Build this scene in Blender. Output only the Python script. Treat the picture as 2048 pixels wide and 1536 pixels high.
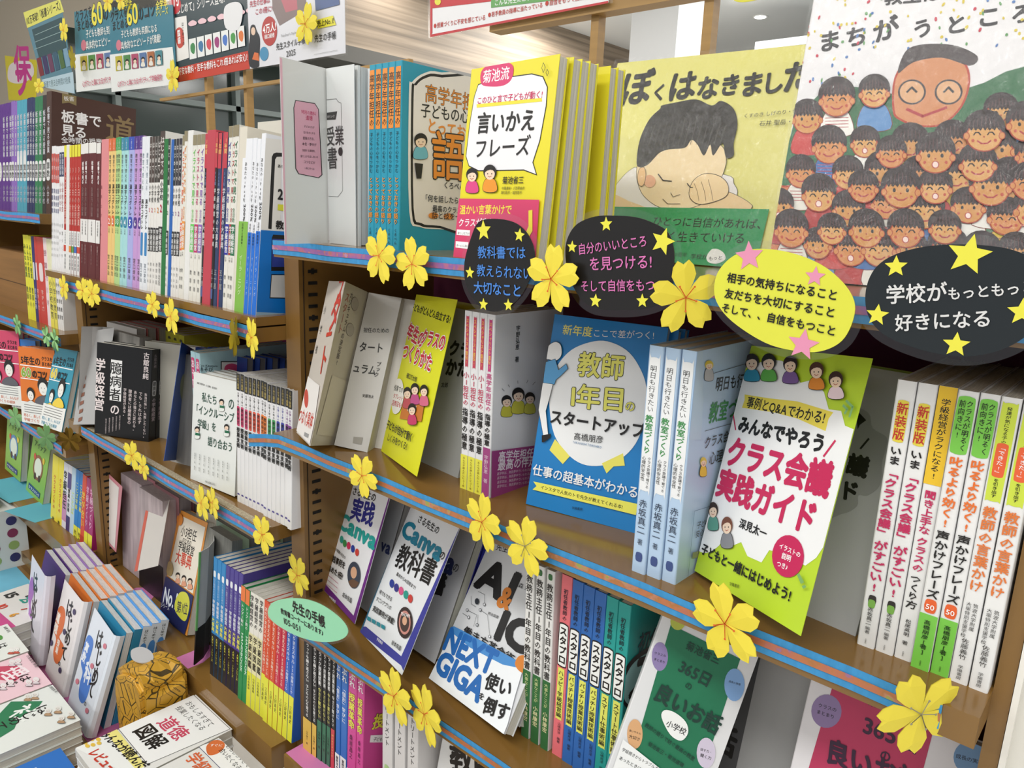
import bpy, math, random
from mathutils import Matrix, Vector, Euler
from mathutils.geometry import tessellate_polygon
for o in list(bpy.data.objects): bpy.data.objects.remove(o, do_unlink=True)
SC = bpy.context.scene; COL = SC.collection
PI = math.pi; random.seed(7)
H0 = 1.5                                   # height of the eye above the floor; built round the eye, lifted at the end
# ------------------------------------------------------------------ camera, world, lights, exposure
cam = bpy.data.cameras.new('camera'); cam.sensor_width = 36; cam.lens = 1500/2048*36; cam.clip_start = .02
co = bpy.data.objects.new('camera', cam); COL.objects.link(co); SC.camera = co
co.matrix_world = Matrix(((0.74267307,-0.17576022,0.64617726,0),(0.66848664,0.1376296,-0.73087872,-.55),(0.03952628,0.97476481,0.21970715,H0),(0,0,0,1)))
W = bpy.data.worlds.new('world'); SC.world = W; W.use_nodes = True
W.node_tree.nodes['Background'].inputs[0].default_value = (.93,.96,1,1); W.node_tree.nodes['Background'].inputs[1].default_value = .55
def area(x,y,z,sx,sy,p,rx=0,ry=0,col=(1,.985,.95)):
    l = bpy.data.lights.new('ceiling_or_fill_lamp','AREA'); l.shape='RECTANGLE'; l.size=sx; l.size_y=sy; l.energy=p; l.color=col
    o = bpy.data.objects.new('ceiling_or_fill_lamp', l); COL.objects.link(o); o.location=(x,y,z); o.rotation_euler=(rx,ry,0); return o
for x in (-4.2,-2.2,-.2,1.8):
    area(x,-1.3,1.40,1.5,.35,26)
    area(x,-3.2,1.40,1.5,.35,26)
    area(x,2.6,1.40,1.5,.35,15)
for x in (-3.2,-1.2,.8): area(x,4.0,1.40,1.2,.4,60)  # added fill lamps, put in to brighten the back of the room
SC.view_settings.view_transform='Standard'; SC.view_settings.look='None'; SC.view_settings.gamma=1
SC.view_settings.use_curve_mapping=False; SC.view_settings.exposure=-.30
COV={
 'phrase':{'pose':[-0.5859,0.0112,-0.0458,-0.0987,-0.0881,-0.0004,0.1269,0.1901],'it':[['p',[14.9,173.4,38.6,176.4,92.4,175.7,107.6,171.8,114.9,162.1,115.9,145.5,112.4,114.9,106,95.2,112.6,84.3,95.2,88.9,27.6,89.2,11.8,94.2,5.7,103.7,6.9,134.9,10.4,162.4],'#f2f1f4','#1c1a1a',1],['s',[16.9,184.6,24.5,190.5,43.2,192.1,59.6,189.6,66.1,183.8,64.3,173.9,53.6,169.4,34.8,170.1,19.8,173.7],'#d8376f'],['t','菊池流',20.7,175.5,13.45,40.3,0.005,'#ffffff',1],['p',[14.8,154.7,109.5,153.2,110.6,150,15.8,151.3],'#f3e13c'],['t','このひと言で子どもが動く!',15.2,155.2,7.6,95.3,-0.017,'#d12a63',1],['t','言いかえ',18.1,127.4,21.84,87.3,-0.018,'#1c1a1a',2],['t','フレーズ',18.1,102.6,20.87,83.5,0.007,'#1c1a1a',1],['t','菊池省三',66.4,75.9,7.69,30.8,0.011,'#1c1a1a',1],['t','中國達彬・小笠原由衣',66.6,70,3.3,33,0.007,'#1c1a1a',0],['t','西村昌平・堀井悠平',66.1,65.8,3.39,30.5,0.002,'#1c1a1a',0],['k',18.9,83.8,8.5,-0.1,-0.9,6.3,'#1a1614','#f4d9c0','#e0468a',1.6],['k',47.2,85.9,9,-0.1,-1,6.7,'#1a1614','#f4d9c0','#ee9a2e',1.6],['p',[2,60.5,122.2,60.7,126.3,0,1,-0.2],'#d9406e'],['t','温かい言葉かけで',4.9,45.1,10.16,81.3,0.025,'#f6e64e',1.5],['t','クラスが変わる!',4.9,32.2,9.2,69.4,0.037,'#ffffff',1],['p',[3.4,28.5,25.4,28.6,25.5,23,3.7,22.9],'#ffffff'],['t','早くしなさい!',5.4,23.7,2.97,19.4,0.02,'#1c1a1a',1],['p',[3.6,16.3,24.7,16.3,24.5,9.4,4,9.8],'#ffffff'],['t','ボーっとしない',5.4,11,2.75,19.3,0.023,'#1c1a1a',1],['p',[109.8,50.4,115,51.2,118.1,31.7,112,22.6,107.3,25.4,112.1,35.9],'#f2df45'],['l',[108.8,184,107.4,179.4,110.2,175,112.1,179.6,108.8,184],0.5,'#1c1a1a'],['l',[114.9,177.5,113.7,174.6,115.8,171.6,117.4,174.5,114.9,177.5],0.5,'#1c1a1a']]},
 'boy':{'pose':[-0.5648,0.186,-0.0449,0.0628,-0.328,0.0026,0.2465,0.2449],'it':[['t','ぼ',14.9,191.8,47.95,44.1,0.053,'#23221f',3],['t','く',59,194.1,21.96,20.2,0.034,'#23221f',3],['t','は',79.6,192.9,38.8,35.7,0.07,'#23221f',3],['t','な',116.2,191.6,29.92,27.5,0.105,'#23221f',3],['t','き',143.5,194.5,27,24.8,0.08,'#23221f',3],['t','ま',167.5,192,29.69,27.3,0.097,'#23221f',3],['t','し',191.7,193.1,26.87,24.7,0.11,'#23221f',3],['t','た',213.3,194.3,36.18,33.3,0.111,'#23221f',3],['s',[38,78.6,44.5,94.1,57.5,108.6,73.9,109.5,171.2,102.2,186,91.7,192.4,79.6,180,65.4,86.4,61.6,41.2,74.7],'#f1ecea','#4a4038',0.5],['s',[36.3,61.1,40.7,76.7,63.8,69.5,86.4,61.6],'#f3d3a0'],['s',[144.2,63.4,166.9,82.7,190.7,79.6,211.3,64.6],'#f3d3a0','#4a4038',0.5],['s',[64.1,115.2,67.9,132.4,85.3,143.4,123.7,146,159.4,136.1,170.1,121.6,171.7,107.5,167.5,88,157.3,70,135.1,62.2,105.9,63.2,82.7,75.6,70.6,90.5,65.1,103.8],'#f7dfb4','#4a3b30',0.6],['s',[61.5,117.2,58.6,144.1,64.5,168.8,75.5,181.7,76.5,185.4,93.7,188.2,118.3,190.5,139.2,182,149,186.9,165.8,176.9,174.5,158.7,175.2,137.5,178.5,123.3,170.1,121.6,162.6,137.8,155.2,123.6,148.5,136.3,144.2,123.7,133.5,136.6,124.6,142.3,119.2,133.3,100.2,131.8,89.2,128.2,83.1,120.8,76.9,113.3,67.4,110.5],'#2a2725'],['l',[66.8,159.9,64.9,151.6,64.3,138.2],0.5,'#5b5752'],['l',[74.3,161.2,72.8,151.3,72.1,138],0.5,'#5b5752'],['l',[81.6,162.4,80.5,151.1,79.9,137.8],0.5,'#5b5752'],['l',[88.9,163.6,88.2,150.8,87.6,137.7],0.5,'#5b5752'],['l',[96.1,164.8,95.8,150.6,95.2,137.5],0.5,'#5b5752'],['l',[103.3,166,103.3,150.3,102.7,137.3],0.5,'#5b5752'],['l',[110.3,167.2,110.8,150.1,110.2,137.2],0.5,'#5b5752'],['l',[117.3,168.4,118.1,149.9,117.5,137],0.5,'#5b5752'],['l',[125,166.6,125.4,149.7,124.8,136.8],0.5,'#5b5752'],['l',[132.6,164.8,132.6,149.4,132,136.7],0.5,'#5b5752'],['l',[140.1,163,139.8,149.2,139.2,136.5],0.5,'#5b5752'],['l',[147.5,161.3,146.8,149,146.2,136.4],0.5,'#5b5752'],['l',[154.9,159.5,153.8,148.8,153.2,136.2],0.5,'#5b5752'],['l',[162.1,157.8,160.8,148.5,160.2,136],0.5,'#5b5752'],['s',[139,76.8,138.7,93,149.5,102.1,166.3,100.4,179,91.6,182,79.4,171.3,72.1,152.3,68.1],'#f6d9a8','#4a3b30',0.7],['l',[141,91.2,146.9,82.3,151.4,71.7],0.5,'#7a5535'],['l',[148.8,93.5,155.2,82.5,159.6,71.9],0.5,'#7a5535'],['l',[156.5,95.7,163.3,82.6,167.7,72.1],0.5,'#7a5535'],['l',[94,102,101.8,94.6,112.8,93.7],1.2,'#2a2320'],['l',[132.6,91.2,137.5,86.7,140.3,86.7],1,'#2a2320'],['e',85.1,93.5,7.6,0.1,-2,7.5,'#efb592'],['l',[115.3,80,119.4,75.4,127.3,78.3],0.6,'#4a3b30'],['l',[107.5,72.4,114.7,67.1,130,67.5],0.6,'#4a3b30'],['s',[69.1,96.2,68.2,107.6,73.9,109.5,78.4,100,78.3,88.7,73.2,88.7],'#f3c895','#4a3b30',0.5],['t','くすのき しげのり・作',179.7,165.3,5.44,57.4,0.056,'#1c1a1a',0],['t','石井 聖岳・絵',199.1,155.7,6.41,42,0.031,'#1c1a1a',0],['p',[-1.5,61,231.3,64.4,231.3,-6.9,0.7,-11.1],'#1f9a58'],['t','ひとつに自信があれば、',101.6,41.8,12.08,132.9,0.013,'#14331f',1],['t','強く生きていける',110.2,23.8,13,104,0.033,'#14331f',1],['t','70周年',135.7,7.3,5.72,17.7,0.02,'#14331f',0],['t','学校が',157.5,6.1,6.61,19.8,0.028,'#14331f',1],['s',[175.8,9.2,179.2,17.3,186,18.6,193.9,14.8,197.3,8.2,189.8,2.9,179.9,3.4],'#f2f2ee'],['t','もっと',178.9,5.6,5.05,15.2,0.153,'#1c1a1a',1]]},
 'crowd':{'pose':[-0.2744,0.0888,-0.0441,0.2111,-0.2335,0.0087,0.1867,0.2903],'it':[['t','教室は',56.6,233.7,14.52,42.1,-0.002,'#26242a',2.5],['t','ま',11,196.8,19.4,18.7,0.153,'#26242a',2.5],['t','ち',32,199.5,18.56,17.9,0.157,'#26242a',2.5],['t','が',54.5,201.9,20.5,19.8,0.297,'#26242a',2.5],['t','う',83.4,202.6,16.32,15.8,0.341,'#26242a',2.5],['t','と',105.3,204.8,16.58,16,0.161,'#26242a',2.5],['t','こ',126.1,209.5,17.13,16.6,0.07,'#26242a',2.5],['t','ろ',148.8,210.2,16.46,15.9,0.148,'#26242a',2.5],['cf',2.1,166.1,178.1,-6.7,-18.1,111.9],['s',[-3.7,81.4,-1.2,106.1,0.7,126.6,3.1,144.3,14.2,154.8,25.1,165.2,49.7,164.3,74.2,158.2,129.1,161.3,158.2,174.6,188.9,166,198.1,37.1,2.6,10.3],'#2f6b45'],['s',[-1.8,37.5,-3.9,74.5,3.3,78.8,10.4,75,16.9,38.6,20.6,19.9,40.7,5.3,63.9,-2,55.4,-9.4,26.6,-1.3,5.7,7.8],'#cf7a4e','#b43d28',1.5],['s',[78.5,145.2,75.7,171,84.8,185.9,103.4,188.6,120.8,181.4,127.3,166.3,125,146.6,114,133.1,98.7,132.1,84.3,137.4],'#cf8a5c','#b43d28',1.5],['s',[76.3,174.8,79.2,192.6,90.9,197.6,113.2,195.5,130.7,185.8,126.5,178.6,106,186,86.4,183.3],'#3c3033'],['e',89,159,8.8,-0.3,-1.4,9,'#d9a67a','#3b3136',1.4],['l',[85.5,159.1,88.4,162.8,92.4,158.9],1.6,'#26242a'],['e',115.1,158.1,8.4,-0.3,-1.3,8.8,'#d9a67a','#3b3136',1.4],['l',[111.9,158.2,114.6,161.8,118.4,157.9],1.6,'#26242a'],['l',[87.7,145,99.9,139,115.4,145.6],2.2,'#b0343a'],['kc',11.9,0.1,-2.1,13.4,[11.7,138.7,33.2,114.3,60.7,117,94.5,115.6,123.9,118.1,153,141,153.2,111.9,14.2,91.3,51.7,90.7,78.6,92.4,103.8,91.6,130.2,90.9,166.9,88,178.1,107.2,31.7,72.9,57,60.6,84.4,66.9,112.7,62.9,142.3,66.6,168.2,59.2,186.1,65.9,37.9,30.4,63.9,28.2,85,29.6,108.7,31.1,133.6,32.8,156.9,31.9,179,33.4,33,154.3,61.3,158.6,1,61,14.6,41.2,47,42.9,73.3,44.4,101.9,45.9,129,48.7,154.5,82.8,179.2,85.9,117.7,80.6,93.4,78.7,65.5,79.2,143.6,99.7,113.7,106.8,82,107.9,144.2,124.1,170.6,131.1]]]},
 'kyoshi':{'pose':[-0.5136,0.0621,-0.318,0.1898,-0.2007,0.0076,0.1332,0.2164],'it':[['t','新年度',13.5,195.9,12.15,36.5,0.042,'#f0e87c',1],['t','ここで差がつく!',50.5,197.5,9.25,69.9,0.086,'#f0f0f0',0],['s',[12.1,112.1,8.9,136.4,13.8,160,27.9,179.4,48.8,190.8,68.6,194.2,91.3,187.9,107.8,173.5,120,152.2,123.7,119.8,117.9,92.2,103.5,72.5,83.7,61.6,61.8,58.7,41.4,66.6,22.8,84],'#f2f3f4'],['p',[20,65.8,24.7,79.1,45.7,64,38.7,53.8],'#eee567'],['p',[84.1,64.2,105.9,79.7,110.1,67.2,97.8,63.7,91.2,54.7],'#eee567'],['t','教師',38.8,154.9,28.41,54.9,0.057,'#e9e56a',2,['#1c1a1a',4]],['t','1年目',32.4,119.1,27.79,69.6,0.086,'#e9e56a',2,['#1c1a1a',4]],['t','の',100.1,124.8,12.21,12.2,0.105,'#e9e56a',2,['#1c1a1a',4]],['t','スタートアップ',14.7,96.7,17.16,112.3,0.035,'#1c1a1a',2.5],['t','髙橋朋彦',47.2,83.5,8.8,35.2,0.072,'#1c1a1a',0],['t','TAKAHASHI TOMOHIKO',47,79.1,3.49,34.5,0.024,'#4a7aa8',0],['t','仕事の超基本がわかる',3.6,35.6,13.37,127,0.015,'#f2f2f2',1.5],['p',[6.6,27.3,131.6,31.1,131,19.3,7.2,18.1,11.4,23],'#f1ec63'],['t','インスタで人気のトモ先生が教えてくれる本!',16.7,21.5,4.81,98.9,0.007,'#1c1a1a',1],['t','学陽書房',58.1,8.3,3.27,13.1,0.108,'#1c1a1a',0],['s',[-0.3,166.8,-0.4,179.2,7.4,185.5,14.7,182.9,17.4,172.8,12.7,166,2.9,165.5],'#f4f4f4','#1c1a1a',0.5],['p',[-1.3,161.4,10.7,166.6,16.6,155.1,24.9,163.3,27.7,158.5,19.6,148.6,15.4,144.4,14.4,139,0.6,138.6],'#5aa3d8','#1c1a1a',0.5],['p',[-0.4,138.4,12.5,138.7,10.6,120.7,8.8,108,16.1,82.8,10.5,80.8,-0.2,108.2,-0.6,127.7],'#f4f4f4','#1c1a1a',0.4],['p',[8.6,80.4,19.8,84.3,19.6,79.9,12.8,73.2,9.9,72.7],'#1c1a1a']]},
 'meeting':{'pose':[-0.2935,0.048,-0.315,-0.524,-0.247,-0.1097,0.1413,0.2146],'it':[['p',[-17.1,28,-43.4,157.1,-34.3,178.5,-17.8,186.4,1.4,185.5,12.1,198.3,29.2,204.1,45.6,204.2,61.3,198.8,74.5,188.1,87.6,192.3,102.7,183.8,112.1,171.2,124.9,171.9,132.3,161.5,146,159.7,152.1,118.3,155.9,88.6,141.8,70.3,137.4,59.7,128.9,50.5,109.3,51.3,87.6,49.1,82.4,36.7,64.4,35.9,52.5,44.4,42.1,37.5,26.2,37.3,-0.1,36.3],'#f3f4f5'],['s',[-21.3,49.8,-12.1,64.6,8.1,52.2,24.1,42.4,25.7,32.8,7.2,19.3,-15.4,23.9],'#f3f4f5'],['p',[8.1,169.4,41.9,170.4,76.4,172.5,117.6,169.6,114.5,164.1,114.6,154.1,81.4,158.7,52.2,159.4,9.1,157.1,10,164.5],'#f0dd55'],['t','事例とQ&Aでわかる!',13.9,159.3,11.11,97.1,0.005,'#1c1a1a',1.5],['t','みんなでやろう',10.3,136.8,15.73,108.2,0.011,'#1c1a1a',4],['l',[-0.4,149,8.2,136.4],1.5,'#cf2a5a'],['l',[126.7,148.6,119.5,135],1.8,'#cf2a5a'],['t','クラス会議',4.2,105.4,29.1,129.6,0.017,'#c9275a',3.6],['t','実践ガイド',1.9,75.8,28.44,126.7,-0.004,'#c9275a',3.6],['t','深見太一',44.7,56,9.01,36,0.026,'#1c1a1a',2],['e',109.3,51.3,16.5,5.6,-5.6,15.5,'#c9265b'],['t','イラストの',97.9,54.6,4.87,24.4,-0.003,'#ffffff',1.5],['t','説明',103.2,47.9,5.37,10.7,0.048,'#ffffff',1.5],['t','つき♪',100.4,40.4,5.08,15.2,0.063,'#ffffff',1.5],['t','子どもと一緒にはじめよう!',3.6,18.8,10.72,119.8,0.008,'#1c1a1a',3],['t','学陽書房',52.2,5.8,3.3,13.2,0.168,'#1c1a1a',0],['k',6.4,59.2,6.1,1.7,-2.5,6,'#3a2b22','#f4d9c0','#5d9a8a',1.6],['k',30.7,51.7,6.5,2,-2.6,6.4,'#7a4a36','#f4d9c0','#8a8a90',1.6],['k',8.6,198.7,8.9,0.8,-2.6,6.8,'#2a2120','#f4d9c0','#2f8fb0',1.3],['k',31.5,200.8,8.4,0.8,-2.5,6.6,'#1d1a1a','#f4d9c0','#5fae4a',1.3],['k',59.4,201.3,7.7,0.7,-2.3,6.3,'#2a1d20','#f4d9c0','#7a5a96',1.3],['k',91.3,199.2,7,0.7,-2.1,6,'#4a2a20','#f4d9c0','#e08a30',1.3],['k',114.2,194.1,6.5,0.8,-2,5.8,'#3a2020','#f4d9c0','#f0d8e0',1.3],['l',[130.1,180,137.5,176.3,136.9,168.9],2,'#86b878'],['l',[128.3,176.1,133,173.8,131.7,170.5],2,'#86b878'],['p',[125.4,42.1,127.9,43.7,134.6,39.1,132,36.8],'#7fb06a'],['p',[133.3,35.5,135.9,37.7,138,36.7,135.5,34.2],'#7fb06a']]},
 'grade1':{'pose':[-0.7735,0.0624,-0.319,-0.3689,-0.2485,-0.0659,0.1356,0.217],'it':[['t','子どもがどんどん自立する!',-8.5,195.9,11.05,138.7,-0.059,'#1c1a1a',1.5],['t','1年生の',-10.7,160.9,23.11,74.2,-0.141,'#c8283c',3,['#ffffff',7]],['t','クラスの',53.5,156.7,21.61,78.2,-0.018,'#c8283c',3,['#ffffff',7]],['t','つくりかた',-1,131.6,23.85,107.9,-0.052,'#c8283c',3,['#ffffff',7]],['t','樋口万太郎',32.8,107.3,7.53,37.7,-0.016,'#1c1a1a',1],['s',[7.4,61.5,-7,82.9,1.2,99.4,22.2,100.4,40,82.1,37.6,62.8,20.9,55.4],'#f3f1ea'],['t','授業での',-0.7,85,8.47,33.9,0.036,'#1c1a1a',1],['t','タブレット',3.5,74.9,7.16,35.8,0.053,'#c8283c',1],['t','活用法も!',3.7,65.1,8.12,36.9,0.065,'#c8283c',1],['p',[42.7,82.6,112.3,86.5,115.8,63.6,43.7,53.4],'#c9762e'],['p',[64.4,76,90.6,78.7,90.1,70.6,63.9,67.7],'#ece6da'],['k',50.9,88.1,12.5,2.1,-4.1,6.4,'#1a1614','#f4d9c0','#c0505a',1.6],['k',73.7,97,12,1.9,-3.9,6.3,'#1a1614','#f4d9c0','#c0508a',1.6],['k',104.2,99.9,11.3,1.8,-3.7,6.1,'#1a1614','#f4d9c0','#d86a8a',1.6],['k',81,71.9,11.8,2.2,-3.9,6.2,'#1a1614','#f4d9c0','#c83a6a',1.6],['t','子どもが自分で動く',6.4,34.2,12.34,97.4,0.013,'#1c1a1a',2],['t','しくみをつくる!',19.5,19.7,10.69,73,0.042,'#1c1a1a',1.5]]},
 'canvaa':{'pose':[-0.9514,0.0839,-0.5989,-0.2954,-0.3217,-0.0795,0.1452,0.1927],'it':[['p',[142,197.2,158.8,199.7,148.6,-0,-1.7,0.5,-2.4,10.6,134.8,8.4],'#6a2380'],['t','実践',28.8,128,37.16,86.2,0.133,'#2b2f86',2.5],['t','Canva',-4.1,101.5,33.56,147.9,0.061,'#1f9a94',4],['t','さる先生の',14.2,161.3,14,89.8,0.126,'#1c1a1a',1],['e',23.9,88.6,6.8,2.1,-3.8,5,'#2a9a8a'],['e',39.1,87,6.7,2.1,-3.8,4.9,'#3a8a4a'],['e',55.1,88.6,6.5,2.1,-3.7,4.9,'#c8325a'],['e',72.7,89.3,6.4,2.1,-3.6,4.8,'#2b3f96'],['e',90.2,89.4,6.2,2,-3.5,4.7,'#c8403a'],['t','多くの現場の先生の',-0.7,67.3,5.31,57.2,-0.004,'#1c1a1a',1],['t','実践事例を',-1.9,47.3,11.42,66.3,0.11,'#1c1a1a',2],['t','集めた1冊!',2.9,32,10.78,63.8,0.094,'#1c1a1a',2],['e',101.3,57.9,21.1,7.5,-12.2,16.5,'#3a4252'],['e',99.1,60.8,10.2,3.6,-5.4,7.3,'#d9a98a'],['p',[89,43.7,102.3,52.2,125.8,54.7,120,45.4,105,39.9],'#6a4c3a'],['t','坂本良晶',81.9,17.9,7.76,37.2,0.089,'#1c1a1a',1],['t','学陽書房',38.2,-2.5,5.65,29,0.081,'#ffffff',0],['l',[0.3,25.9,56.7,28.3],0.6,'#c05a7a'],['l',[2.3,18.8,59.6,21.9],0.6,'#c05a7a'],['l',[4.3,11.8,62.5,15.5],0.6,'#c05a7a']]},
 'canvab':{'pose':[-0.8039,0.0488,-0.5984,-0.3714,-0.4698,-0.1567,0.1562,0.2025],'it':[['p',[156.2,203.9,165.9,204.1,161.1,4.2,146.6,8.5,0.9,-1.3,-2.1,7,12,12,137.7,17.4],'#3d3e96'],['p',[-1.9,200,-2.3,196.2,4.1,4.5,-0.6,2.8],'#2a6a8a'],['t','さる先生の',35.9,178.3,12.32,72.6,-0.023,'#1c1a1a',1],['t','Canva',3,149.6,32.99,136.9,-0.022,'#1f7f9c',4],['t','の',133.3,151.2,13.18,15.3,-0.07,'#1c1a1a',1],['t','教科書',19.4,109.7,36.57,123.4,0.053,'#1c1a1a',1.5],['t','基本からAI活用まで!',39.1,97.9,5.49,67.9,-0.006,'#1c1a1a',1],['e',37.4,84.5,6.7,2.1,-4.9,4.8,'#2b3f96'],['e',55,83.9,6.5,2.1,-4.8,4.7,'#3a3a8a'],['e',71.4,84.5,6.3,2,-4.6,4.6,'#d85a8a'],['e',88.6,84.5,6.2,2,-4.5,4.6,'#2a9a8a'],['e',104.5,84.1,6,2,-4.4,4.5,'#c8403a'],['t','何でもできる',11,62.1,6.5,46,0.05,'#1c1a1a',1],['t','すごいアプリの',10.2,51.2,6.57,54.2,0.059,'#1c1a1a',1],['t','実践事例が満載!',11.7,36.5,8.66,77.1,0.069,'#1c1a1a',1.5],['e',115.2,54.6,19.4,6.9,-15.9,16.2,'#3a2b2b'],['e',115.2,54.6,14.8,5.3,-12,12.3,'#c98a80'],['e',115.2,54.6,11.7,4.2,-9.5,9.7,'#4a3a36'],['e',113.6,56.2,5.9,2.1,-4.4,4.5,'#d9a98a'],['t','TEACHER',96.6,58.7,5.57,27.5,0.186,'#ffffff',1],['t','坂本良晶',102.1,20.5,6.36,30.5,0.068,'#1c1a1a',1],['t','学陽書房',59.4,9.9,4.18,21.5,0.047,'#ffffff',0],['p',[6.5,25.5,18.9,27.1,22.6,22.6,9.6,21],'#2a8a9a'],['p',[23.5,27.5,35.6,29,39.2,24.6,26.5,23],'#2a8a9a'],['p',[40.1,29.5,51.8,30.9,55.3,26.5,43,25],'#2a8a9a'],['p',[56.2,31.3,67.7,32.8,71.1,28.4,59,27],'#2a8a9a']]},
 'ai':{'pose':[-0.6501,0.0454,-0.5983,-0.2659,-0.5691,-0.1458,0.1656,0.2028],'it':[['t','先生のための',19,185.9,9.46,76.7,0.102,'#1c1a1a',1],['t','AI',9.1,131.7,56.67,80,-0.031,'#1c1a1a',4],['t','&',63.9,122,37.35,27.8,0.029,'#d9822e',3],['t','IC',82.3,85.8,50.15,70.8,0.033,'#1c1a1a',4],['t','高森 崇史',79.6,153.3,6.93,42.6,0.067,'#1c1a1a',0],['t','明治図書',57.1,107.1,4.12,22.3,0.057,'#1c1a1a',0],['l',[16.5,98.9,37.8,99.6,41.4,84.9],0.4,'#30343c'],['l',[21.8,126.8,36.1,126.9,43.5,116.4],0.4,'#30343c'],['l',[12.2,117.2,18.7,108.4,30.1,107.8],0.4,'#30343c'],['l',[10.1,92.5,25.2,92.1],0.4,'#30343c'],['l',[41.3,107.2,57.7,106.3,78.2,84.4],0.4,'#30343c'],['l',[40.7,100.6,47.3,89],0.4,'#30343c'],['e',16.5,98.9,2.4,0.8,-1.4,1.9,'#30343c'],['e',16.5,98.9,1.5,0.5,-1,1.4,'#e4e6ea'],['e',44.2,115.6,2.3,0.7,-1.4,1.9,'#30343c'],['e',44.2,115.6,1.4,0.5,-1,1.4,'#e4e6ea'],['e',25.4,91.8,2.3,0.8,-1.4,1.9,'#30343c'],['e',25.4,91.8,1.5,0.5,-1,1.4,'#e4e6ea'],['e',78.2,84.4,2.2,0.8,-1.3,1.8,'#30343c'],['e',78.2,84.4,1.3,0.5,-0.9,1.3,'#e4e6ea'],['e',47.3,89,2.3,0.8,-1.3,1.9,'#30343c'],['e',47.3,89,1.4,0.5,-1,1.3,'#e4e6ea'],['e',41.3,107.2,2.3,0.8,-1.4,1.9,'#30343c'],['e',41.3,107.2,1.4,0.5,-1,1.4,'#e4e6ea'],['e',28.6,114.8,4.1,1.3,-2.5,3.5,'#30343c'],['t','働き方革命術',26.8,70.2,13.33,108.1,-0.004,'#1c1a1a',1.5],['p',[4.5,72.5,154.1,77.2,159.3,41.9,168.6,-3.2,0.6,-1,4.2,40.7],'#eef2f6'],['p',[4.5,72.5,24.3,73.6,154.1,77.2,158.2,73.1,120,64.1,52.1,60.5,4.8,64.6],'#4a8ed0'],['s',[139.7,71.7,139.6,81.2,148.3,86.4,159.7,86.9,167.4,74.8,154.3,67.8],'#d9822e'],['t','NEXT',0.5,41.5,39.99,109.3,0.045,'#2468b4',4],['t','GIGA',3.3,12.7,38.32,104.8,-0.008,'#2468b4',4],['t','使い',104.5,30.7,20.62,48.9,0.154,'#1c1a1a',2.5],['t','を',103,16.6,8.12,11,0.068,'#1c1a1a',2],['t','倒す',118.2,6.8,20.19,46.4,0.169,'#1c1a1a',2.5]]},
 'green365':{'pose':[-0.342,-0.0276,-0.5744,0.5439,-0.2786,0.2643,0.0956,0.2185],'it':[['p',[10.2,210.7,80.9,205.5,84.2,74.1,19.2,68.2],'#1d7350'],['e',10.8,177.9,7.1,3,-4.6,12.9,'#8f7fb0'],['t','クラスの',4.7,178.2,2.91,11.6,0.107,'#1c1a1a',1],['t','まとまり',6.3,172.7,2.78,11.1,0.066,'#1c1a1a',1],['e',83.8,180.6,8.6,3.7,-5,14.4,'#7ea6d8'],['t','成長の実感',77.9,180.9,2.24,11.2,0.108,'#1c1a1a',1],['e',13.5,99.4,6.8,3.1,-4.7,13.2,'#d9a878'],['t','思いやりの',7.4,99.6,2.33,11.6,0.126,'#1c1a1a',1],['t','大切さ',9,94.2,3.71,11.1,0.086,'#1c1a1a',1],['e',80.6,110.4,7.9,3.6,-4.7,13.4,'#cfc6da'],['t','話す力・',74.7,110.6,2.81,11.2,0.125,'#1c1a1a',1],['t','聞く力',76.3,105.3,3.59,10.8,0.085,'#1c1a1a',1],['e',15.4,216.1,6.6,2.7,-2.7,7.7,'#b8c04a'],['t','菊池省三',29.9,194.9,9.44,34.2,-0.064,'#163a30',1],['t','365日',30,172.5,14.48,33.1,-0.099,'#163a30',2],['t','の',41.5,159.9,7.78,7,-0.018,'#163a30',1.5],['t','良いお話',16.7,139.4,19.97,68,-0.124,'#163a30',2.5],['s',[31.3,124.9,31.7,132.4,41.3,134.2,53.6,130.1,59,121.3,55.4,111.8,44.1,113.1],'#f0f2f0'],['t','小学校',37.1,119.5,7.38,20,-0.072,'#1c1a1a',1],['t','教師の語りで紡ぐ最高の教室',19,110.7,4.65,54.7,-0.219,'#163a30',1],['t','菊池省三・菊池道場',27.7,95.3,4.65,37.9,-0.164,'#163a30',1],['p',[4.7,90.6,46.8,79.2,53.1,43.9,5.5,44.2],'#eef0f0'],['t','学級開きからトラブルまで',6.9,80.3,3.78,41.1,-0.094,'#1c1a1a',1],['t','あったときに',7.1,71.6,4.17,22.6,-0.079,'#1c1a1a',1]]},
 'pink365':{'pose':[-0.1965,0.055,-0.5984,0,-0.28,0,0.14,0.2],'it':[['p',[19.6,198.3,103.5,212.9,101.1,102.8,13.8,81.5],'#b8365c'],['e',19.2,173.8,12.4,5.8,-3.2,14.3,'#8d78a4'],['t','クラスの',11.5,174.6,4.14,16.5,0.153,'#1c1a1a',1],['t','まとまり',11.4,168.6,3.99,16,0.104,'#1c1a1a',1],['e',131.7,188,10.6,5.4,-2.5,12.6,'#6f94bc'],['t','成長の実感',122.6,183.3,3.92,19.6,0.173,'#1c1a1a',1],['t','菊池省三',50.3,194.9,9.86,35.7,0.151,'#3a1d38',1],['t','365日',51,170.2,19.05,46.4,0.062,'#3a1d38',2],['t','の',69.4,154.6,10.33,9.3,0.207,'#3a1d38',2],['t','良いお話',27.2,132.9,23.41,79.7,0.104,'#3a1d38',3]]},
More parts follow.
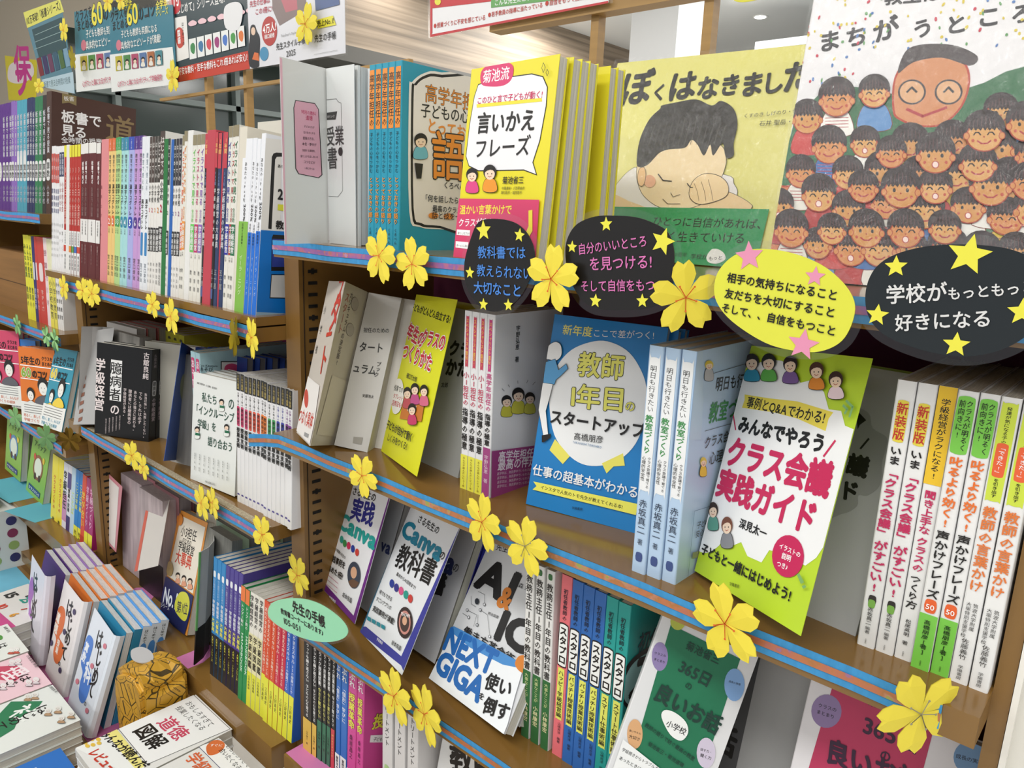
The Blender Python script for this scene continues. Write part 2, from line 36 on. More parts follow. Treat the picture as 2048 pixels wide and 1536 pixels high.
 'okubyo':{'pose':[-1.6313,-0.0058,-0.4751,0.5266,-0.0893,0.0527,0.1273,0.1901],'it':[['v','学級経営',8.9,158.8,26.31,110.8,0,'#e7dcdc',2],['p',[34.1,158.9,59.8,159,60.2,74.9,33.6,74.4],'#eeeeee'],['v','臆病者',46.2,155.6,28.34,81,0,'#1c1a1a',1],['t','の',35.7,46.9,23.08,23.1,0.074,'#e7dcdc',2],['v','古舘良純',115,183.7,13.98,55.9,0,'#e7dcdc',1],['v','本当は怖い。失敗したくない。',116.9,100.8,6.74,94.3,0,'#d9cccc',1],['v','でも、それは必ず',105.1,101.7,8.46,67.7,0,'#d9cccc',1],['v','あなたの強さに変わる。',93.1,102.6,7.73,85.1,0,'#d9cccc',1],['v','臆病者には臆病者の',81.2,103.5,8.12,73.1,0,'#d9cccc',1],['v','学級経営がある。',69.2,104.5,7.44,59.5,0,'#d9cccc',1],['v','臆病者の学級経営が',59.5,46.1,3.38,30.4,0,'#c9bcbc',0],['v','臆病者の学級経営が',51.6,43.3,3.42,30.8,0,'#c9bcbc',0],['v','臆病者の学級経営が',43.6,40.5,3.46,31.2,0,'#c9bcbc',0],['v','臆病者の学級経営が',35.7,37.6,3.5,31.5,0,'#c9bcbc',0],['v','臆病者の学級経営が',27.7,34.8,3.55,31.9,0,'#c9bcbc',0]]},
 'inclusive':{'pose':[-1.2645,0.0221,-0.482,0.0432,-0.1106,-0.0393,0.1458,0.1925],'it':[['t','編著 阿部利彦・川上康則・菊池哲平',13.9,173,3.99,66.1,-0.03,'#1c1a1a',0],['t','私たち',31.5,145.1,18.46,50.1,0.012,'#1e4a3a',1],['t','の',116.1,145.6,21.13,19.1,0.015,'#1e4a3a',1],['t','「インクルーシブ',5.4,121.7,18.15,131.4,0.016,'#1e4a3a',1],['t','学級」を',20.3,97.6,17.12,62,0.037,'#1e4a3a',1],['t','語り合おう',56.1,72,17.55,79.4,0.034,'#1e4a3a',1],['k',96.1,151.9,6.8,1,-0.3,4.8,'#1a1614','#f4d9c0','#e8ece8',2],['p',[92.1,146.4,106.8,147.1,105.1,143.1,91.4,142.1],'#1f6a4a'],['k',20.7,92.1,7.4,1.3,-0.3,5,'#1a1614','#f4d9c0','#e8ece8',2],['p',[16.2,86.3,32.1,87.4,30.3,83.2,15.4,81.7],'#1f6a4a'],['k',115.9,112.4,6.7,1.1,-0.3,4.7,'#1a1614','#f4d9c0','#e8ece8',2],['p',[111.9,106.9,126.4,107.8,124.7,103.8,111.3,102.5],'#1f6a4a'],['v','執筆者一覧 教育',17.9,50.9,3.94,31.5,0,'#555555',0],['v','執筆者一覧 教育',33.9,51.5,3.94,31.5,0,'#555555',0],['v','執筆者一覧 教育',49.6,52,3.94,31.5,0,'#555555',0],['v','執筆者一覧 教育',65.1,52.5,3.94,31.5,0,'#555555',0],['v','執筆者一覧 教育',80.3,53,3.94,31.5,0,'#555555',0],['v','執筆者一覧 教育',95.4,53.5,3.94,31.5,0,'#555555',0],['v','執筆者一覧 教育',110.2,54,3.95,31.6,0,'#555555',0],['v','執筆者一覧 教育',124.8,54.5,3.95,31.6,0,'#555555',0],['t','学事出版株式会社',55.2,5.3,4.16,33.3,0.052,'#555555',0]]},
 'sho3':{'pose':[-1.526,0.0563,-0.8727,-0.0821,-0.2839,-0.1171,0.1475,0.2295],'it':[['p',[17.1,218.8,141.1,219,140.2,83.1,7.2,86.3],'#ece5d6'],['t','小3担任',30.6,181,24.94,80.1,0.031,'#1c1a1a',1],['t','のための',46.8,169.4,11.4,45.6,0.04,'#1c1a1a',1],['t','学級経営',32,151.1,22.26,80.6,0.025,'#1c1a1a',1],['t','大事典',28.1,123.3,30.77,82.2,0.041,'#d0503c',1.5],['k',56.7,98.7,9.7,2.4,-2.5,5.3,'#1a1614','#f4d9c0','#e0a080',1.6],['k',88.5,100.8,9.4,2.4,-2.4,5.3,'#1a1614','#f4d9c0','#e0a080',1.6],['k',119.5,102.9,9.1,2.3,-2.4,5.2,'#1a1614','#f4d9c0','#e0a080',1.6],['p',[-15.7,78.8,7.9,84.8,145,81.2,154.4,77.4,139.6,-1,9.3,1.1],'#232a5c'],['t','No.1',7.9,30.9,45.86,71,0.045,'#e8eef4',2],['t','シリーズ',4.5,19.9,11.43,45.7,0.097,'#e8eef4',1],['s',[103.6,25,75.2,33.1,70.7,51.4,85.8,71.8,115.1,78,136.3,66.1,139.6,41.7,131.5,25.1],'#d4d44a'],['t','第1位',83.9,32.3,25.14,53,0.16,'#3a3a50',1],['e',18.4,210.6,15.4,3.1,-5.5,11.8,'#e08a3a'],['e',13.8,103.1,16.9,4.1,-7,14.5,'#b0935a']]},
 'zukai':{'pose':[-1.238,-0.208,-0.893,0,-1.5708,0,0.137,0.205],'it':[['p',[-1.4,201,133.5,201.8,119.6,67.9,-5.3,69.2],'#f3f4f4','#1c1a1a',0.9],['t','おもしろすぎて',11.9,179.4,13.31,93.2,0,'#1c1a1a',0.5],['t','授業したくなる',13.1,160.8,13.08,91.6,0.045,'#1c1a1a',0.5],['t','道徳',28.4,121.1,32.24,71.6,0.056,'#cc4a66',1.5],['t','図解',21.6,84.1,35.09,73.9,0.039,'#1c1a1a',2],['p',[-7,66.3,122.1,63.4,141.4,41.9,-9,-2.1],'#eef0ee'],['p',[-7,66.3,122.7,64,121.5,49.1,-7.2,49.5],'#efe68a'],['t','みんなが読んだ',-10.6,40.2,20.45,138.3,0.104,'#1c1a1a',2.5],['t','レビュー本',25.6,10.3,20.37,92.2,0.086,'#c8402e',3],['e',-1.7,16.4,2.8,2.8,-4.5,1.6,'#e6c14a'],['e',-2.5,27,2.8,2.8,-4.5,1.6,'#e6c14a'],['e',5.1,34.5,2.8,2.8,-4.5,1.6,'#e6c14a'],['e',9.2,16,2.8,2.7,-4.4,1.5,'#e6c14a'],['e',12.7,23.3,2.8,2.8,-4.4,1.6,'#e6c14a'],['e',15.5,31.7,2.8,2.8,-4.5,1.6,'#e6c14a']]},
 'gakkyu':{'pose':[-1.098,-0.235,-0.893,0,-1.5708,0,0.137,0.205],'it':[['p',[11,223.8,101.4,225.1,125.3,172.7,-2.1,171.3],'#f3f4f4','#23235a',0.9],['s',[13.2,176.5,3.7,183.8,1.5,195.2,9.6,203.3,22.7,204.4,33.1,196.3,36.1,182.8,29.2,172.8],'#d9733c'],['t','すぐに',10.5,183.8,6.99,21,0.783,'#ffffff',1],['t','おもしろすぎて',28.8,202,10.32,72.3,0.01,'#1c1a1a',0.5],['t','会いたくなる',29.6,189.5,11.07,66.4,-0.015,'#1c1a1a',0.5],['t','学級',7,143.3,26.26,55.3,-0.018,'#d9673a',1.5]]},
 'shakai':{'pose':[-1.503,-0.375,-0.925,0,-1.5708,0,0.148,0.213],'it':[['p',[4.2,142.2,42.8,183.3,64,166.2,69.3,145.3,74.5,133.5,93.4,123.2,101.8,99.4,41.6,104.8],'#2f7d55'],['t','社',42.2,126.8,44.77,44.8,0.368,'#f0f4f0',1.5],['v','はじめての',69.3,187.1,30.29,112.2,0,'#1c1a1a',1],['k',7.8,168.9,3.9,4,-8,2.3,'#e8e8e4','#dddbd4','#b09070',0.9],['k',13.4,179.2,4,4,-8,2.3,'#e8e8e4','#dddbd4','#b09070',0.9],['k',82.5,180.3,3.8,3.9,-7.4,2.3,'#e8e8e4','#dddbd4','#b09070',0.9],['k',88.1,194.8,3.9,3.9,-7.5,2.4,'#e8e8e4','#dddbd4','#b09070',0.9],['k',122,189.5,3.8,3.8,-7.2,2.3,'#e8e8e4','#dddbd4','#b09070',0.9],['k',121.3,206,3.8,3.8,-7.2,2.4,'#e8e8e4','#dddbd4','#b09070',0.9],['t','宗實直樹 著',4.8,204.1,5.77,32,0.102,'#1c1a1a',0]]},
 'rika':{'pose':[-1.655,-0.375,-0.925,0,-1.5708,0,0.148,0.213],'it':[['p',[12,154.3,36.7,184.8,59.1,186.2,83.1,179.5,93.2,164.6,54.1,140],'#c8506a'],['t','理',39.1,153,46.83,46.8,0.135,'#f6e8ec',1.5],['v','はじめての',92.3,193.9,29.33,108.6,0,'#1c1a1a',1],['k',17.5,181.4,3.9,3.9,-8.5,2.3,'#e8e4e4','#f0e8e8','#dfd4d8',0.7],['k',21.5,190.9,3.9,4,-8.5,2.3,'#e8e4e4','#f0e8e8','#dfd4d8',0.7],['k',94.4,146,3.7,3.7,-7.7,2,'#e8e4e4','#f0e8e8','#dfd4d8',0.7],['k',92.8,159.2,3.7,3.8,-7.8,2.1,'#e8e4e4','#f0e8e8','#dfd4d8',0.7],['k',116.5,183.2,3.7,3.8,-7.7,2.2,'#e8e4e4','#f0e8e8','#dfd4d8',0.7],['k',118.3,194.9,3.8,3.8,-7.7,2.3,'#e8e4e4','#f0e8e8','#dfd4d8',0.7],['t','宗實直樹 編著',15.8,207.1,9.04,59.2,0.008,'#1c1a1a',0]]},
 'sansu':{'pose':[-1.808,-0.37,-0.925,0,-1.5708,0,0.148,0.213],'it':[['s',[60.2,178,37.2,184.8,49,190.8,63.2,187.1],'#5a9a4a'],['v','はじめ',90.3,191,21.55,64.6,0,'#1c1a1a',1],['t','編著 者名',11.7,202.6,6.95,31.6,0.028,'#1c1a1a',0],['k',121.3,187.7,3.7,3.7,-8.9,2.4,'#e8e8e4','#f0f0ec','#c05a4a',0.8],['k',126.7,196.1,3.7,3.7,-8.9,2.4,'#e8e8e4','#f0f0ec','#c05a4a',0.8]]},
 'hajb':{'pose':[-1.5572,-0.1124,-1.011,-0.127,-0.3349,-0.0429,0.1424,0.1994],'it':[['s',[11.7,145.9,38,149.6,52.8,139.8,55.9,105,77.4,100.9,96.7,82.9,96.5,52,80.3,35.6,53.1,36.3,38.9,56.9,36.8,78.6,14.1,87,2.4,109.7,2,130.4],'#4a7ed0'],['v','算数',20.8,133.5,26.02,40,0,'#eef3fb',3],['t','科',49.9,70.8,42.8,42.3,0.227,'#eef3fb',3],['t','は',61.6,143.4,40.87,40.4,0.24,'#1c1a1a',1.5],['t','じ',87.7,118.7,35.88,35.4,0.293,'#1c1a1a',1.5],['t','め',96.4,87.1,36.25,35.8,0.282,'#1c1a1a',1.5],['t','て',97.4,59,35.8,35.4,0.321,'#1c1a1a',1.5],['t','の',94.1,38.7,10.02,13.4,0.291,'#1c1a1a',1.5],['e',116.7,166.2,8.8,3.6,-4.1,4,'#d07a8a'],['e',79.5,110.7,9.1,3.9,-4.2,4,'#d07a8a'],['e',23.5,54.5,9.6,4.3,-4.5,3.9,'#d07a8a'],['e',118.7,39.4,8.8,4.2,-4.1,3.7,'#d07a8a']]},
 'hajo':{'pose':[-1.7075,-0.1088,-1.0126,-0.0638,-0.2656,0.0018,0.1226,0.2085],'it':[['s',[5.3,148.1,31.5,157.4,51.7,146.1,53.6,115.3,42.9,96.1,78.2,92.1,82.6,74.8,68.8,49.1,44.5,42.9,25.9,56.6,26.7,84.1,2.9,93.6,-9.3,116],'#d9703a'],['v','道徳',11.5,139.5,26.34,47.9,0,'#f8efe6',3],['v','授業',45.6,92.3,17.62,32,0,'#f8efe6',2],['t','は',49,149.9,42,42.6,0.181,'#1c1a1a',1.5],['t','じ',73.7,126.3,33.38,33.8,0.273,'#1c1a1a',1.5],['t','め',77.3,98.9,34.17,34.6,0.224,'#1c1a1a',1.5],['t','て',77.5,65.2,33.56,34,0.298,'#1c1a1a',1.5],['t','の',70.1,47.3,11.79,15.7,0.221,'#1c1a1a',1.5],['e',98.1,174.9,8.3,3.4,-3.6,5.2,'#40385e'],['e',67.2,118.7,8.5,3.7,-3.7,5.2,'#40385e'],['e',5.3,67.3,9,4,-3.9,5.3,'#40385e'],['e',88.8,43.9,8.4,3.9,-3.6,5,'#40385e']]},
 'hajp':{'pose':[-1.8483,-0.1066,-0.9988,-0.0933,-0.1562,0.013,0.1245,0.2058],'it':[['s',[7.7,150.2,27.6,160.1,45.7,132.1,27.3,98.1,50.4,78.2,50.3,36.8,24.4,21,12.1,53.5,16.1,85.6,-3.5,107.7],'#a060b8'],['t','は',35.4,139,49.04,43.2,0.236,'#1c1a1a',1.5],['t','じ',45.1,113.2,45.73,40.3,0.236,'#1c1a1a',1.5],['t','め',42.5,78.4,49.28,43.4,0.262,'#1c1a1a',1.5],['t','て',39.9,43.3,52.91,46.6,0.285,'#1c1a1a',1.5]]},
 'a4kyoshi':{'pose':[-0.66,0.05,-0.853,-0.05,-0.2,0,0.148,0.21],'it':[['t','教師',24,115.5,46.93,93.9,0.293,'#1c1a1a',2.5]]},
 'c3_6':{'pose':[-1.9877,-0.0053,-0.536,0.0419,-0.2854,-0.07,0.128,0.1894],'it':[['t','6年生の',8,150,22,70,0,'#1c1a1a',2],['t','クラスを',82,163,11,38,0,'#1c1a1a',2],['t','まとめる',82,150,11,38,0,'#1c1a1a',2],['l',[6,145,122,145],2.4,'#ffffff'],['t','60',8,117,32,36,0,'#e6cf3e',3,['#f4f4f0',6]],['t','のコツ',46,118,22,54,0,'#1c1a1a',3],['l',[6,112,122,112],2.2,'#ffffff'],['p',[0,0,128,0,128,54,0,54],'#eeeeea'],['l',[12,46,112,46],1.6,'#7a7a7a'],['l',[12,40,112,40],1.6,'#7a7a7a'],['l',[12,34,112,34],1.6,'#7a7a7a'],['l',[12,28,112,28],1.6,'#7a7a7a'],['t','明るく、楽しく、みんなが',8,16,9,104,0,'#4a9ab8',1],['t','学級づくりの秘訣',8,5,9,90,0,'#4a9ab8',1],['s',[17,54,21.2,52.400000000000006,38,58,54.8,52.400000000000006,59,54],'#f0d24a','#1c1a1a',0.6],['e',38,76.2,14,0,0,15.400000000000002,'#1c1a1a'],['e',38,70.6,10.5,0,0,11.9,'#f2efe8'],['e',33.8,72,1,0,0,1.3,'#1c1a1a'],['e',42.2,72,1,0,0,1.3,'#1c1a1a'],['l',[35,65,41,65],0.8,'#1c1a1a'],['s',[55.5,54,61.2,67.4,84,75,106.8,67.4,112.5,54],'#f0d24a','#1c1a1a',0.6],['e',84,99.7,19,0,0,20.900000000000002,'#1c1a1a'],['e',84,92.1,14.25,0,0,16.15,'#f2efe8'],['e',78.3,94,1,0,0,1.3,'#1c1a1a'],['e',89.7,94,1,0,0,1.3,'#1c1a1a'],['l',[81,84.5,87,84.5],0.8,'#1c1a1a']]},
 'c3_5':{'pose':[-2.11,-0.0087,-0.5539,0.3465,-0.0547,-0.022,0.1281,0.1902],'it':[['t','5年生の',8,150,22,70,0,'#1c1a1a',2],['t','クラスを',82,163,11,38,0,'#1c1a1a',2],['t','まとめる',82,150,11,38,0,'#1c1a1a',2],['l',[6,145,122,145],2.4,'#ffffff'],['t','60',8,117,32,36,0,'#8aae3e',3,['#f4f4f0',6]],['t','のコツ',46,118,22,54,0,'#1c1a1a',3],['l',[6,112,122,112],2.2,'#ffffff'],['p',[0,0,128,0,128,54,0,54],'#eeeeea'],['l',[12,46,112,46],1.6,'#7a7a7a'],['l',[12,40,112,40],1.6,'#7a7a7a'],['l',[12,34,112,34],1.6,'#7a7a7a'],['l',[12,28,112,28],1.6,'#7a7a7a'],['t','明るく、楽しく、みんなが',8,16,9,104,0,'#d97a5a',1],['t','学級づくりの秘訣',8,5,9,90,0,'#d97a5a',1],['s',[17,54,21.2,52.400000000000006,38,58,54.8,52.400000000000006,59,54],'#e4e4e0','#1c1a1a',0.6],['e',38,76.2,14,0,0,15.400000000000002,'#1c1a1a'],['e',38,70.6,10.5,0,0,11.9,'#f2efe8'],['e',33.8,72,1,0,0,1.3,'#1c1a1a'],['e',42.2,72,1,0,0,1.3,'#1c1a1a'],['l',[35,65,41,65],0.8,'#1c1a1a'],['s',[55.5,54,61.2,67.4,84,75,106.8,67.4,112.5,54],'#606068','#1c1a1a',0.6],['e',84,99.7,19,0,0,20.900000000000002,'#1c1a1a'],['e',84,92.1,14.25,0,0,16.15,'#f2efe8'],['e',78.3,94,1,0,0,1.3,'#1c1a1a'],['e',89.7,94,1,0,0,1.3,'#1c1a1a'],['l',[81,84.5,87,84.5],0.8,'#1c1a1a']]},
 'c3_4':{'pose':[-2.2655,0.0114,-0.5506,0.2427,-0.0375,-0.034,0.128,0.1866],'it':[['t','4年生の',8,150,22,70,0,'#1c1a1a',2],['t','クラスを',82,163,11,38,0,'#1c1a1a',2],['t','まとめる',82,150,11,38,0,'#1c1a1a',2],['l',[6,145,122,145],2.4,'#ffffff'],['t','60',8,117,32,36,0,'#b04a86',3,['#f4f4f0',6]],['t','のコツ',46,118,22,54,0,'#1c1a1a',3],['l',[6,112,122,112],2.2,'#ffffff'],['p',[0,0,128,0,128,54,0,54],'#eeeeea'],['l',[12,46,112,46],1.6,'#7a7a7a'],['l',[12,40,112,40],1.6,'#7a7a7a'],['l',[12,34,112,34],1.6,'#7a7a7a'],['l',[12,28,112,28],1.6,'#7a7a7a'],['t','明るく、楽しく、みんなが',8,16,9,104,0,'#4a9ab8',1],['t','学級づくりの秘訣',8,5,9,90,0,'#4a9ab8',1],['s',[17,54,21.2,52.400000000000006,38,58,54.8,52.400000000000006,59,54],'#e4e4e0','#1c1a1a',0.6],['e',38,76.2,14,0,0,15.400000000000002,'#1c1a1a'],['e',38,70.6,10.5,0,0,11.9,'#f2efe8'],['e',33.8,72,1,0,0,1.3,'#1c1a1a'],['e',42.2,72,1,0,0,1.3,'#1c1a1a'],['l',[35,65,41,65],0.8,'#1c1a1a'],['s',[55.5,54,61.2,67.4,84,75,106.8,67.4,112.5,54],'#606068','#1c1a1a',0.6],['e',84,99.7,19,0,0,20.900000000000002,'#1c1a1a'],['e',84,92.1,14.25,0,0,16.15,'#f2efe8'],['e',78.3,94,1,0,0,1.3,'#1c1a1a'],['e',89.7,94,1,0,0,1.3,'#1c1a1a'],['l',[81,84.5,87,84.5],0.8,'#1c1a1a']]},
 'c3_3':{'pose':[-2.3268,-0.0204,-0.5437,0.3375,-0.0547,-0.0338,0.1281,0.1953],'it':[['t','3年生の',8,150,22,70,0,'#1c1a1a',2],['t','クラスを',82,163,11,38,0,'#1c1a1a',2],['t','まとめる',82,150,11,38,0,'#1c1a1a',2],['l',[6,145,122,145],2.4,'#ffffff'],['t','60',8,117,32,36,0,'#3a8ab0',3,['#f4f4f0',6]],['t','のコツ',46,118,22,54,0,'#1c1a1a',3],['l',[6,112,122,112],2.2,'#ffffff'],['p',[0,0,128,0,128,54,0,54],'#eeeeea'],['l',[12,46,112,46],1.6,'#7a7a7a'],['l',[12,40,112,40],1.6,'#7a7a7a'],['l',[12,34,112,34],1.6,'#7a7a7a'],['l',[12,28,112,28],1.6,'#7a7a7a'],['t','明るく、楽しく、みんなが',8,16,9,104,0,'#d97a5a',1],['t','学級づくりの秘訣',8,5,9,90,0,'#d97a5a',1],['s',[17,54,21.2,52.400000000000006,38,58,54.8,52.400000000000006,59,54],'#e4e4e0','#1c1a1a',0.6],['e',38,76.2,14,0,0,15.400000000000002,'#1c1a1a'],['e',38,70.6,10.5,0,0,11.9,'#f2efe8'],['e',33.8,72,1,0,0,1.3,'#1c1a1a'],['e',42.2,72,1,0,0,1.3,'#1c1a1a'],['l',[35,65,41,65],0.8,'#1c1a1a'],['s',[55.5,54,61.2,67.4,84,75,106.8,67.4,112.5,54],'#606068','#1c1a1a',0.6],['e',84,99.7,19,0,0,20.900000000000002,'#1c1a1a'],['e',84,92.1,14.25,0,0,16.15,'#f2efe8'],['e',78.3,94,1,0,0,1.3,'#1c1a1a'],['e',89.7,94,1,0,0,1.3,'#1c1a1a'],['l',[81,84.5,87,84.5],0.8,'#1c1a1a']]},
 'itasho':{'pose':[-1.955,0.05,-0.0391,1.5708,0,0.094,0.182,0.262],'it':[['t','板書で',20.7,208.4,28.58,85.8,0.044,'#f0eeee',2],['t','見る',21,179.4,26.91,53.8,0.034,'#f0eeee',2],['t','道',112,188.5,67.36,67.4,-0.024,'#8a744e',1],['p',[21.6,271.3,51.1,273.1,51.4,247.5,36.2,251,21.9,246],'#8a7a52'],['t','板書',25.6,253.7,11.01,22,0.148,'#f0eeee',0.5],['t','全時間の授業の',21.2,161.6,14.6,102.2,0.125,'#f0eeee',1]]},
 'c4a':{'pose':[-2.589,0.0538,-0.8168,0.001,-0.1292,0.025,0.1485,0.1841],'it':[['t','学級びらきの',12,165,16,110,0,'#2f5a2a',1.5],['t','アイデア',20,140,20,100,0,'#2f5a2a',2],['e',75,88,40,0,0,36,'#5a8ab8'],['e',75,88,30,0,0,27,'#e0e8d8'],['e',60,60,10,0,0,10,'#3a2a20'],['e',95,62,10,0,0,10,'#3a2a20'],['p',[20,12,120,12,120,28,20,28],'#2a4a7a'],['t','クラスづくり',24,15,9,90,0,'#ffffff',1],['e',40,112,9,0,0,9,'#c8503a'],['e',112,118,9,0,0,9,'#e0c040']]},
 'c4b':{'pose':[-2.3842,0.051,-0.8259,-0.0046,-0.1904,0.0571,0.1466,0.1883],'it':[['t','学級びらきの',12,165,16,110,0,'#2f5a2a',1.5],['t','アイデア',20,140,20,100,0,'#2f5a2a',2],['e',75,88,40,0,0,36,'#8a5a3a'],['e',75,88,30,0,0,27,'#e0e8d8'],['e',60,60,10,0,0,10,'#3a2a20'],['e',95,62,10,0,0,10,'#3a2a20'],['p',[20,12,120,12,120,28,20,28],'#2a4a7a'],['t','クラスづくり',24,15,9,90,0,'#ffffff',1],['e',40,112,9,0,0,9,'#c8503a'],['e',112,118,9,0,0,9,'#e0c040']]},
 'sign_a':{'pose':[-0.4928,-0.024,-0.0461,0,0,0,0.2,0.2],'it':[['S',[-33.2,23.1,-23.2,38.4,-2.8,42,21,39.9,36.7,32.1,46.9,18.7,48.6,4.8,43.1,-12.6,32.5,-28,17.3,-39.9,1.3,-45.4,-15.5,-43.5,-28.8,-35.7,-39.2,-21.3,-41.4,-1.5],'#1c1a1a'],['p',[-17.2,40.7,-19.3,34,-26.2,32.7,-20.4,28.7,-21.4,21.7,-15.8,26,-9.4,22.9,-11.7,29.6,-6.9,34.7,-13.9,34.5],'#e9e34a'],['p',[30.4,35,28.2,30.9,23.6,31,26.8,27.7,25.3,23.3,29.4,25.3,33.1,22.5,32.5,27.1,36.3,29.7,31.8,30.6],'#e9e34a'],['p',[-33,-4.4,-34.7,-8.5,-39.1,-8.8,-35.7,-11.7,-36.8,-15.9,-33,-13.7,-29.3,-15.9,-30.3,-11.7,-26.9,-8.8,-31.3,-8.5],'#e9e34a'],['p',[-13.2,-33.5,-14.8,-37.5,-19.2,-37.9,-15.9,-40.8,-16.9,-45,-13.2,-42.7,-9.4,-45,-10.4,-40.8,-7.1,-37.9,-11.5,-37.5],'#e9e34a'],['p',[19,-30.8,17.7,-34.9,13.6,-35.6,17,-38.1,16.5,-42.3,19.9,-39.7,23.7,-41.6,22.3,-37.5,25.2,-34.5,21,-34.5],'#e9e34a'],['t','教科書では',-22.9,5,12.41,62,0.054,'#4a86d8',1],['t','教えられない',-23.3,-12.3,12.45,71,0.031,'#4a86d8',1],['t','大切なこと',-26.9,-29.3,12.86,63.2,0.039,'#4a86d8',1.5]]},
 'sign_b':{'pose':[-0.352,-0.024,-0.0352,0,0,0,0.2,0.2],'it':[['S',[-57.2,5.8,-54.7,19.4,-45.3,30.3,-27.7,36.7,-8.9,38,12.4,37.4,30.2,33.1,43.5,26.4,49.7,12.3,50.8,-5.7,49.5,-20.5,39,-30.3,21.9,-36,-2.4,-39.4,-23.4,-39.7,-39,-31.9,-52.3,-14.1],'#1c1a1a'],['p',[-16.3,37.1,-17.5,32.9,-21.8,32.1,-18.3,29.6,-18.8,25.3,-15.4,27.9,-11.4,26,-12.8,30.2,-9.8,33.3,-14.2,33.2],'#e9e34a'],['p',[-49.8,15.9,-51.2,12.3,-55.1,12,-52.2,9.5,-53,5.8,-49.8,7.8,-46.5,5.8,-47.4,9.5,-44.5,12,-48.3,12.3],'#e9e34a'],['p',[42,30.3,37.4,24.2,29.9,25.5,34.3,19.3,30.7,12.5,38,14.8,43.4,9.3,43.5,16.9,50.3,20.3,43.1,22.8],'#e9e34a'],['p',[-21.4,-27.1,-23.1,-31.2,-27.5,-31.5,-24.1,-34.4,-25.2,-38.6,-21.4,-36.3,-17.7,-38.6,-18.7,-34.4,-15.4,-31.5,-19.7,-31.2],'#e9e34a'],['p',[24.4,-22.6,23.2,-26.6,19.1,-27.4,22.5,-29.7,21.9,-33.9,25.2,-31.4,29,-33.2,27.6,-29.2,30.5,-26.2,26.3,-26.3],'#e9e34a'],['t','自分のいいところ',-42.6,4.7,10.21,69.5,0.16,'#d674b4',1],['t','を見つける!',-30,-7.6,12.21,62.3,0.106,'#d674b4',1],['t','そして自信をもつ',-37.8,-26.4,10.47,74.6,0.103,'#d674b4',1]]},
 'sign_c':{'pose':[-0.2106,-0.024,-0.0511,0,0,0,0.2,0.2],'it':[['S',[-54.8,3.8,-52.9,15.6,-44,26.6,-31.3,33.1,-15.1,34.6,3.3,32.5,21.3,26.8,34.9,18.4,44.3,8.8,48.3,-1.3,46.5,-15.2,40.7,-25.6,28.9,-32.8,13.8,-34.8,-5.8,-33.4,-24.5,-26.8,-41.7,-17.2,-51.8,-6.5],'#dfe04a'],['p',[-31.3,39.8,-33.2,32.3,-40.7,30.5,-34.1,26.5,-34.8,18.8,-28.9,23.8,-21.8,20.8,-24.7,27.9,-19.7,33.7,-27.3,33.2],'#e493b4'],['p',[19.4,25.3,17.5,20.7,12.5,20.4,16.3,17.1,15.2,12.3,19.4,14.9,23.6,12.3,22.5,17.1,26.3,20.4,21.3,20.7],'#e493b4'],['p',[17.6,-18,14.2,-25.2,6.3,-25.4,12.1,-30.9,9.8,-38.5,16.8,-34.7,23.4,-39.2,21.9,-31.4,28.2,-26.5,20.3,-25.5],'#e493b4'],['t','相手の気持ちになること',-45.2,9.3,7.82,81.7,-0.068,'#1c1a1a',2],['t','友だちを大切にすること',-45.8,-2.4,7.88,82.3,-0.067,'#1c1a1a',2],['t','そして、、自信をもつこと',-47.2,-13.1,7.54,85.9,-0.084,'#1c1a1a',2]]},
 'sign_d':{'pose':[-0.1073,-0.024,-0.0414,0,0,0,0.2,0.2],'it':[['S',[-49.4,-4.2,-49.3,8.2,-44.9,18.6,-35.6,26.3,-20,32.1,-3,34.5,13.5,34.9,28.1,33,39.6,27.5,46.4,18.2,49.3,5.1,47.5,-6.8,41.4,-16.8,31,-25.8,15.5,-32,-1.6,-33.1,-20.1,-30.3,-35,-25.2,-45,-16.1],'#20262a'],['p',[7.1,41.4,3,33.8,-5.7,34,0.3,27.7,-2.5,19.5,5.3,23.3,12.2,18.1,11,26.6,18.1,31.6,9.6,33.1],'#e9e34a'],['p',[-34.3,26.1,-35.8,21.4,-40.6,20.5,-36.6,17.7,-37.2,12.8,-33.3,15.8,-28.9,13.7,-30.5,18.3,-27.1,21.8,-32,21.7],'#e9e34a'],['p',[-40.5,-5.7,-42.5,-10.3,-47.5,-10.7,-43.7,-14,-44.9,-19,-40.5,-16.3,-36.2,-19,-37.4,-14,-33.5,-10.7,-38.6,-10.3],'#e9e34a'],['p',[7,-17.9,5.1,-23.1,-0.3,-23.8,4,-27.1,3,-32.5,7.6,-29.4,12.4,-32,10.8,-26.8,14.8,-23,9.3,-22.9],'#e9e34a'],['p',[37.5,6.2,35.8,0.8,30.3,-0.2,34.9,-3.5,34.1,-9,38.6,-5.6,43.7,-8.1,41.9,-2.8,45.8,1.3,40.1,1.2],'#e9e34a'],['t','学校が',-36.5,-4.4,12.86,35.5,0.159,'#dcdcdc',1.5],['t','もっともっと',-1.4,1.3,8.51,45.5,0.191,'#dcdcdc',1.5],['t','好きになる',-28.4,-21.3,11.56,54,0.181,'#dcdcdc',1.5]]},
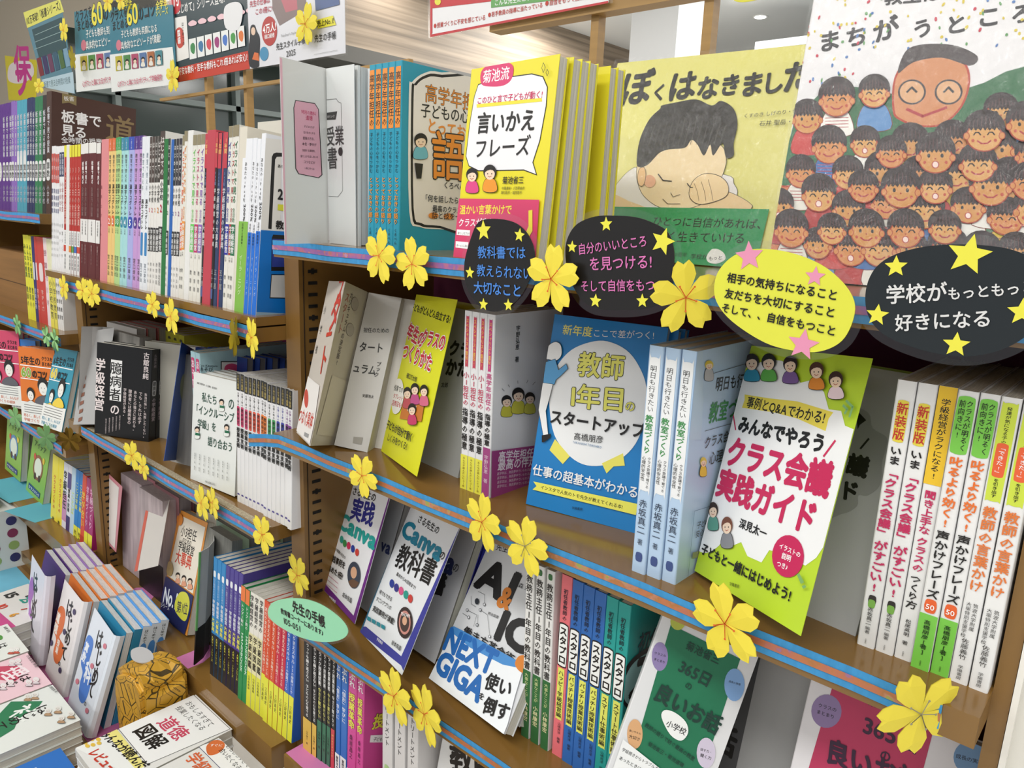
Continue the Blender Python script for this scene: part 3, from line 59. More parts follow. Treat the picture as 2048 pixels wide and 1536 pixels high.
 'sign_e':{'pose':[-0.8165,-0.03,-0.5536,0,0,0,0.2,0.2],'it':[['S',[-104.3,-32.2,-94.6,-13.2,-64.2,6.8,-15.8,26.7,22,35.9,54.3,37.5,81.7,33.2,92.4,24.3,84.8,11,60.3,-5.5,23.9,-21.6,-22.1,-34.6,-62.5,-39.8,-91.8,-39.7],'#97dcb4'],['t','先生の手帳',-36.4,0.5,18.71,79.6,0.09,'#1c1a1a',2.5],['t','教育書コーナーにあります♪',-67.5,-15.8,9.39,110.4,0.086,'#1c1a1a',2],['t','105-051',-62,-29.6,12.76,45.2,0.1,'#1c1a1a',1]]},
 'p_board':{'pose':[-2.6903,0.29,0.3217,0,0,0,0.2,0.2],'it':[['p',[-121.4,226.7,196.6,218.8,249,-35.4,-2.2,0.2],'#5d8a9c'],['p',[-121.4,226.7,196.6,218.8,218.3,183.5,-99.3,179.4],'#e4e06a'],['t','110万突破!「板書シリーズ」',-103.7,188.9,26.17,312.7,0.019,'#1c1a1a',1.5],['p',[-58.4,170.1,196.8,172.1,216.4,79.6,-19.3,86.3],'#2f4f56'],['l',[-35.2,151.9,198.7,155.6],1.5,'#9ab4b4'],['l',[-41,132.8,193.6,135.7],1.5,'#9ab4b4'],['l',[-46.8,113.5,188.4,115.7],1.5,'#9ab4b4'],['p',[-40.7,86.2,-2.3,86.8,14.6,34.5,-23.6,33.2],'#7a2530'],['p',[7.5,86.7,44.8,87.4,61.5,35.7,24.3,34.5],'#3a3060'],['p',[54.3,87.3,90.7,87.9,107.2,36.9,71,35.8],'#6a3a5a'],['p',[100,87.8,135.4,88.4,151.7,38.1,116.4,37],'#355a70'],['p',[144.4,88.3,178.9,88.9,195,39.3,160.6,38.2],'#4a6a3a'],['p',[187.7,88.8,221.3,89.4,237.2,40.4,203.7,39.3],'#7aa0b8'],['p',[-9.6,23.1,251,22.7,249,-35.4,11.5,-0.9],'#b8d0dc'],['t','板書で見る全時間の授業',4.7,-0.3,20.14,221.5,-0.018,'#40606a',0]]},
 'p_koku_back':{'pose':[-2.4153,0.285,0.2844,0,0,0,0.2,0.2],'it':[['p',[32.9,207.7,436.6,169.2,429.5,-9.2,1.3,3.4],'#3d7f93'],['p',[10.5,100.8,421.2,77.1,429.5,-9.2,1.3,3.4],'#eef0ee'],['t','クラスを',35.9,181.8,31.23,124.9,-0.005,'#1c1a1a',1.5],['t','まとめる',44.4,159,29.03,116.1,-0.037,'#1c1a1a',1.5],['t','60',150.3,157.8,71.72,78.9,-0.005,'#eee34a',2,['#1c1a1a',4]],['t','のコツ',225,161.7,41.9,113.7,-0.002,'#1c1a1a',2.5],['t','全学年',340.6,171.9,23.05,69.1,-0.035,'#eee34a',1.5],['t','シリーズ',337.7,156.2,18.46,73.8,-0.036,'#eee34a',1],['t','子どもも教師も笑顔になる',104.5,134.4,21.8,236.8,-0.053,'#f4f4f0',1],['t','具体的なエピソードが満載!',98,105.7,23.08,262.1,-0.036,'#f4f4f0',1],['e',83.7,117.1,18.6,-2,3.1,13.4,'#d27a8c'],['p',[51.6,91.9,99.9,89.4,96.1,52.6,48.6,54.4],'#c2b436'],['k',75.7,72.4,12.2,-1.1,1.4,6.2,'#1a1614','#f4d9c0','#e8e4da',1.6],['p',[109.8,88.8,156.5,86.5,153,50.3,107.2,52],'#4d8a4a'],['k',133.2,69.7,11.8,-1.1,1.3,6.1,'#1a1614','#f4d9c0','#e8e4da',1.6],['p',[166,85.9,211,83.6,207.9,48.1,163.7,49.7],'#b0486a'],['k',188.7,67.1,11.4,-1.1,1.3,6,'#1a1614','#f4d9c0','#e8e4da',1.6],['p',[220.2,83.1,263.7,80.9,260.9,45.9,218.2,47.5],'#5a78a8'],['k',242.2,64.6,11,-1.1,1.2,5.9,'#1a1614','#f4d9c0','#e8e4da',1.6],['p',[272.6,80.3,314.6,78.2,312.1,43.8,270.9,45.4],'#b06a3e'],['k',294,62.2,10.6,-1,1.1,5.8,'#1a1614','#f4d9c0','#e8e4da',1.6],['p',[323.2,77.7,363.8,75.7,361.6,41.8,321.7,43.3],'#4a8a94'],['k',344,59.9,10.3,-1,1,5.7,'#1a1614','#f4d9c0','#e8e4da',1.6],['t','心がスッと楽になる!ポジティブ学級経営',56.5,13.7,17.14,297.2,-0.02,'#c84a6a',1]]},
 'p_koku':{'pose':[-2.1315,0.27,0.266,0,0,0,0.2,0.2],'it':[['p',[23.2,186.3,367.9,154.5,365.5,-10,1.3,-0.5],'#3d7f93'],['p',[6.8,88.4,356.6,69.4,365.5,-10,1.3,-0.5],'#eef0ee'],['t','クラスを',26.3,162.6,26.44,105.8,0.005,'#1c1a1a',1.5],['t','まとめる',34,141.9,24.6,98.4,-0.031,'#1c1a1a',1.5],['t','60',123.7,141.6,60.96,67.1,0.004,'#eee34a',2,['#1c1a1a',4]],['t','のコツ',187.1,145.8,35.76,97.1,0.008,'#1c1a1a',2.5],['t','全学年',285.6,156.1,19.77,59.3,-0.028,'#eee34a',1.5],['t','シリーズ',283.4,141.7,15.83,63.3,-0.029,'#eee34a',1],['t','子どもも教師も笑顔になる',85.4,119.8,18.57,201.7,-0.048,'#f4f4f0',1],['t','具体的なエピソードが満載!',80.6,93.5,19.66,223.2,-0.031,'#f4f4f0',1],['e',68.2,103.8,15.8,-1.7,2.3,12.3,'#d27a8c'],['p',[41.7,80.5,82.6,78.6,80.2,44.9,40,46.2],'#c2b436'],['k',62.5,62.8,10.3,-1,1.1,5.7,'#1a1614','#f4d9c0','#e8e4da',1.6],['p',[91,78.1,130.5,76.3,128.4,43.1,89.6,44.4],'#4d8a4a'],['k',111.2,60.8,10,-0.9,1,5.6,'#1a1614','#f4d9c0','#e8e4da',1.6],['p',[138.6,75.8,176.9,74,175,41.4,137.5,42.7],'#b0486a'],['k',158.3,58.8,9.7,-0.9,0.9,5.5,'#1a1614','#f4d9c0','#e8e4da',1.6],['p',[184.8,73.6,221.8,71.9,220.2,39.7,183.8,41],'#5a78a8'],['k',203.9,56.8,9.4,-0.9,0.9,5.4,'#1a1614','#f4d9c0','#e8e4da',1.6],['p',[229.4,71.4,265.3,69.8,263.9,38.1,228.7,39.3],'#b06a3e'],['k',248,54.9,9.1,-0.9,0.8,5.4,'#1a1614','#f4d9c0','#e8e4da',1.6],['p',[272.7,69.3,307.5,67.7,306.3,36.6,272.1,37.7],'#4a8a94'],['k',290.8,53.1,8.8,-0.9,0.8,5.3,'#1a1614','#f4d9c0','#e8e4da',1.6],['t','心がスッと楽になる!ポジティブ学級経営',47.6,9.1,14.57,252.6,-0.015,'#c84a6a',1]]},
 'p_hajime':{'pose':[-1.7841,0.275,0.2611,0,0,0,0.2,0.2],'it':[['p',[11.5,215.3,327.1,181.7,328.6,0.7,1.6,0.3],'#33444a'],['p',[2.4,30,323.9,34.4,328.6,0.7,1.6,0.3],'#c8402e'],['t','「はじめて」シリーズ登場!',7,141.6,21.24,233.8,-0.026,'#f0f0ee',1.5],['e',9.8,162,40.8,-5.7,2.7,20.2,'#c8363e'],['t','新刊',-23.7,161.8,37.41,65.6,-0.041,'#ffffff',2],['p',[4.6,134.6,73.2,131.3,75.5,45.9,7.1,42.8],'#f0eeea'],['s',[17.8,106.6,37.5,112.2,54.9,102.2,55.5,76.7,32.1,69.6,18.7,83.9],'#c84a3a'],['v','国語',33.2,108,14.76,29.5,0,'#ffffff',2],['v','はじめての',53.6,121.3,9.7,48.5,0,'#1c1a1a',1],['p',[78.4,83,110.8,82.5,111.2,41.7,78.7,41.7],'#eef0ee'],['s',[85.7,70.2,99.1,73.5,106.7,64.8,100.1,51.3,86.4,57.5],'#3f8a50'],['s',[80.7,114.8,100.6,118.5,119.1,112.4,113.6,107.6,88.6,108.2],'#f0c8d0'],['p',[115.8,82.8,147.3,82.3,147.9,42.2,116.3,42.2],'#eef0ee'],['s',[122.9,70.2,135.9,73.4,143.4,64.9,137.1,51.6,123.7,57.7],'#3f78a8'],['s',[124.9,113.6,144.1,117.2,162,111.3,156.7,106.5,132.6,107.1],'#f0c8d0'],['p',[152.2,82.7,182.7,82.2,183.5,42.6,152.8,42.6],'#eef0ee'],['s',[159.1,70.2,171.7,73.4,179,65,172.9,51.9,159.9,57.9],'#d84a5a'],['s',[167.6,112.4,186.1,116,203.4,110.2,198.4,105.5,175,106],'#f0c8d0'],['p',[187.5,82.5,217.2,82,218.1,43,188.3,43],'#eef0ee'],['s',[194.3,70.3,206.5,73.4,213.6,65.1,207.8,52.2,195.1,58.1],'#a03a7a'],['s',[208.8,111.2,226.7,114.8,243.5,109.1,238.6,104.4,216,105],'#f0c8d0'],['p',[221.7,82.3,250.6,81.8,251.7,43.4,222.7,43.4],'#eef0ee'],['s',[228.4,70.3,240.3,73.4,247.2,65.2,241.6,52.5,229.3,58.3],'#4a78c8'],['s',[248.6,110.1,265.9,113.7,282.2,108,277.5,103.5,255.7,104],'#f0c8d0'],['p',[255.1,82.2,283.1,81.7,284.4,43.8,256.2,43.8],'#eef0ee'],['s',[261.6,70.3,273.1,73.3,279.9,65.3,274.6,52.7,262.5,58.5],'#4a9a4a'],['s',[287.2,109.1,303.9,112.5,319.7,107,315.2,102.5,294.1,103],'#f0c8d0'],['p',[287.5,82,314.8,81.6,316.2,44.2,288.8,44.2],'#eef0ee'],['s',[293.9,70.3,305.1,73.3,311.7,65.3,306.6,53,294.8,58.6],'#e07a3a'],['s',[324.5,108.1,340.7,111.5,356,106,351.6,101.6,331.2,102.1],'#f0c8d0'],['t','不安な教科・苦手な教科もこれ1冊あれば安心!',25.1,14.9,16.14,298.7,0.007,'#ffffff',1],['s',[239.5,121.3,265.4,129.3,301.8,124.2,312.4,105.7,292,76.9,242.7,85.7],'#e8e8ea']]},
 'p_techo':{'pose':[-1.4466,0.27,0.2607,0,0,0,0.2,0.2],'it':[['p',[-1.6,179.4,311.3,151.1,313.2,-3.7,-0,-0.5],'#e4e4ea'],['p',[87.7,127.5,195.5,121.5,201.3,80.1,111.1,64.2,88.6,95.3],'#8a7a78'],['p',[118.7,107.1,170,105,171.7,84.1,133.2,84],'#c0707a'],['s',[4.1,56.3,8.4,75.5,23,76.5,30.8,64.4,41.2,49.2,36,13.3,32.2,-0.5,0.3,3.8,-2.5,31.4],'#24262c'],['e',17.6,65.9,8,-1,0.5,7.2,'#e8c8b0'],['p',[19.6,27.7,33.9,24.8,35.8,10.5,10,15.8],'#d9703a'],['e',75.5,59.1,27.1,-3.2,1.5,25.7,'#b8403c'],['t','4万人!',53.1,57.6,17.81,47,0.027,'#ffffff',2],['t','樋口綾香',58.1,47.3,8.98,35.9,0.001,'#ffffff',1],['e',54.8,21.3,15.6,-1.6,0.8,12.5,'#4a90b8'],['t','先生の仕事は',8,110.4,12.21,73.3,-0.027,'#c04a5a',1],['t','この1冊に!',27.1,94,12.04,61.4,-0.022,'#c04a5a',1],['t','先生スタイル手帳',98.2,23.7,13.07,96.2,0.018,'#1c1a1a',1],['t','2025',132.2,8,14.21,31.3,0.029,'#555555',1],['t',"Teacher's Style",115.4,43.6,6.31,52.1,0.012,'#888888',0],['p',[226,111.8,294.7,106.2,299.5,74.1,229.5,73.7],'#5a6c98'],['p',[229.1,58.6,280.3,59.5,289,43.6,235.8,43.8],'#e9e14a'],['t','売上No.1!',232.6,47.5,11.52,51.1,-0.006,'#1c1a1a',2],['t','先生の手帳',224.1,23.4,13.8,64.5,-0.014,'#1c1a1a',1],['l',[222.5,3,292.7,2.9],0.5,'#888888']]},
 'p_banner':{'pose':[-0.9146,0.27,0.2567,0,0,0,0.2,0.2],'it':[['p',[-7.4,81.1,317.7,64.6,322.8,3.5,-3.8,1.5],'#f1f0f2'],['p',[-7.4,81.1,317.7,64.6,321.4,20.4,-4.7,40.9],'#c83a40'],['p',[-4.7,40.9,0.1,40.7,1,6.5,-3.8,1.5],'#c83a40'],['p',[-3.9,4.4,322.6,5.2,322.8,2.6,-3.8,0.9],'#c83a40'],['p',[121.8,38.8,320.8,27.6,321.9,13.3,122.5,24.6],'#6aa860'],['t','こんな先生におすすめ',128.4,26.8,8.53,85.3,-0.038,'#ffffff',1],['t','●授業づくりに不安を感じている',3.6,12.7,7.77,108.9,-0.018,'#c0392b',1],['t','●若手教員の指導に当たっている',116.9,13.2,7.18,100.6,-0.006,'#c0392b',1],['t','●自信をもって授業したい',221,13.4,7.54,84.6,-0.015,'#c0392b',1],['e',12.4,48.2,6.8,-1,-0.1,5.1,'#e9e14a']]},
 'p_oval':{'pose':[-0.4847,0.275,0.2476,0,0,0,0.2,0.2],'it':[['S',[58.8,-8,64.2,-10.1,72.8,-11.2,84,-10.9,89.2,-8.7,83.1,-3,68.7,0.1,57.5,-1.7,56.7,-5],'#e4df4a'],['t','学校',46.8,-2.4,12.83,25.7,0.007,'#c84a5a',2]]},
 'p_far':{'pose':[-5.0172,0.9,0.6225,0,0,0,0.2,0.2],'it':[['p',[-224.8,149.7,300.8,74,230.1,-120,-236.3,-89.6],'#e8d82c'],['s',[-210,27.1,-159.4,89.5,10.5,98,212,70.8,230.4,6.5,53.3,-18.9,-134.8,-4.1],'#f4e8ec'],['t','保',-85.4,16.8,200.52,286.5,-0.096,'#d8389a',2],['t','フ',-99,-65.1,167.02,238.6,-0.07,'#d8389a',4]]},
 'turqface':{'pose':[-0.689,0.021,-0.0457,1.5708,0,0,0.148,0.208],'it':[['s',[10.3,173.6,14.7,187.5,33.1,200.2,59.4,205.2,152.1,204.1,161.3,19.8,76.9,25.8,31.2,27.9,14.2,45.4],'#eeeae6'],['s',[13.8,172.4,18.2,186.3,34.3,197.9,59.5,202.6,157.9,203.1,167.1,23.9,63.8,27.5,31.2,29.7,17.7,47.3],'#1c1a1a'],['s',[17.2,171.2,21.2,185.1,35.5,195.2,59.6,199.6,163.7,202.1,173.1,26,63.8,30.3,33.6,32.5,20.8,49.2],'#ece6e2'],['t','高学年担任の',33.6,170.9,21.78,120.1,0,'#e08a2e',0.5,['#1c1a1a',2]],['t','子どもの心をつかむ',28,153.2,16.77,141.1,0.031,'#1c1a1a',1],['t','とっておきの',37.8,137.2,18.59,94.9,-0.024,'#e8923a',2],['t','語り',46,89.6,58.77,111.7,0.03,'#f0952e',1.2,['#1c1a1a',3.2]],['t','くろぺん',66.5,75.5,8.88,35.5,0,'#1c1a1a',1],['t','「何を話したらいい?」',33.1,58.6,8.71,88.8,-0.003,'#1c1a1a',1],['t','最高のクラスをつくる',49.4,47.4,8.44,81.5,-0.017,'#1c1a1a',1],['e',51.5,42,8.1,0.2,-0.1,3.7,'#e8923a'],['e',76.4,42.1,8.4,0.2,-0.1,3.7,'#e8923a'],['t','話と技を一気に',48.3,39.2,8.84,68.8,-0.004,'#1c1a1a',1],['k',28.4,125,9.1,0.9,-0.1,7.2,'#1a1614','#f4d9c0','#6fb8cc',1.6],['p',[19.4,100.1,32.4,100.2,30.3,83.3,23.1,82.9],'#1c1a1a']]},
 'unoface':{'pose':[-0.555,0.045,-0.319,1.5708,0,0,0.12,0.212],'it':[['v','宇野弘恵 著',38.6,197.9,7.18,43.1,0,'#333333',1],['k',23.8,111,8.1,-1.3,-0.4,6.3,'#1a1614','#f4d9c0','#c8c440',1.7],['k',43.2,115.4,10,-1.5,-0.5,7.7,'#1a1614','#f4d9c0','#c8c440',1.7],['k',63.7,108.4,8.6,-1.4,-0.4,6.5,'#1a1614','#f4d9c0','#c8c440',1.7],['l',[13.7,128,17.8,124.7],0.6,'#1c1a1a'],['l',[24,131.1,26.3,128],0.6,'#1c1a1a'],['l',[39.9,133.5,40.6,130.2],0.6,'#1c1a1a'],['l',[57.9,131.9,56.1,128.8],0.6,'#1c1a1a'],['l',[71.4,127.8,66.8,125],0.6,'#1c1a1a'],['p',[0.5,57.1,106.7,44.7,112.1,-23.6,2.1,-2.7],'#9c3f7c'],['t','高学年担任を支える',10.8,43.6,12.66,113.9,-0.139,'#f0e6ee',1.5],['t','最高の伴走者',10.3,32.4,13.95,83.7,-0.134,'#f0e6ee',1.5],['t','高学年は、無我夢中でいられる最後の時間',9.8,26.2,4.14,78.6,-0.138,'#e0c8d8',0],['t','高学年は、無我夢中でいられる最後の時間',10.1,21,4.15,78.8,-0.14,'#e0c8d8',0],['t','高学年は、無我夢中でいられる最後の時間',10.4,15.8,4.15,78.9,-0.142,'#e0c8d8',0],['t','高学年は、無我夢中でいられる最後の時間',10.6,10.6,4.16,79.1,-0.144,'#e0c8d8',0]]},
 'akaface':{'pose':[-0.2955,0.015,-0.319,1.5708,0,0,0.148,0.213],'it':[['p',[-18.1,215.1,8.5,214.2,19.3,166.2,21.7,132.3,-24.3,141.5,-16.7,178.7],'#b9d0e6'],['t','明日も行きたい',39.1,174.4,14.2,99.4,-0.068,'#333333',1],['t','教室づくり',31.7,147,20.5,92.8,-0.078,'#3f8f4f',1.5],['l',[28.5,190.7,94.3,191.7],0.5,'#555555'],['l',[27.5,139.2,104.6,135.4],0.5,'#555555'],['k',22.6,199,7,-0.9,-0.7,3.7,'#e0c84a','#f4d9c0','#b8b8bc',2.5],['t','クラス会議で育てる',27.8,123.2,12.12,109.1,-0.045,'#333333',1],['t','心理的安全性',40,105.8,13.43,80.6,-0.085,'#333333',1],['k',28.9,109.8,5.5,-1.2,-0.8,4.3,'#e0c84a','#f4d9c0','#e8c84a',2],['l',[20.1,66,50.3,62.3],0.5,'#5a7aa0'],['l',[20.1,66,20.5,1.7],0.6,'#5a7aa0'],['t','子どもが',28,47.1,7.37,29.5,-0.135,'#333333',1],['t','安心の',26.8,38.3,7.61,22.8,-0.101,'#333333',1],['p',[24.4,24.4,41.8,21.1,42.5,14.6,24.7,18.1],'#8a8a7a']]},
 'tealface':{'pose':[-0.3565,0.052,-0.5984,1.5708,0,0,0.148,0.222],'it':[['t','初任者教師の',17.9,163.9,24.63,138.1,-0.224,'#123a48',1.5],['s',[-8,129,-7.5,146.7,5.3,158.7,28.9,160.8,61.3,154.1,99.1,128,98.9,88.4,74.2,72.7,26.6,91.2,3.3,108.7],'#1c1a1a'],['s',[-1.9,125.9,-1.1,141.9,10.5,152.7,32.8,154.5,62.2,148.1,90.5,127.9,89.1,95,66,82.7,25.9,96.3,5.9,111.1],'#9fd0d0'],['t','スタプロ',5.1,117,55.16,206.2,-0.24,'#1c1a1a',4]]},
 'pinkface':{'pose':[-0.7841,0.035,-0.853,1.5708,0,0,0.148,0.21],'it':[['t','「いい授業」',16.3,159.9,16.23,91,-0.216,'#f4f0f2',3],['t','授業革命',14.7,99.2,24.83,96,-0.304,'#e4df4e',2.5,['#1c1a1a',4]],['p',[13.3,88,44,73.7,44.1,60,11.8,76.9],'#f0f0f0'],['t','子どもが',17.6,76.3,6.58,26.3,-0.467,'#1c1a1a',1]]},
 'ipadface':{'pose':[-0.993,0.012,-0.157,1.5708,0,0.1,0.182,0.262],'it':[['p',[-3.6,249.4,24.2,252.2,31,123.2,-0.7,123.4],'#e6e4e0'],['p',[10.8,226,13,231,17.1,233.1,27.5,234.6,27.9,229.6,18.5,227.4,16.2,223.3,17,125.4,11.7,125.7],'#1c1a1a'],['t','あなたのiPadを',20.5,213.1,5.4,38.9,0.075,'#1c1a1a',2],['t','200%',23.5,169.2,20.34,39.2,0.02,'#1c1a1a',3],['p',[24.6,161.9,41.2,163.2,41.8,153.9,24.6,153.5],'#d8d83a'],['t','教師',23.2,127.9,12.99,26,0.041,'#1c1a1a',3],['p',[-0.6,122.4,54.9,125.7,64.7,-7.3,-6.9,-1.7],'#0a6fc4'],['p',[17.8,113.2,19.6,118.1,39.9,119.3,43.6,67.7,19.8,66],'#1c1a1a'],['p',[18.9,112.3,39.2,113.5,42.1,73.4,20.5,71.7],'#2a3a8a'],['p',[20.2,61.2,43.9,62.4,46.5,26.9,19.8,26.1],'#1c1a1a'],['p',[21.3,59.9,44,61.4,46.3,28.3,21.1,27.6],'#c8c8c8'],['p',[-6.8,5.4,63.8,4.7,64.2,-1.3,-6.9,-0.8],'#8fb0c8']]},
 'kitaface':{'pose':[-1.24,0.05,-0.4818,1.5708,0,0,0.182,0.225],'it':[['t','Kyo Kitamura',-2.4,202.3,5.2,34.3,-0.148,'#2a3a44',1],['t','あそび',-2.8,194.1,8.54,25.6,-0.129,'#2a3a44',1],['p',[37.9,207.2,82.6,201.9,81,161.4,36.1,167.7],'#1c1a1a'],['p',[39.6,205.3,80.7,200.4,79.1,161.6,37.8,167.5],'#eceaea'],['s',[46.3,197.7,58.3,200.5,70.1,194.7,72.6,182.9,57.4,179.1,44.3,186.6],'#d84a7a'],['p',[93.4,202,116.9,199.3,115.8,168.3,92.2,171.5],'#c83a72']]},
 'redc2face':{'pose':[-2.02,0.042,-0.2995,1.5708,0,0,0.1,0.2],'it':[['t','十勝',2.5,186.1,9.07,18.1,-0.205,'#e8c8c0',2]]},
 'flap_a1':{'pose':[-0.8267,-0.0431,-0.0456,1.7999,0.0045,-0.0071,0.077,0.2134],'it':[['p',[-1.3,212.6,3.5,211.7,2.5,-7.1,-2.7,-7],'#e8b8c8'],['p',[23.1,169.1,56.1,169.9,62.7,163.5,67.1,85.1,60.5,80.9,25.3,83.7,20.3,89.8,19.7,159.8],'#1c1a1a'],['p',[23.8,168.3,55.5,168.9,61.4,163.3,65.4,85.4,59.7,81.8,26.1,84.6,21.6,90.3,20.7,159.9],'#e0aabc'],['t','特別の教科',32.2,155.2,4.97,24.9,0.011,'#c83a6a',1],['t','道徳',39.3,148.8,6.04,12.1,0.039,'#c83a6a',1],['t','子どもたちが',36.1,139.4,3,18,0.035,'#3a2a30',0.5],['t','生き生きとする',34.8,132.4,2.89,20.2,0.037,'#3a2a30',0.5],['t','授業の方法、',33.6,125.3,3.73,22.4,0.036,'#3a2a30',0.5],['t','本気・夢中が',32.3,118.3,4.1,24.6,0.035,'#3a2a30',0.5],['t','加速する展開例、',32,111.3,3.08,24.6,0.028,'#3a2a30',0.5],['t','盛り上がる話し合いの',28.9,104.1,3.06,30.6,0.032,'#3a2a30',0.5],['t','コツなどが',33.7,97.5,4.07,20.3,0.004,'#3a2a30',0.5],['t','一冊に学べる!',34.5,90.5,2.78,18.2,-0.01,'#3a2a30',0.5]]},
 'page_a1':{'pose':[-0.8418,0.0315,-0.0452,-0.0231,0.0121,0.0078,0.0588,0.2129],'it':[['l',[-0.6,176.2,21.6,176.3,24.9,172.8,31.5,170.6,32,66.8,21.5,59,0.5,59.5],0.5,'#4a4a4a'],['p',[-0.1,161,22.9,161.6,19.2,152.1,-0.4,152.4],'#3a3a3a'],['t','まくいく!',1.1,154.8,3.63,16.5,0.01,'#f0f0f0',0],['t','受業',-2.5,123,24.54,39.4,0.023,'#444444',1],['t','書',-0,95.3,28.17,22.6,0.037,'#444444',1],['e',28.9,113.9,4.7,-0.1,0.1,5.2,'#333333']]},
 'st_a':{'pose':[-0.879,-0.0007,-0.3049,-0.4021,-0.242,-0.0875,0.0905,0.2138],'it':[['t','ス',56.9,180.6,50.52,39.5,0.091,'#c8402e',2],['t','タ',54.3,149.1,56.03,43.8,0.114,'#c8402e',2],['t','ー',53,125.9,40.93,32,0.152,'#c8402e',2],['t','ト',54.2,90.3,44.63,34.9,0.237,'#c8402e',2],['v','小学校',15.8,187.6,9.61,82.4,0,'#3a3a3a',1],['p',[-12.2,80,77,76.6,98.2,2.4,-7.8,2.6],'#ece8e4'],['e',17.9,51.1,12.7,1.9,-11.9,11.4,'#c84a3a'],['t','つなぐ具体',-2.8,16.9,21.47,86.2,0.059,'#c8402e',2],['p',[49.9,10.4,76.4,12.4,75.8,7.1,50.2,5.1],'#9a9a9a']]},
 'st_b':{'pose':[-0.8026,-0.0304,-0.2997,2.0417,0.1105,0.2755,0.074,0.2166],'it':[['v','スタート',13.9,205.4,12.64,56.2,0,'#b06a5a',1],['v','カリキュラムの決定版!',25,207.5,9.08,99.9,0,'#5a5048',1],['e',39.5,194.1,10.3,1.8,-4.3,8.3,'#a8a298','#6a6258',0.5],['e',42.4,159,11.3,1.6,-4.1,8,'#a8a298','#6a6258',0.5],['p',[19.2,94.8,92.3,87.1,89.7,10.7,12,15.1],'#c8c2b2']]},
 'st_c':{'pose':[-0.8239,0.0222,-0.3146,0.5027,-0.3314,0.0952,0.0492,0.2149],'it':[['t','担任のための',5.2,159.4,7.41,37.8,0.141,'#333333',1],['t','タート',4.6,132.7,14.98,36.1,0.115,'#333333',1.5],['t','ュラム',1.8,103.6,14.45,34.8,0.025,'#333333',1.5],['v','ブック',37.9,123.3,7.24,21.7,0,'#333333',1],['t','安藤浩太',24.7,71.8,4.74,16.6,0.085,'#444444',1],['p',[25.2,16.7,38.7,18.3,38.7,8.6,26.1,8.2],'#9a968e']]},
 'meetpage':{'pose':[-0.2935,0.06,-0.319,-0.0936,-0.272,-0,0.1454,0.215],'it':[['s',[63.6,181.3,91,181.5,111.5,177.9,118.2,166.1,130.6,161.2,132.1,149.9,131.9,140.7,134.9,123.3,127.8,111.9,120.7,109.8,121.7,100.8,111.3,90.8,88.5,84.9],'#9a9a9a'],['t','議',105.5,126.8,18.11,17.5,-0.024,'#1c1a1a',4],['t','ド',105.4,103.8,17.05,16.5,0.142,'#1c1a1a',4],['l',[117.4,156.7,113.2,147.6],1.6,'#1c1a1a'],['p',[101.7,178.4,111.9,171.3,107.9,166.4,107.1,162.2],'#1c1a1a']]},
 'gradepage':{'pose':[-0.7719,0.0798,-0.32,-0.1045,-0.2342,-0.0031,0.1461,0.206],'it':[['t','クラ',78.3,146.4,22.04,42.6,0.044,'#1c1a1a',4],['t','かた',80.2,121,23.44,45.3,0.092,'#1c1a1a',4],['t','太郎',77.9,103.1,7.21,14.4,0.122,'#1c1a1a',1]]},
 'canvapage_a':{'pose':[-0.934,0.1,-0.5984,-0.16,-0.33,-0.04,0.148,0.21],'it':[['t','va',89.4,93.7,26.21,26.9,0.064,'#26305e',3]]},
 'canvapage_b':{'pose':[-0.797,0.08,-0.5984,-0.22,-0.45,-0.12,0.148,0.21],'it':[['t','a',102.2,112.4,40.89,21,0.03,'#26305e',4],['t','の',119.9,118.7,13.99,14,0.057,'#1c1a1a',1],['t','書',91.8,80.3,32.9,28.9,0.194,'#1c1a1a',4]]},
 'greencov':{'pose':[-1.2147,0.0003,-0.7596,-0.3233,-0.2592,-0.5121,0.116,0.1424],'it':[]},
 'flap_b3':{'pose':[-1.5758,0.0307,-0.7807,-0.0561,-0.4542,-0.4803,0.0978,0.1404],'it':[['p',[-0.6,140.7,13.1,140.4,14,-0.7,0.6,-0.3],'#c8604e']]},
 'pink_b3':{'pose':[-1.8398,0.0604,-0.7978,0.0476,-0.0752,0.1802,0.0772,0.1703],'it':[['p',[11.4,163.6,62.4,163.1,69.4,6.6,9.6,9],'#e8e0dc'],['v','小2担任のための',17.5,129.8,9.98,49.9,0,'#1c1a1a',1],['v','大事典',18.8,76.7,13.93,29.8,0,'#c84a5a',1]]},
 'bluecov':{'pose':[-1.2916,-0.0102,-0.449,2.4746,0.1209,0.3093,0.1153,0.2143],'it':[['e',83.8,135.1,43.3,3.3,-19,28.2,'#8a8c6a']]},
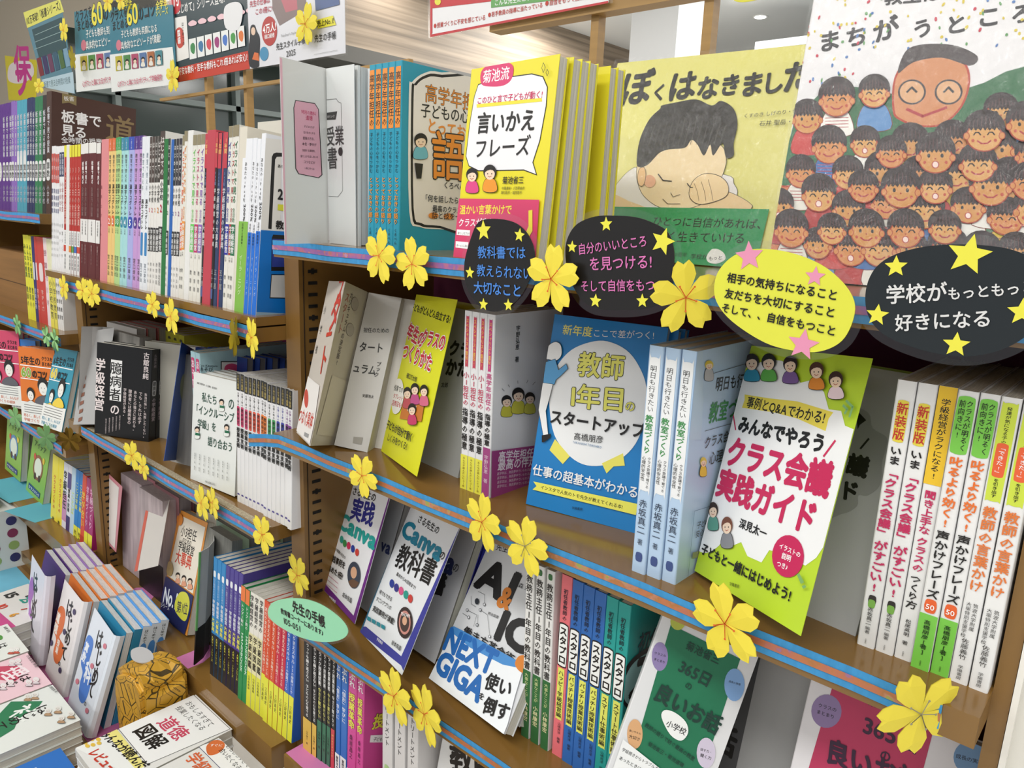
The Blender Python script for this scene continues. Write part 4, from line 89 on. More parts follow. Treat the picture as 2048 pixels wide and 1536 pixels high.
 'stripe_cov':{'pose':[-1.746,-0.0084,-0.4818,0.0737,-0.3172,-0.2039,0.098,0.2135],'it':[['p',[13.4,217.9,-2.2,215.6,-2.3,206.6,13.1,209.7],'#8a5a48'],['p',[15.6,199.2,0.1,196.8,0,187.9,15.3,191.1],'#8a5a48'],['p',[17.7,180.6,2.3,178.1,2.2,169.2,17.4,172.5],'#8a5a48'],['p',[19.9,162.1,4.5,159.5,4.4,150.6,19.6,154],'#8a5a48'],['p',[22.1,143.6,6.7,141,6.6,132.1,21.7,135.6],'#8a5a48'],['p',[24.2,125.3,8.9,122.5,8.8,113.8,23.9,117.3],'#8a5a48'],['p',[26.3,107.1,11.1,104.2,11,95.5,26,99.1],'#8a5a48'],['p',[28.4,88.9,13.2,86,13.1,77.3,28.1,80.9],'#8a5a48'],['p',[30.6,70.8,15.4,67.8,15.3,59.1,30.2,62.9],'#8a5a48'],['p',[32.6,52.8,17.5,49.7,17.4,41.1,32.3,44.9],'#8a5a48'],['p',[34.7,34.9,19.7,31.7,19.6,23.1,34.4,27.1],'#8a5a48'],['p',[36.8,17.1,21.8,13.9,21.7,5.3,36.5,9.3],'#8a5a48']]},
}
FLOWERS=[('F1',-0.6827,-0.012,-0.051,0.064,-0.1,0.2),('F2',-0.626,-0.012,-0.0559,0.0593,-0.03,-0.25),('F3',-0.4182,-0.03,-0.0537,0.0615,-0.03,0.05),('F4',-0.2854,-0.03,-0.0566,0.0577,0.92,-0.15),('F5',-0.7158,-0.012,-0.321,0.058,0.02,0.5),('F6',-0.5093,-0.012,-0.3173,0.065,-0.2,0.1),('F7',-0.4487,-0.012,-0.324,0.0645,-0.1,0.15),('F8',-0.2322,-0.012,-0.3187,0.0682,-0.18,-0.35),('F9',-0.0855,-0.012,-0.3258,0.0647,0.85,-0.5),('F10',-0.652,-0.012,-0.5971,0.0771,-0.12,0),('F11',-0.5945,-0.012,-0.5928,0.0792,-0.23,0.1),('F12',-0.9353,0.03,-0.5508,0.0692,-0.07,0.5),('F13',-1.7164,-0.012,-0.1819,0.0543,0.02,0.2),('F14',-1.608,-0.012,-0.1777,0.0519,0.25,0.3),('F15',-1.5619,-0.012,-0.1791,0.0557,0.23,-0.3),('F16',-1.2873,-0.014,-0.1707,0.0472,0.1,0.3),('F17',-1.2196,-0.014,-0.1829,0.063,-0.05,0.1),('F18',-1.0163,-0.014,-0.1874,0.0617,-0.75,0.6),('F19',-0.9669,-0.014,-0.1828,0.062,-0.23,0.6),('F20',-1.4274,-0.012,-0.4721,0.0605,0.18,0.3),('F21',-1.3801,-0.012,-0.4827,0.0517,0.0,0.4),('F22',-1.1521,-0.012,-0.4863,0.0636,-0.07,0),('F23',-1.1133,-0.012,-0.4748,0.057,-0.12,0.1),('F24',-0.9599,-0.012,-0.4794,0.0641,0.0,0.4),('F25',-1.7668,-0.012,-0.5209,0.0597,0.6,0),('G1',-2.0592,-0.012,-0.3028,0.0541,0.02,0.1),('G2',-1.856,-0.012,-0.3017,0.0503,0.05,0.3),('G3',-1.8027,-0.012,-0.3043,0.0549,0.0,0.1),('G4',-1.9272,-0.012,-0.5522,0.0673,0.35,0.2),('G5',-2.1586,-0.012,-0.5527,0.0594,0.3,0.2),('T1',-2.0763,0.255,0.4691,0.056,0.07,0.2),('T2',-1.9998,0.255,0.4604,0.0491,0.07,0),('T3',-2.3845,0.255,0.4405,0.0628,0.02,0.2),('T4',-2.3397,0.255,0.3652,0.0629,-0.6,0),('T5',-1.7512,0.255,0.2691,0.0717,-0.03,0),('T6',-2.6033,0.25,0.3136,0.0442,0.38,0),('T7',-1.2281,0.255,0.3117,0.0713,0.0,0.3)]
B1A=[-1.8591, -1.848, -1.8377, -1.8278, -1.8169, -1.8062, -1.792, -1.7727, -1.7554, -1.7417, -1.7283, -1.7133, -1.6968, -1.6726, -1.6489, -1.6103, -1.5893, -1.5542, -1.5385, -1.523, -1.5091, -1.4926, -1.4804, -1.4618, -1.4382, -1.4203, -1.4026, -1.3877, -1.3719, -1.3634, -1.3526, -1.3432, -1.3303]
B1B=[-1.3133, -1.2974, -1.2889, -1.2782, -1.2699, -1.2617, -1.2512, -1.2398, -1.2284, -1.2116, -1.1985, -1.1865, -1.1737, -1.1631, -1.1362, -1.1281, -1.117, -1.113, -1.1012, -1.0895, -1.0789, -1.0666, -1.0452]
B1C=[-1.0557, -1.029, -1.0182, -1.0084, -0.9962]
C1X=[-2.5204, -2.463, -2.4076, -2.3541, -2.3024, -2.2772, -2.2525, -2.2257, -2.1982, -2.1829, -2.1632, -2.1403, -2.1144, -2.0988, -2.0846, -2.0683, -2.0522, -2.0279, -2.003, -1.9796, -1.9496]

# ------------------------------------------------------------------ materials
MC = {}
def lin(h):
    h=h.lstrip('#'); c=[int(h[i:i+2],16)/255 for i in (0,2,4)]
    return tuple(v/12.92 if v<=.04045 else ((v+.055)/1.055)**2.4 for v in c)+(1,)
def M(h, r=.42, kind=None, spec=.5, metal=0):
    k=(h,r,kind,spec,metal)
    if k in MC: return MC[k]
    m=bpy.data.materials.new('paint'); m.use_nodes=True; n=m.node_tree.nodes; L=m.node_tree.links; b=n['Principled BSDF']
    b.inputs['Base Color'].default_value=lin(h); b.inputs['Roughness'].default_value=r; b.inputs['Specular IOR Level'].default_value=spec; b.inputs['Metallic'].default_value=metal
    if kind:
        tc=n.new('ShaderNodeTexCoord'); mp=n.new('ShaderNodeMapping'); L.new(tc.outputs['Object'],mp.inputs[0])
        nz=n.new('ShaderNodeTexNoise'); L.new(mp.outputs[0],nz.inputs['Vector']); rp=n.new('ShaderNodeValToRGB'); L.new(nz.outputs[0],rp.inputs[0]); L.new(rp.outputs[0],b.inputs['Base Color'])
        c=lin(h); d=lambda f:(min(1,c[0]*f),min(1,c[1]*f),min(1,c[2]*f),1); e=rp.color_ramp.elements
        sc={'px':(2600,60,8),'py':(60,2600,8),'pz':(60,8,2600),'wood':(3,3,60),'slat':(.6,.8,34),'steel':(9,9,4),'foil':(60,60,60),'crepe':(160,40,60),'speck':(500,500,500),'cloth':(14,14,14)}[kind]
        mp.inputs['Scale'].default_value=sc; nz.inputs['Scale'].default_value=1; nz.inputs['Detail'].default_value=3
        lo,hi={'px':(.7,1.05),'py':(.7,1.05),'pz':(.7,1.05),'wood':(.85,1.1),'slat':(.55,1.3),'steel':(.9,1.08),'crepe':(.9,1.1),'foil':(1,1),'speck':(.6,1.3),'cloth':(.93,1.05)}[kind]
        e[0].position=.32; e[1].position=.68; e[0].color=d(lo); e[1].color=d(hi)
        if kind=='foil':
            for p,cc in ((.30,'#9a6ab0'),(.45,'#b06a90'),(.56,'#8a62a8'),(.64,'#c07a62')):
                x=e.new(p); x.color=lin(cc)
            e[0].color=lin('#7a68b8'); e[1].color=lin('#b8705a')
            if h=='#c48a5a':
                for i_,cc in enumerate(('#9a6a8a','#b06a5a','#b87048','#a8703e','#b8806a','#9a9a4a')): e[i_].color=lin(cc)
        if kind in('speck','crepe','wood','slat'):
            bp=n.new('ShaderNodeBump'); bp.inputs['Strength'].default_value=.25; bp.inputs['Distance'].default_value=.002; L.new(nz.outputs[0],bp.inputs['Height']); L.new(bp.outputs[0],b.inputs['Normal'])
    MC[k]=m; return m
def glass(rough=.05, alpha=.25, name='film'):
    if name in MC: return MC[name]
    m=bpy.data.materials.new(name); m.use_nodes=True; b=m.node_tree.nodes['Principled BSDF']
    n=m.node_tree.nodes; L=m.node_tree.links; out=n['Material Output']; n.remove(b)
    tr=n.new('ShaderNodeBsdfTransparent'); gl=n.new('ShaderNodeBsdfGlossy'); gl.inputs['Roughness'].default_value=rough; mx=n.new('ShaderNodeMixShader'); mx.inputs[0].default_value=alpha
    L.new(tr.outputs[0],mx.inputs[1]); L.new(gl.outputs[0],mx.inputs[2]); L.new(mx.outputs[0],out.inputs['Surface'])
    if name=='shrink_film':
        tc=n.new('ShaderNodeTexCoord'); mp=n.new('ShaderNodeMapping'); mp.inputs['Scale'].default_value=(170,1,90); nz=n.new('ShaderNodeTexNoise'); nz.inputs['Scale'].default_value=1; nz.inputs['Detail'].default_value=4; nz.inputs['Distortion'].default_value=1.5
        bp=n.new('ShaderNodeBump'); bp.inputs['Strength'].default_value=1; bp.inputs['Distance'].default_value=.004
        L.new(tc.outputs['Object'],mp.inputs[0]); L.new(mp.outputs[0],nz.inputs['Vector']); L.new(nz.outputs[0],bp.inputs['Height']); L.new(bp.outputs[0],gl.inputs['Normal'])
    MC[name]=m; return m
def doodle():
    m=bpy.data.materials.new('printed_wrap'); m.use_nodes=True; n=m.node_tree.nodes; L=m.node_tree.links; b=n['Principled BSDF']; b.inputs['Roughness'].default_value=.45
    tc=n.new('ShaderNodeTexCoord'); mix=None
    mp=n.new('ShaderNodeMapping'); mp.inputs['Scale'].default_value=(26,26,30); L.new(tc.outputs['Object'],mp.inputs[0])
    v=n.new('ShaderNodeTexVoronoi'); v.feature='DISTANCE_TO_EDGE'; v.inputs['Scale'].default_value=1; L.new(mp.outputs[0],v.inputs['Vector'])
    r=n.new('ShaderNodeValToRGB'); r.color_ramp.interpolation='CONSTANT'; e=r.color_ramp.elements; e[0].position=0; e[0].color=lin('#4a3a14'); e[1].position=.022; e[1].color=lin('#cf9d2e')
    x=e.new(.16); x.color=lin('#4a3a14'); x=e.new(.176); x.color=lin('#cf9d2e')
    L.new(v.outputs['Distance'],r.inputs[0]); L.new(r.outputs[0],b.inputs['Base Color']); return m
# painted steel / veneer of the bookcases
BROWN='#82602f'; BR=lambda r=.3: M(BROWN,r,'steel',.55)
# ------------------------------------------------------------------ mesh helpers
class MB:
    def __init__(s): s.v=[];s.f=[];s.m=[];s.mats=[]
    def mi(s,mat):
        if mat not in s.mats: s.mats.append(mat)
        return s.mats.index(mat)
    def add(s,vs,fs,mat):
        n=len(s.v); s.v+=vs; k=s.mi(mat)
        for f in fs: s.f.append(tuple(i+n for i in f)); s.m.append(k)
    def box(s,x0,x1,y0,y1,z0,z1,mat):
        s.add([(x0,y0,z0),(x1,y0,z0),(x1,y1,z0),(x0,y1,z0),(x0,y0,z1),(x1,y0,z1),(x1,y1,z1),(x0,y1,z1)],[(0,3,2,1),(4,5,6,7),(0,1,5,4),(1,2,6,5),(2,3,7,6),(3,0,4,7)],mat)
    def prism(s,path,z0,z1,mat):
        n=len(path); s.add([(x,y,z0) for x,y in path]+[(x,y,z1) for x,y in path],[tuple(range(n))[::-1],tuple(range(n,2*n))]+[(i,(i+1)%n,n+(i+1)%n,n+i) for i in range(n)],mat)
    def mesh(s,name):
        me=bpy.data.meshes.new(name); me.from_pydata(s.v,[],s.f)
        for m in s.mats: me.materials.append(m)
        me.polygons.foreach_set('material_index',s.m); me.update(); return me
    def obj(s,name,parent=None,**k): return link(name,s.mesh(name),parent,**k)
def link(name,me,parent=None,loc=None,rot=None,label=None):
    o=bpy.data.objects.new(name,me); COL.objects.link(o)
    if loc: o.location=loc
    if rot: o.rotation_euler=rot
    if parent: o.parent=parent
    if label: o['label']=label
    return o
def thing(name,label,cat,loc=(0,0,0),rot=None,group=None):
    o=link(name,None,None,loc,rot); return tag(o,label,cat,group)
def tag(o,label,cat,group=None):
    o['label']=label; o['category']=cat
    if group: o['group']=group
    return o
def struct(o): o['kind']='structure'; return o
def posed(o,p):
    o.rotation_mode='YXZ'; o.location=p[:3]; o.rotation_euler=(p[4],p[5],p[3]); return o
# ------------------------------------------------------------------ glyphs and print
GC={}
def glyph(ch,off,res):
    k=(ch,off,res)
    if k not in GC:
        c=bpy.data.curves.new('t','FONT'); c.body=ch; c.offset=off; c.resolution_u=res
        o=bpy.data.objects.new('t',c); me=bpy.data.meshes.new_from_object(o)
        vs=[(v.co.x,v.co.y) for v in me.vertices]; fs=[tuple(p.vertices) for p in me.polygons]
        adv=1.0 if ord(ch)>255 else (max([v[0] for v in vs])+.06 if vs else .3)
        bpy.data.meshes.remove(me); bpy.data.objects.remove(o); bpy.data.curves.remove(c)
        GC[k]=(vs,fs,adv)
    return GC[k]
ROTV=set('ー「」()-~〜')
SHIFTV=set('。、っゃゅょッャュョ')
def weight(b,size):
    """stroke weight: a slightly fattened outline, then copies of it set round a small circle"""
    if size<.0045: b=min(b,.6)
    if b<=.5: return 0,[(0,0)]
    r=.0125*b; n=3 if b<=1 else (4 if (size<.012 or b<=2) else 7)
    return 0,([(0,0)] if b>2.4 else [])+[(r*math.cos(2*PI*i/n+.4),r*math.sin(2*PI*i/n+.4)) for i in range(n)]
class Pr:
    """flat print on a face: u to the right, v up, metres; later calls lie on top of earlier ones"""
    def __init__(s): s.b=MB(); s.L=1
    def put(s,pts,fs,col,bump=True,dl=0):
        if bump: s.L+=1
        s.b.add([(p[0],p[1],s.L+dl) for p in pts],fs,M(col,.38))
    def poly(s,pts,col,edge=None,ew=0):
        if edge:
            cx=sum(p[0] for p in pts)/len(pts); cy=sum(p[1] for p in pts)/len(pts)
            o=[]
            n=len(pts); ar=sum(pts[i][0]*pts[(i+1)%n][1]-pts[(i+1)%n][0]*pts[i][1] for i in range(n))
            sg=1 if ar>0 else -1
            for i,p in enumerate(pts):
                a=Vector(pts[i-1]);b=Vector(p);c=Vector(pts[(i+1)%n]); d1=(b-a); d2=(c-b)
                if d1.length<1e-9 or d2.length<1e-9: o.append(p); continue
                n1=Vector((d1.y,-d1.x)).normalized()*sg; n2=Vector((d2.y,-d2.x)).normalized()*sg; nn=(n1+n2)
                nn=nn.normalized()*min(2,1/max(.4,nn.length/2)) if nn.length>1e-6 else n1
                o.append((b.x+nn.x*ew,b.y+nn.y*ew))
            s.poly(o,edge)
        t=tessellate_polygon([[Vector((p[0],p[1],0)) for p in pts]])
        fs=[]
        for a,b,c in t:
            A,B,C=pts[a],pts[b],pts[c]
            fs.append((a,b,c) if (B[0]-A[0])*(C[1]-A[1])-(C[0]-A[0])*(B[1]-A[1])>0 else (a,c,b))
        s.put(pts,fs,col)
    def smooth(s,pts,col,edge=None,ew=0): s.poly(catm(pts),col,edge,ew)
    def line(s,pts,w,col):
        s.L+=1
        for (a,b) in zip(pts,pts[1:]):
            a=Vector(a);b=Vector(b);d=(b-a)
            if d.length<1e-6: continue
            d.normalize(); n=Vector((-d.y,d.x))*w/2; e=d*w*.3
            s.put([tuple(a-e-n),tuple(b+e-n),tuple(b+e+n),tuple(a-e+n)],[(0,1,2,3)],col,False)
    def text(s,tx,x,y,size,length,ang,col,bold=0,out=None,res=2):
        if out: s.text(tx,x,y,size,length,ang,out[0],out[1],None,res)
        off,cp=weight(bold,size)
        gs=[glyph(c,off,res) for c in tx]; tot=sum(g[2] for g in gs) or 1
        k=length/tot; s.L+=1; ca,sa=math.cos(ang),math.sin(ang); X=0
        for g in gs:
            if g[0]:
                for ci,(ox,oy) in enumerate(cp): s.put([(x+((vx+ox)*k+X)*ca-(vy+oy)*size*sa, y+((vx+ox)*k+X)*sa+(vy+oy)*size*ca) for vx,vy in g[0]],g[1],col,False,ci*.35)
            X+=g[2]*k
        s.L+=(len(cp)-1)*.35
    def vtext(s,tx,x,y,size,length,col,bold=0,out=None,res=1):
        if out: s.vtext(tx,x,y,size,length,out[0],out[1],None,res)
        off,cp=weight(bold,size); s.L+=1; st=length/len(tx); i=0
        for ch in tx:
            g=glyph(ch,off,res); w=g[2]; Y=y-st*(i+.5); i+=1; vk=min(st*.98,size*1.3)
            if not g[0]: continue
            if ch in ROTV: P=[(x+(vy-.38)*size*(1 if ch!='ー' else 1), Y-(vx-.5)*vk) for vx,vy in g[0]]
            else:
                dx,dy=(.1,.1) if ch in SHIFTV else (0,0)
                P=[(x+(vx-w/2+dx)*size, Y+(vy-.38+dy)*vk) for vx,vy in g[0]]
            for ci,(ox,oy) in enumerate(cp): s.put([(px+ox*size,py+oy*size) for px,py in P],g[1],col,False,ci*.35)
        s.L+=(len(cp)-1)*.35
    def items(s,it):
        q=.001
        for a in it:
            k=a[0]
            if k=='t': s.text(a[1],a[2]*q,a[3]*q,a[4]*q,a[5]*q,a[6],a[7],a[8],a[9] if len(a)>9 else None,3 if a[4]>16 else 2)
            elif k=='v': s.vtext(a[1],a[2]*q,a[3]*q,a[4]*q,a[5]*q,a[7],a[8],a[9] if len(a)>9 else None,2)
            elif k in'psS':
                P=[(a[1][i]*q,a[1][i+1]*q) for i in range(0,len(a[1]),2)]
                if k!='p': P=catm(P)
                s.poly(P,a[2],a[3] if len(a)>3 else None,a[4]*q if len(a)>4 else 0)
            elif k=='l': s.line([(a[1][i]*q,a[1][i+1]*q) for i in range(0,len(a[1]),2)],a[2]*q,a[3])
            elif k=='k': s.kid(*[v*q for v in a[1:7]],*a[7:])
            elif k=='cf':
                R=random.Random(4); o=a[1:]
                for j in range(210):
                    u,w=R.random(),R.random()
                    if w<.28 and u>.24: continue
                    cx,cy=(o[0]+o[2]*u+o[4]*w)*q,(o[1]+o[3]*u+o[5]*w)*q; rx,ry,t0=R.uniform(.0007,.0012),R.uniform(.0011,.002),R.uniform(-.5,.5); cc=['#c8324c','#d9c33a','#d9c33a','#4d79b8','#5b9a58'][j%5]
                    s.put([(cx+rx*math.cos(t)*math.cos(t0)-ry*math.sin(t)*math.sin(t0),cy+rx*math.cos(t)*math.sin(t0)+ry*math.sin(t)*math.cos(t0)) for t in [2*PI*i/8 for i in range(8)]],[tuple(range(8))],cc,False)
                s.L+=1
            elif k=='kc':
                X,Y,h=a[1:3],a[3:5],a[5]; H=[(h[i],h[i+1]) for i in range(0,len(h),2)]
                cl=['#c8413e','#3f6fb0','#f0eee8','#e0c040','#f0eee8','#5b8ec4','#b53a3a','#e8e4da']
                for j,(x,y) in enumerate(H):
                    F=lambda u,v:((x+u*X[0]+v*Y[0])*q,(y+u*X[1]+v*Y[1])*q)
                    s.smooth([F(-1.0,-2.2),F(-.75,-.85),F(0,-.65),F(.75,-.85),F(1.0,-2.2)],cl[j%8],'#7a2c22',.0005)
                    if j%3==1:
                        for m in range(4): s.line([F(-.75,-1.15-m*.2),F(.75,-1.15-m*.2)],.0006,'#b0343a')
                for j,(x,y) in enumerate(H):
                    sc=1+.12*math.sin(j*2.3); F=lambda u,v:((x+(u*X[0]+v*Y[0])*sc)*q,(y+(u*X[1]+v*Y[1])*sc)*q)
                    cir=lambda cu,cv,ru,rv,n:[F(cu+ru*math.cos(t),cv+rv*math.sin(t)) for t in [2*PI*i/n for i in range(n)]]
                    s.poly(cir(0,.28,1.1,1.02,20),'#2a1c20'); s.poly(cir(0,-.17,.88,.78,20),['#cf9350','#cf8a4e','#d6a05e'][j%3],'#a83822',.0009)
                    for d in(-.92,.92): s.poly(cir(d,-.15,.14,.18,8),'#cf8a4e','#a83822',.0005)
                    for d in(-.36,.36):
                        if j%3: s.line([F(d-.18,-.1),F(d-.08,.04),F(d+.08,.04),F(d+.18,-.1)],.0009,'#231a1c')
                        else: s.poly(cir(d,-.03,.09,.12,8),'#231a1c')
                        s.line([F(d-.18,.2),F(d,.28),F(d+.18,.2)],.0006,'#3a2424')
                    s.poly(cir(0,-.2,.05,.05,6),'#a83822')
                    if j%4==2: s.poly(cir(0,-.52,.16,.17,10),'#f0d8d0','#b0343a',.0006)
                    else: s.line([F(-.34,-.42),F(-.15,-.56),F(.15,-.56),F(.34,-.42)],.0011,'#b0343a')
                    for d in(-.58,.58): s.poly(cir(d,-.4,.09,.1,6),'#c0503a')
                    zz=[F(-.9,.35),F(-.55,.8),F(.55,.82),F(.9,.35)]+[F(.9-.12*(m+1),.12 if m%2==0 else .3) for m in range(14)]
                    s.poly(zz,'#2a1c20')
                    for m in range(8): s.line([F(-.7+.2*m,.95-abs(m-3.5)*.1),F(-.8+.225*m,.35)],.0005,'#5a3638')
            elif k=='e':
                cx,cy,ax,ay,bx,by=[v*q for v in a[1:7]]; n=22 if abs(ax)+abs(by)>.004 else 8
                P=[(cx+ax*math.cos(t)+bx*math.sin(t),cy+ay*math.cos(t)+by*math.sin(t)) for t in [2*PI*i/n for i in range(n)]]
                s.poly(P,a[7],a[8] if len(a)>8 else None,a[9]*q if len(a)>9 else 0)
    def kid(s,x,y,X0,X1,Y0,Y1,hair,skin,body,bh):
        F=lambda u,v:(x+u*X0+v*Y0,y+u*X1+v*Y1)
        cir=lambda cu,cv,ru,rv,n:[F(cu+ru*math.cos(t),cv+rv*math.sin(t)) for t in [2*PI*i/n for i in range(n)]]
        s.smooth([F(-1.1,-1-bh),F(-.9,-1.1),F(0,-.8),F(.9,-1.1),F(1.1,-1-bh)],body,'#2a2320',.0005)
        s.poly(cir(0,.15,1.12,1.1,18),hair); s.poly(cir(0,-.12,.85,.85,18),skin)
        for d in(-.35,.35): s.poly(cir(d,-.1,.09,.12,6),'#221a18')
        s.line([F(-.3,-.45),F(0,-.58),F(.3,-.45)],.0005,'#b4452f')
        s.poly([F(-.86,.1),F(-.6,.75),F(.5,.8),F(.87,.1),F(.55,.42),F(.1,.5),F(-.4,.38)],hair)
    def done(s,name,parent,fr='front',t=0,clip=None,step=.00005):
        """fr front: (u,-,v); side: on the +x face at x=t; top of a lying book is handled by the root's rotation"""
        if not s.b.v: return None
        if clip: s.clip(*clip)
        step=min(step,.0028/max(1,s.L))
        if fr=='front': s.b.v=[(u,-(.00025+L*step),v) for u,v,L in s.b.v]
        elif fr=='side': s.b.v=[(t+.00025+L*step,u,v) for u,v,L in s.b.v]
        me=s.b.mesh(name); return link(name,me,parent)
    def clip(s,x0,x1,y0,y1):
        """cut everything to the face"""
        b=s.b; nv=[];nf=[];nm=[]
        for f,m in zip(b.f,b.m):
            P=[b.v[i] for i in f]
            if all(x0<=p[0]<=x1 and y0<=p[1]<=y1 for p in P): pass
            else:
                for ax,lim,sg in ((0,x0,1),(0,x1,-1),(1,y0,1),(1,y1,-1)):
                    Q=[]
                    for i in range(len(P)):
                        a,c=P[i-1],P[i]; da=(a[ax]-lim)*sg; dc=(c[ax]-lim)*sg
                        if (da>=0)!=(dc>=0):
                            t=da/(da-dc); Q.append((a[0]+(c[0]-a[0])*t,a[1]+(c[1]-a[1])*t,a[2]))
                        if dc>=0: Q.append(c)
                    P=Q
                    if len(P)<3: break
                if len(P)<3: continue
            n=len(nv); nv+=P; nf.append(tuple(range(n,n+len(P)))); nm.append(m)
        b.v,b.f,b.m=nv,nf,nm
def catm(P,k=4):
    o=[];n=len(P)
    for i in range(n):
        a,b,c,d=[Vector(P[(i+j-1)%n][:2]) for j in range(4)]
        for t in [j/k for j in range(k)]:
            v=.5*((2*b)+(c-a)*t+(2*a-5*b+4*c-d)*t*t+(3*b-a-3*c+d)*t**3); o.append((v.x,v.y))
    return o
# ------------------------------------------------------------------ books
PAPER='#d9d6cc'
def upath(t,d,w=.0007,r=.0012):
    return [(0,d),(0,r),(r*.35,r*.35),(r,0),(t-r,0),(t-r*.35,r*.35),(t,r),(t,d),(t-w,d),(t-w,w+.0006),(w,w+.0006),(w,d)]
MCACHE={}
def sparts(t,h,d,cov,paper=PAPER,pk='px'):
    k=(round(t,4),round(h,4),d,cov,paper)
    if k not in MCACHE:
        b=MB(); b.prism(upath(t,d),0,h,M(cov,.35)); c=MB(); c.box(.0009,t-.0009,.001,d-.002,.0005,h-.0012,M(paper,.8,'px',.1))
        MCACHE[k]=(b.mesh('cover'),c.mesh('page_block'))
    return MCACHE[k]
def spine_print(t,h,st):
    p=Pr()
    for (a,b,c,*ins) in st.get('sec',[]):
        i=(ins[0] if ins else 0)*t; z1,z0=h*(1-a),h*(1-b)
        if i: 
            r=min((t-2*i)/2,(z1-z0)/2); p.poly(catm([(i+r*.3,z0),(t-i-r*.3,z0),(t-i,z0+r),(t-i,z1-r),(t-i-r*.3,z1),(i+r*.3,z1),(i,z1-r),(i,z0+r)],3),c)
        else: p.poly([(.0002,z0),(t-.0002,z0),(t-.0002,z1),(.0002,z1)],c)
    for (tx,a,b,c,*m) in st.get('txt',[]):
        bold=m[0] if m else 0; xo=m[1] if len(m)>1 else .5; sz=m[2] if len(m)>2 else .8; out=m[3] if len(m)>3 else None
        L=h*(b-a); size=min(t*sz,L/len(tx)*1.15)
        if len(m)>4 and m[4]: p.text(tx,t*xo-size*.0,h*(1-a),size,L,-PI/2,c,bold,out)
        else: p.vtext(tx,t*xo,h*(1-a),size,L,c,bold,out)
    for (tx,xo,zf,sz,c,bd) in st.get('h',[]): p.text(tx,t*(xo-sz/2),h*(1-zf),t*sz/(.55*len(tx)),t*sz,0,c,bd)
    return p
SPC={}
STY={}
def sbook(style,x,y,z,t,h,d,label,group=None,tilt=0,lean=0,yaw=0,side=None,name='paperback_book'):
    st=STY[style]; r=thing(name,label,'book',(x,y,z),None,group); r.rotation_mode='YXZ'; r.rotation_euler=(-tilt,lean,yaw)
    cm,pm=sparts(t,h,d,st['c'],st.get('paper',PAPER)); link('cover',cm,r); link('page_block',pm,r)
    k=(style,round(t,4),round(h,4))
    if st.get('txt') or st.get('sec'):
        if k not in SPC:
            o=spine_print(t,h,st).done('spine_lettering',r,'front',clip=(0,t,0,h)); SPC[k]=o.data
        else: link('spine_lettering',SPC[k],r)
    if side:
        p=Pr(); p.items(COV[side]['it']); p.done('cover_artwork',r,'side',t,clip=(0,d,0,h))
    return r
def fbook(key,label,cov,t=.012,group=None,spine='l',w=None,h=None,pose=None,cat='book',name='paperback_book',paper=PAPER,band=None,pages=True,art=True,copy_y=0,film=False):
    """a book seen from its cover: local x along the cover, y into the thickness, z up"""
    p=list(pose or COV[key]['pose']); w=w or p[6]; h=h or p[7]
    r=thing(name,label,cat,group=group); posed(r,p)
    if copy_y:
        r.location=Vector(r.location)+Euler((p[4],p[5],p[3]),'YXZ').to_matrix()@Vector((0,copy_y,0))
    P=[(b,a) for a,b in upath(t,w)]; 
    if spine=='r': P=[(w-x,y) for x,y in P]
    else: P=P[::-1]
    b=MB(); b.prism(P[::-1],0,h,M(cov,.3)); b.obj('cover',r)
    if pages: c=MB(); c.box(.0015,w-.0015,.0009,t-.0009,.0006,h-.0012,M(paper,.8,'py',.1)); c.obj('page_block',r)
    if art and key in COV: q=Pr(); q.items(COV[key]['it']); q.done('cover_artwork',r,'front',clip=(0,w,0,h))
    if film:
        c=MB(); c.box(-.002,w+.003,-.0038,-.0036,-.0005,h+.003,glass(.10,.028,'shrink_film')); c.obj('shrink_wrap',r)
    return r
def sheetobj(key,parent,cov,w=None,h=None,thick=.0006,name='front_cover',pose=None,art=True,back=None):
    """a loose cover or flap as a child of its book, at its own pose"""
    p=list(pose or COV[key]['pose']); w=w or p[6]; h=h or p[7]
    b=MB(); b.box(0,w,0,thick,0,h,M(cov,.32))
    if back: b.box(0,w,thick,thick+.0002,0,h,M(back,.6))
    o=b.obj(name,parent); wm=Matrix.Translation(p[:3])@Euler((p[4],p[5],p[3]),'YXZ').to_matrix().to_4x4()
    pm=Matrix.Identity(4)
    if parent:
        pm=Matrix.Translation(parent.location)@parent.rotation_euler.to_matrix().to_4x4()
    lm=pm.inverted()@wm; o.rotation_mode='YXZ'; o.location=lm.to_translation(); o.rotation_euler=lm.to_euler('YXZ')
    if art: q=Pr(); q.items(COV[key]['it']); q.done('cover_artwork',o,'front',clip=(0,w,0,h))
    return o
ORD=['first','second','third','fourth','fifth','sixth','seventh','eighth','ninth','tenth','eleventh','twelfth','thirteenth','fourteenth','fifteenth','sixteenth','seventeenth','eighteenth']
def nth(i,n,what): return (ORD[i] if i<n-1 or n==1 else 'last')+' from the left of '+what
# ================================================================== STRUCTURE: room
def sbox(name,x0,x1,y0,y1,z0,z1,mat):
    b=MB(); b.box(x0,x1,y0,y1,z0,z1,mat); return struct(b.obj(name))
sbox('floor',-12,4,-5,11,-H0-.05,-H0,M('#e2ded6',.35,'cloth'))
sbox('ceiling',-12,4,-5,11,1.45,1.5,M('#f0f2f2',.8))
sbox('wall_back',-12,4,10.9,11,-H0,1.45,M('#c9ccce',.8))
sbox('wall_left',-12.1,-12,-5,11,-H0,1.45,M('#e6dccb',.8))
wf=sbox('trim_1',-4.3,-4.0,1.2,6.0,.95,1.4495,M('#a08f7c',.5,'slat'))
sbox('trim_2',-4.32,-3.98,1.1,6.1,.86,.95,M('#5c5a55',.5))
sbox('wall_1',-4.25,-4.05,5.6,6.05,-H0,.86,M('#e8e8e8',.7))
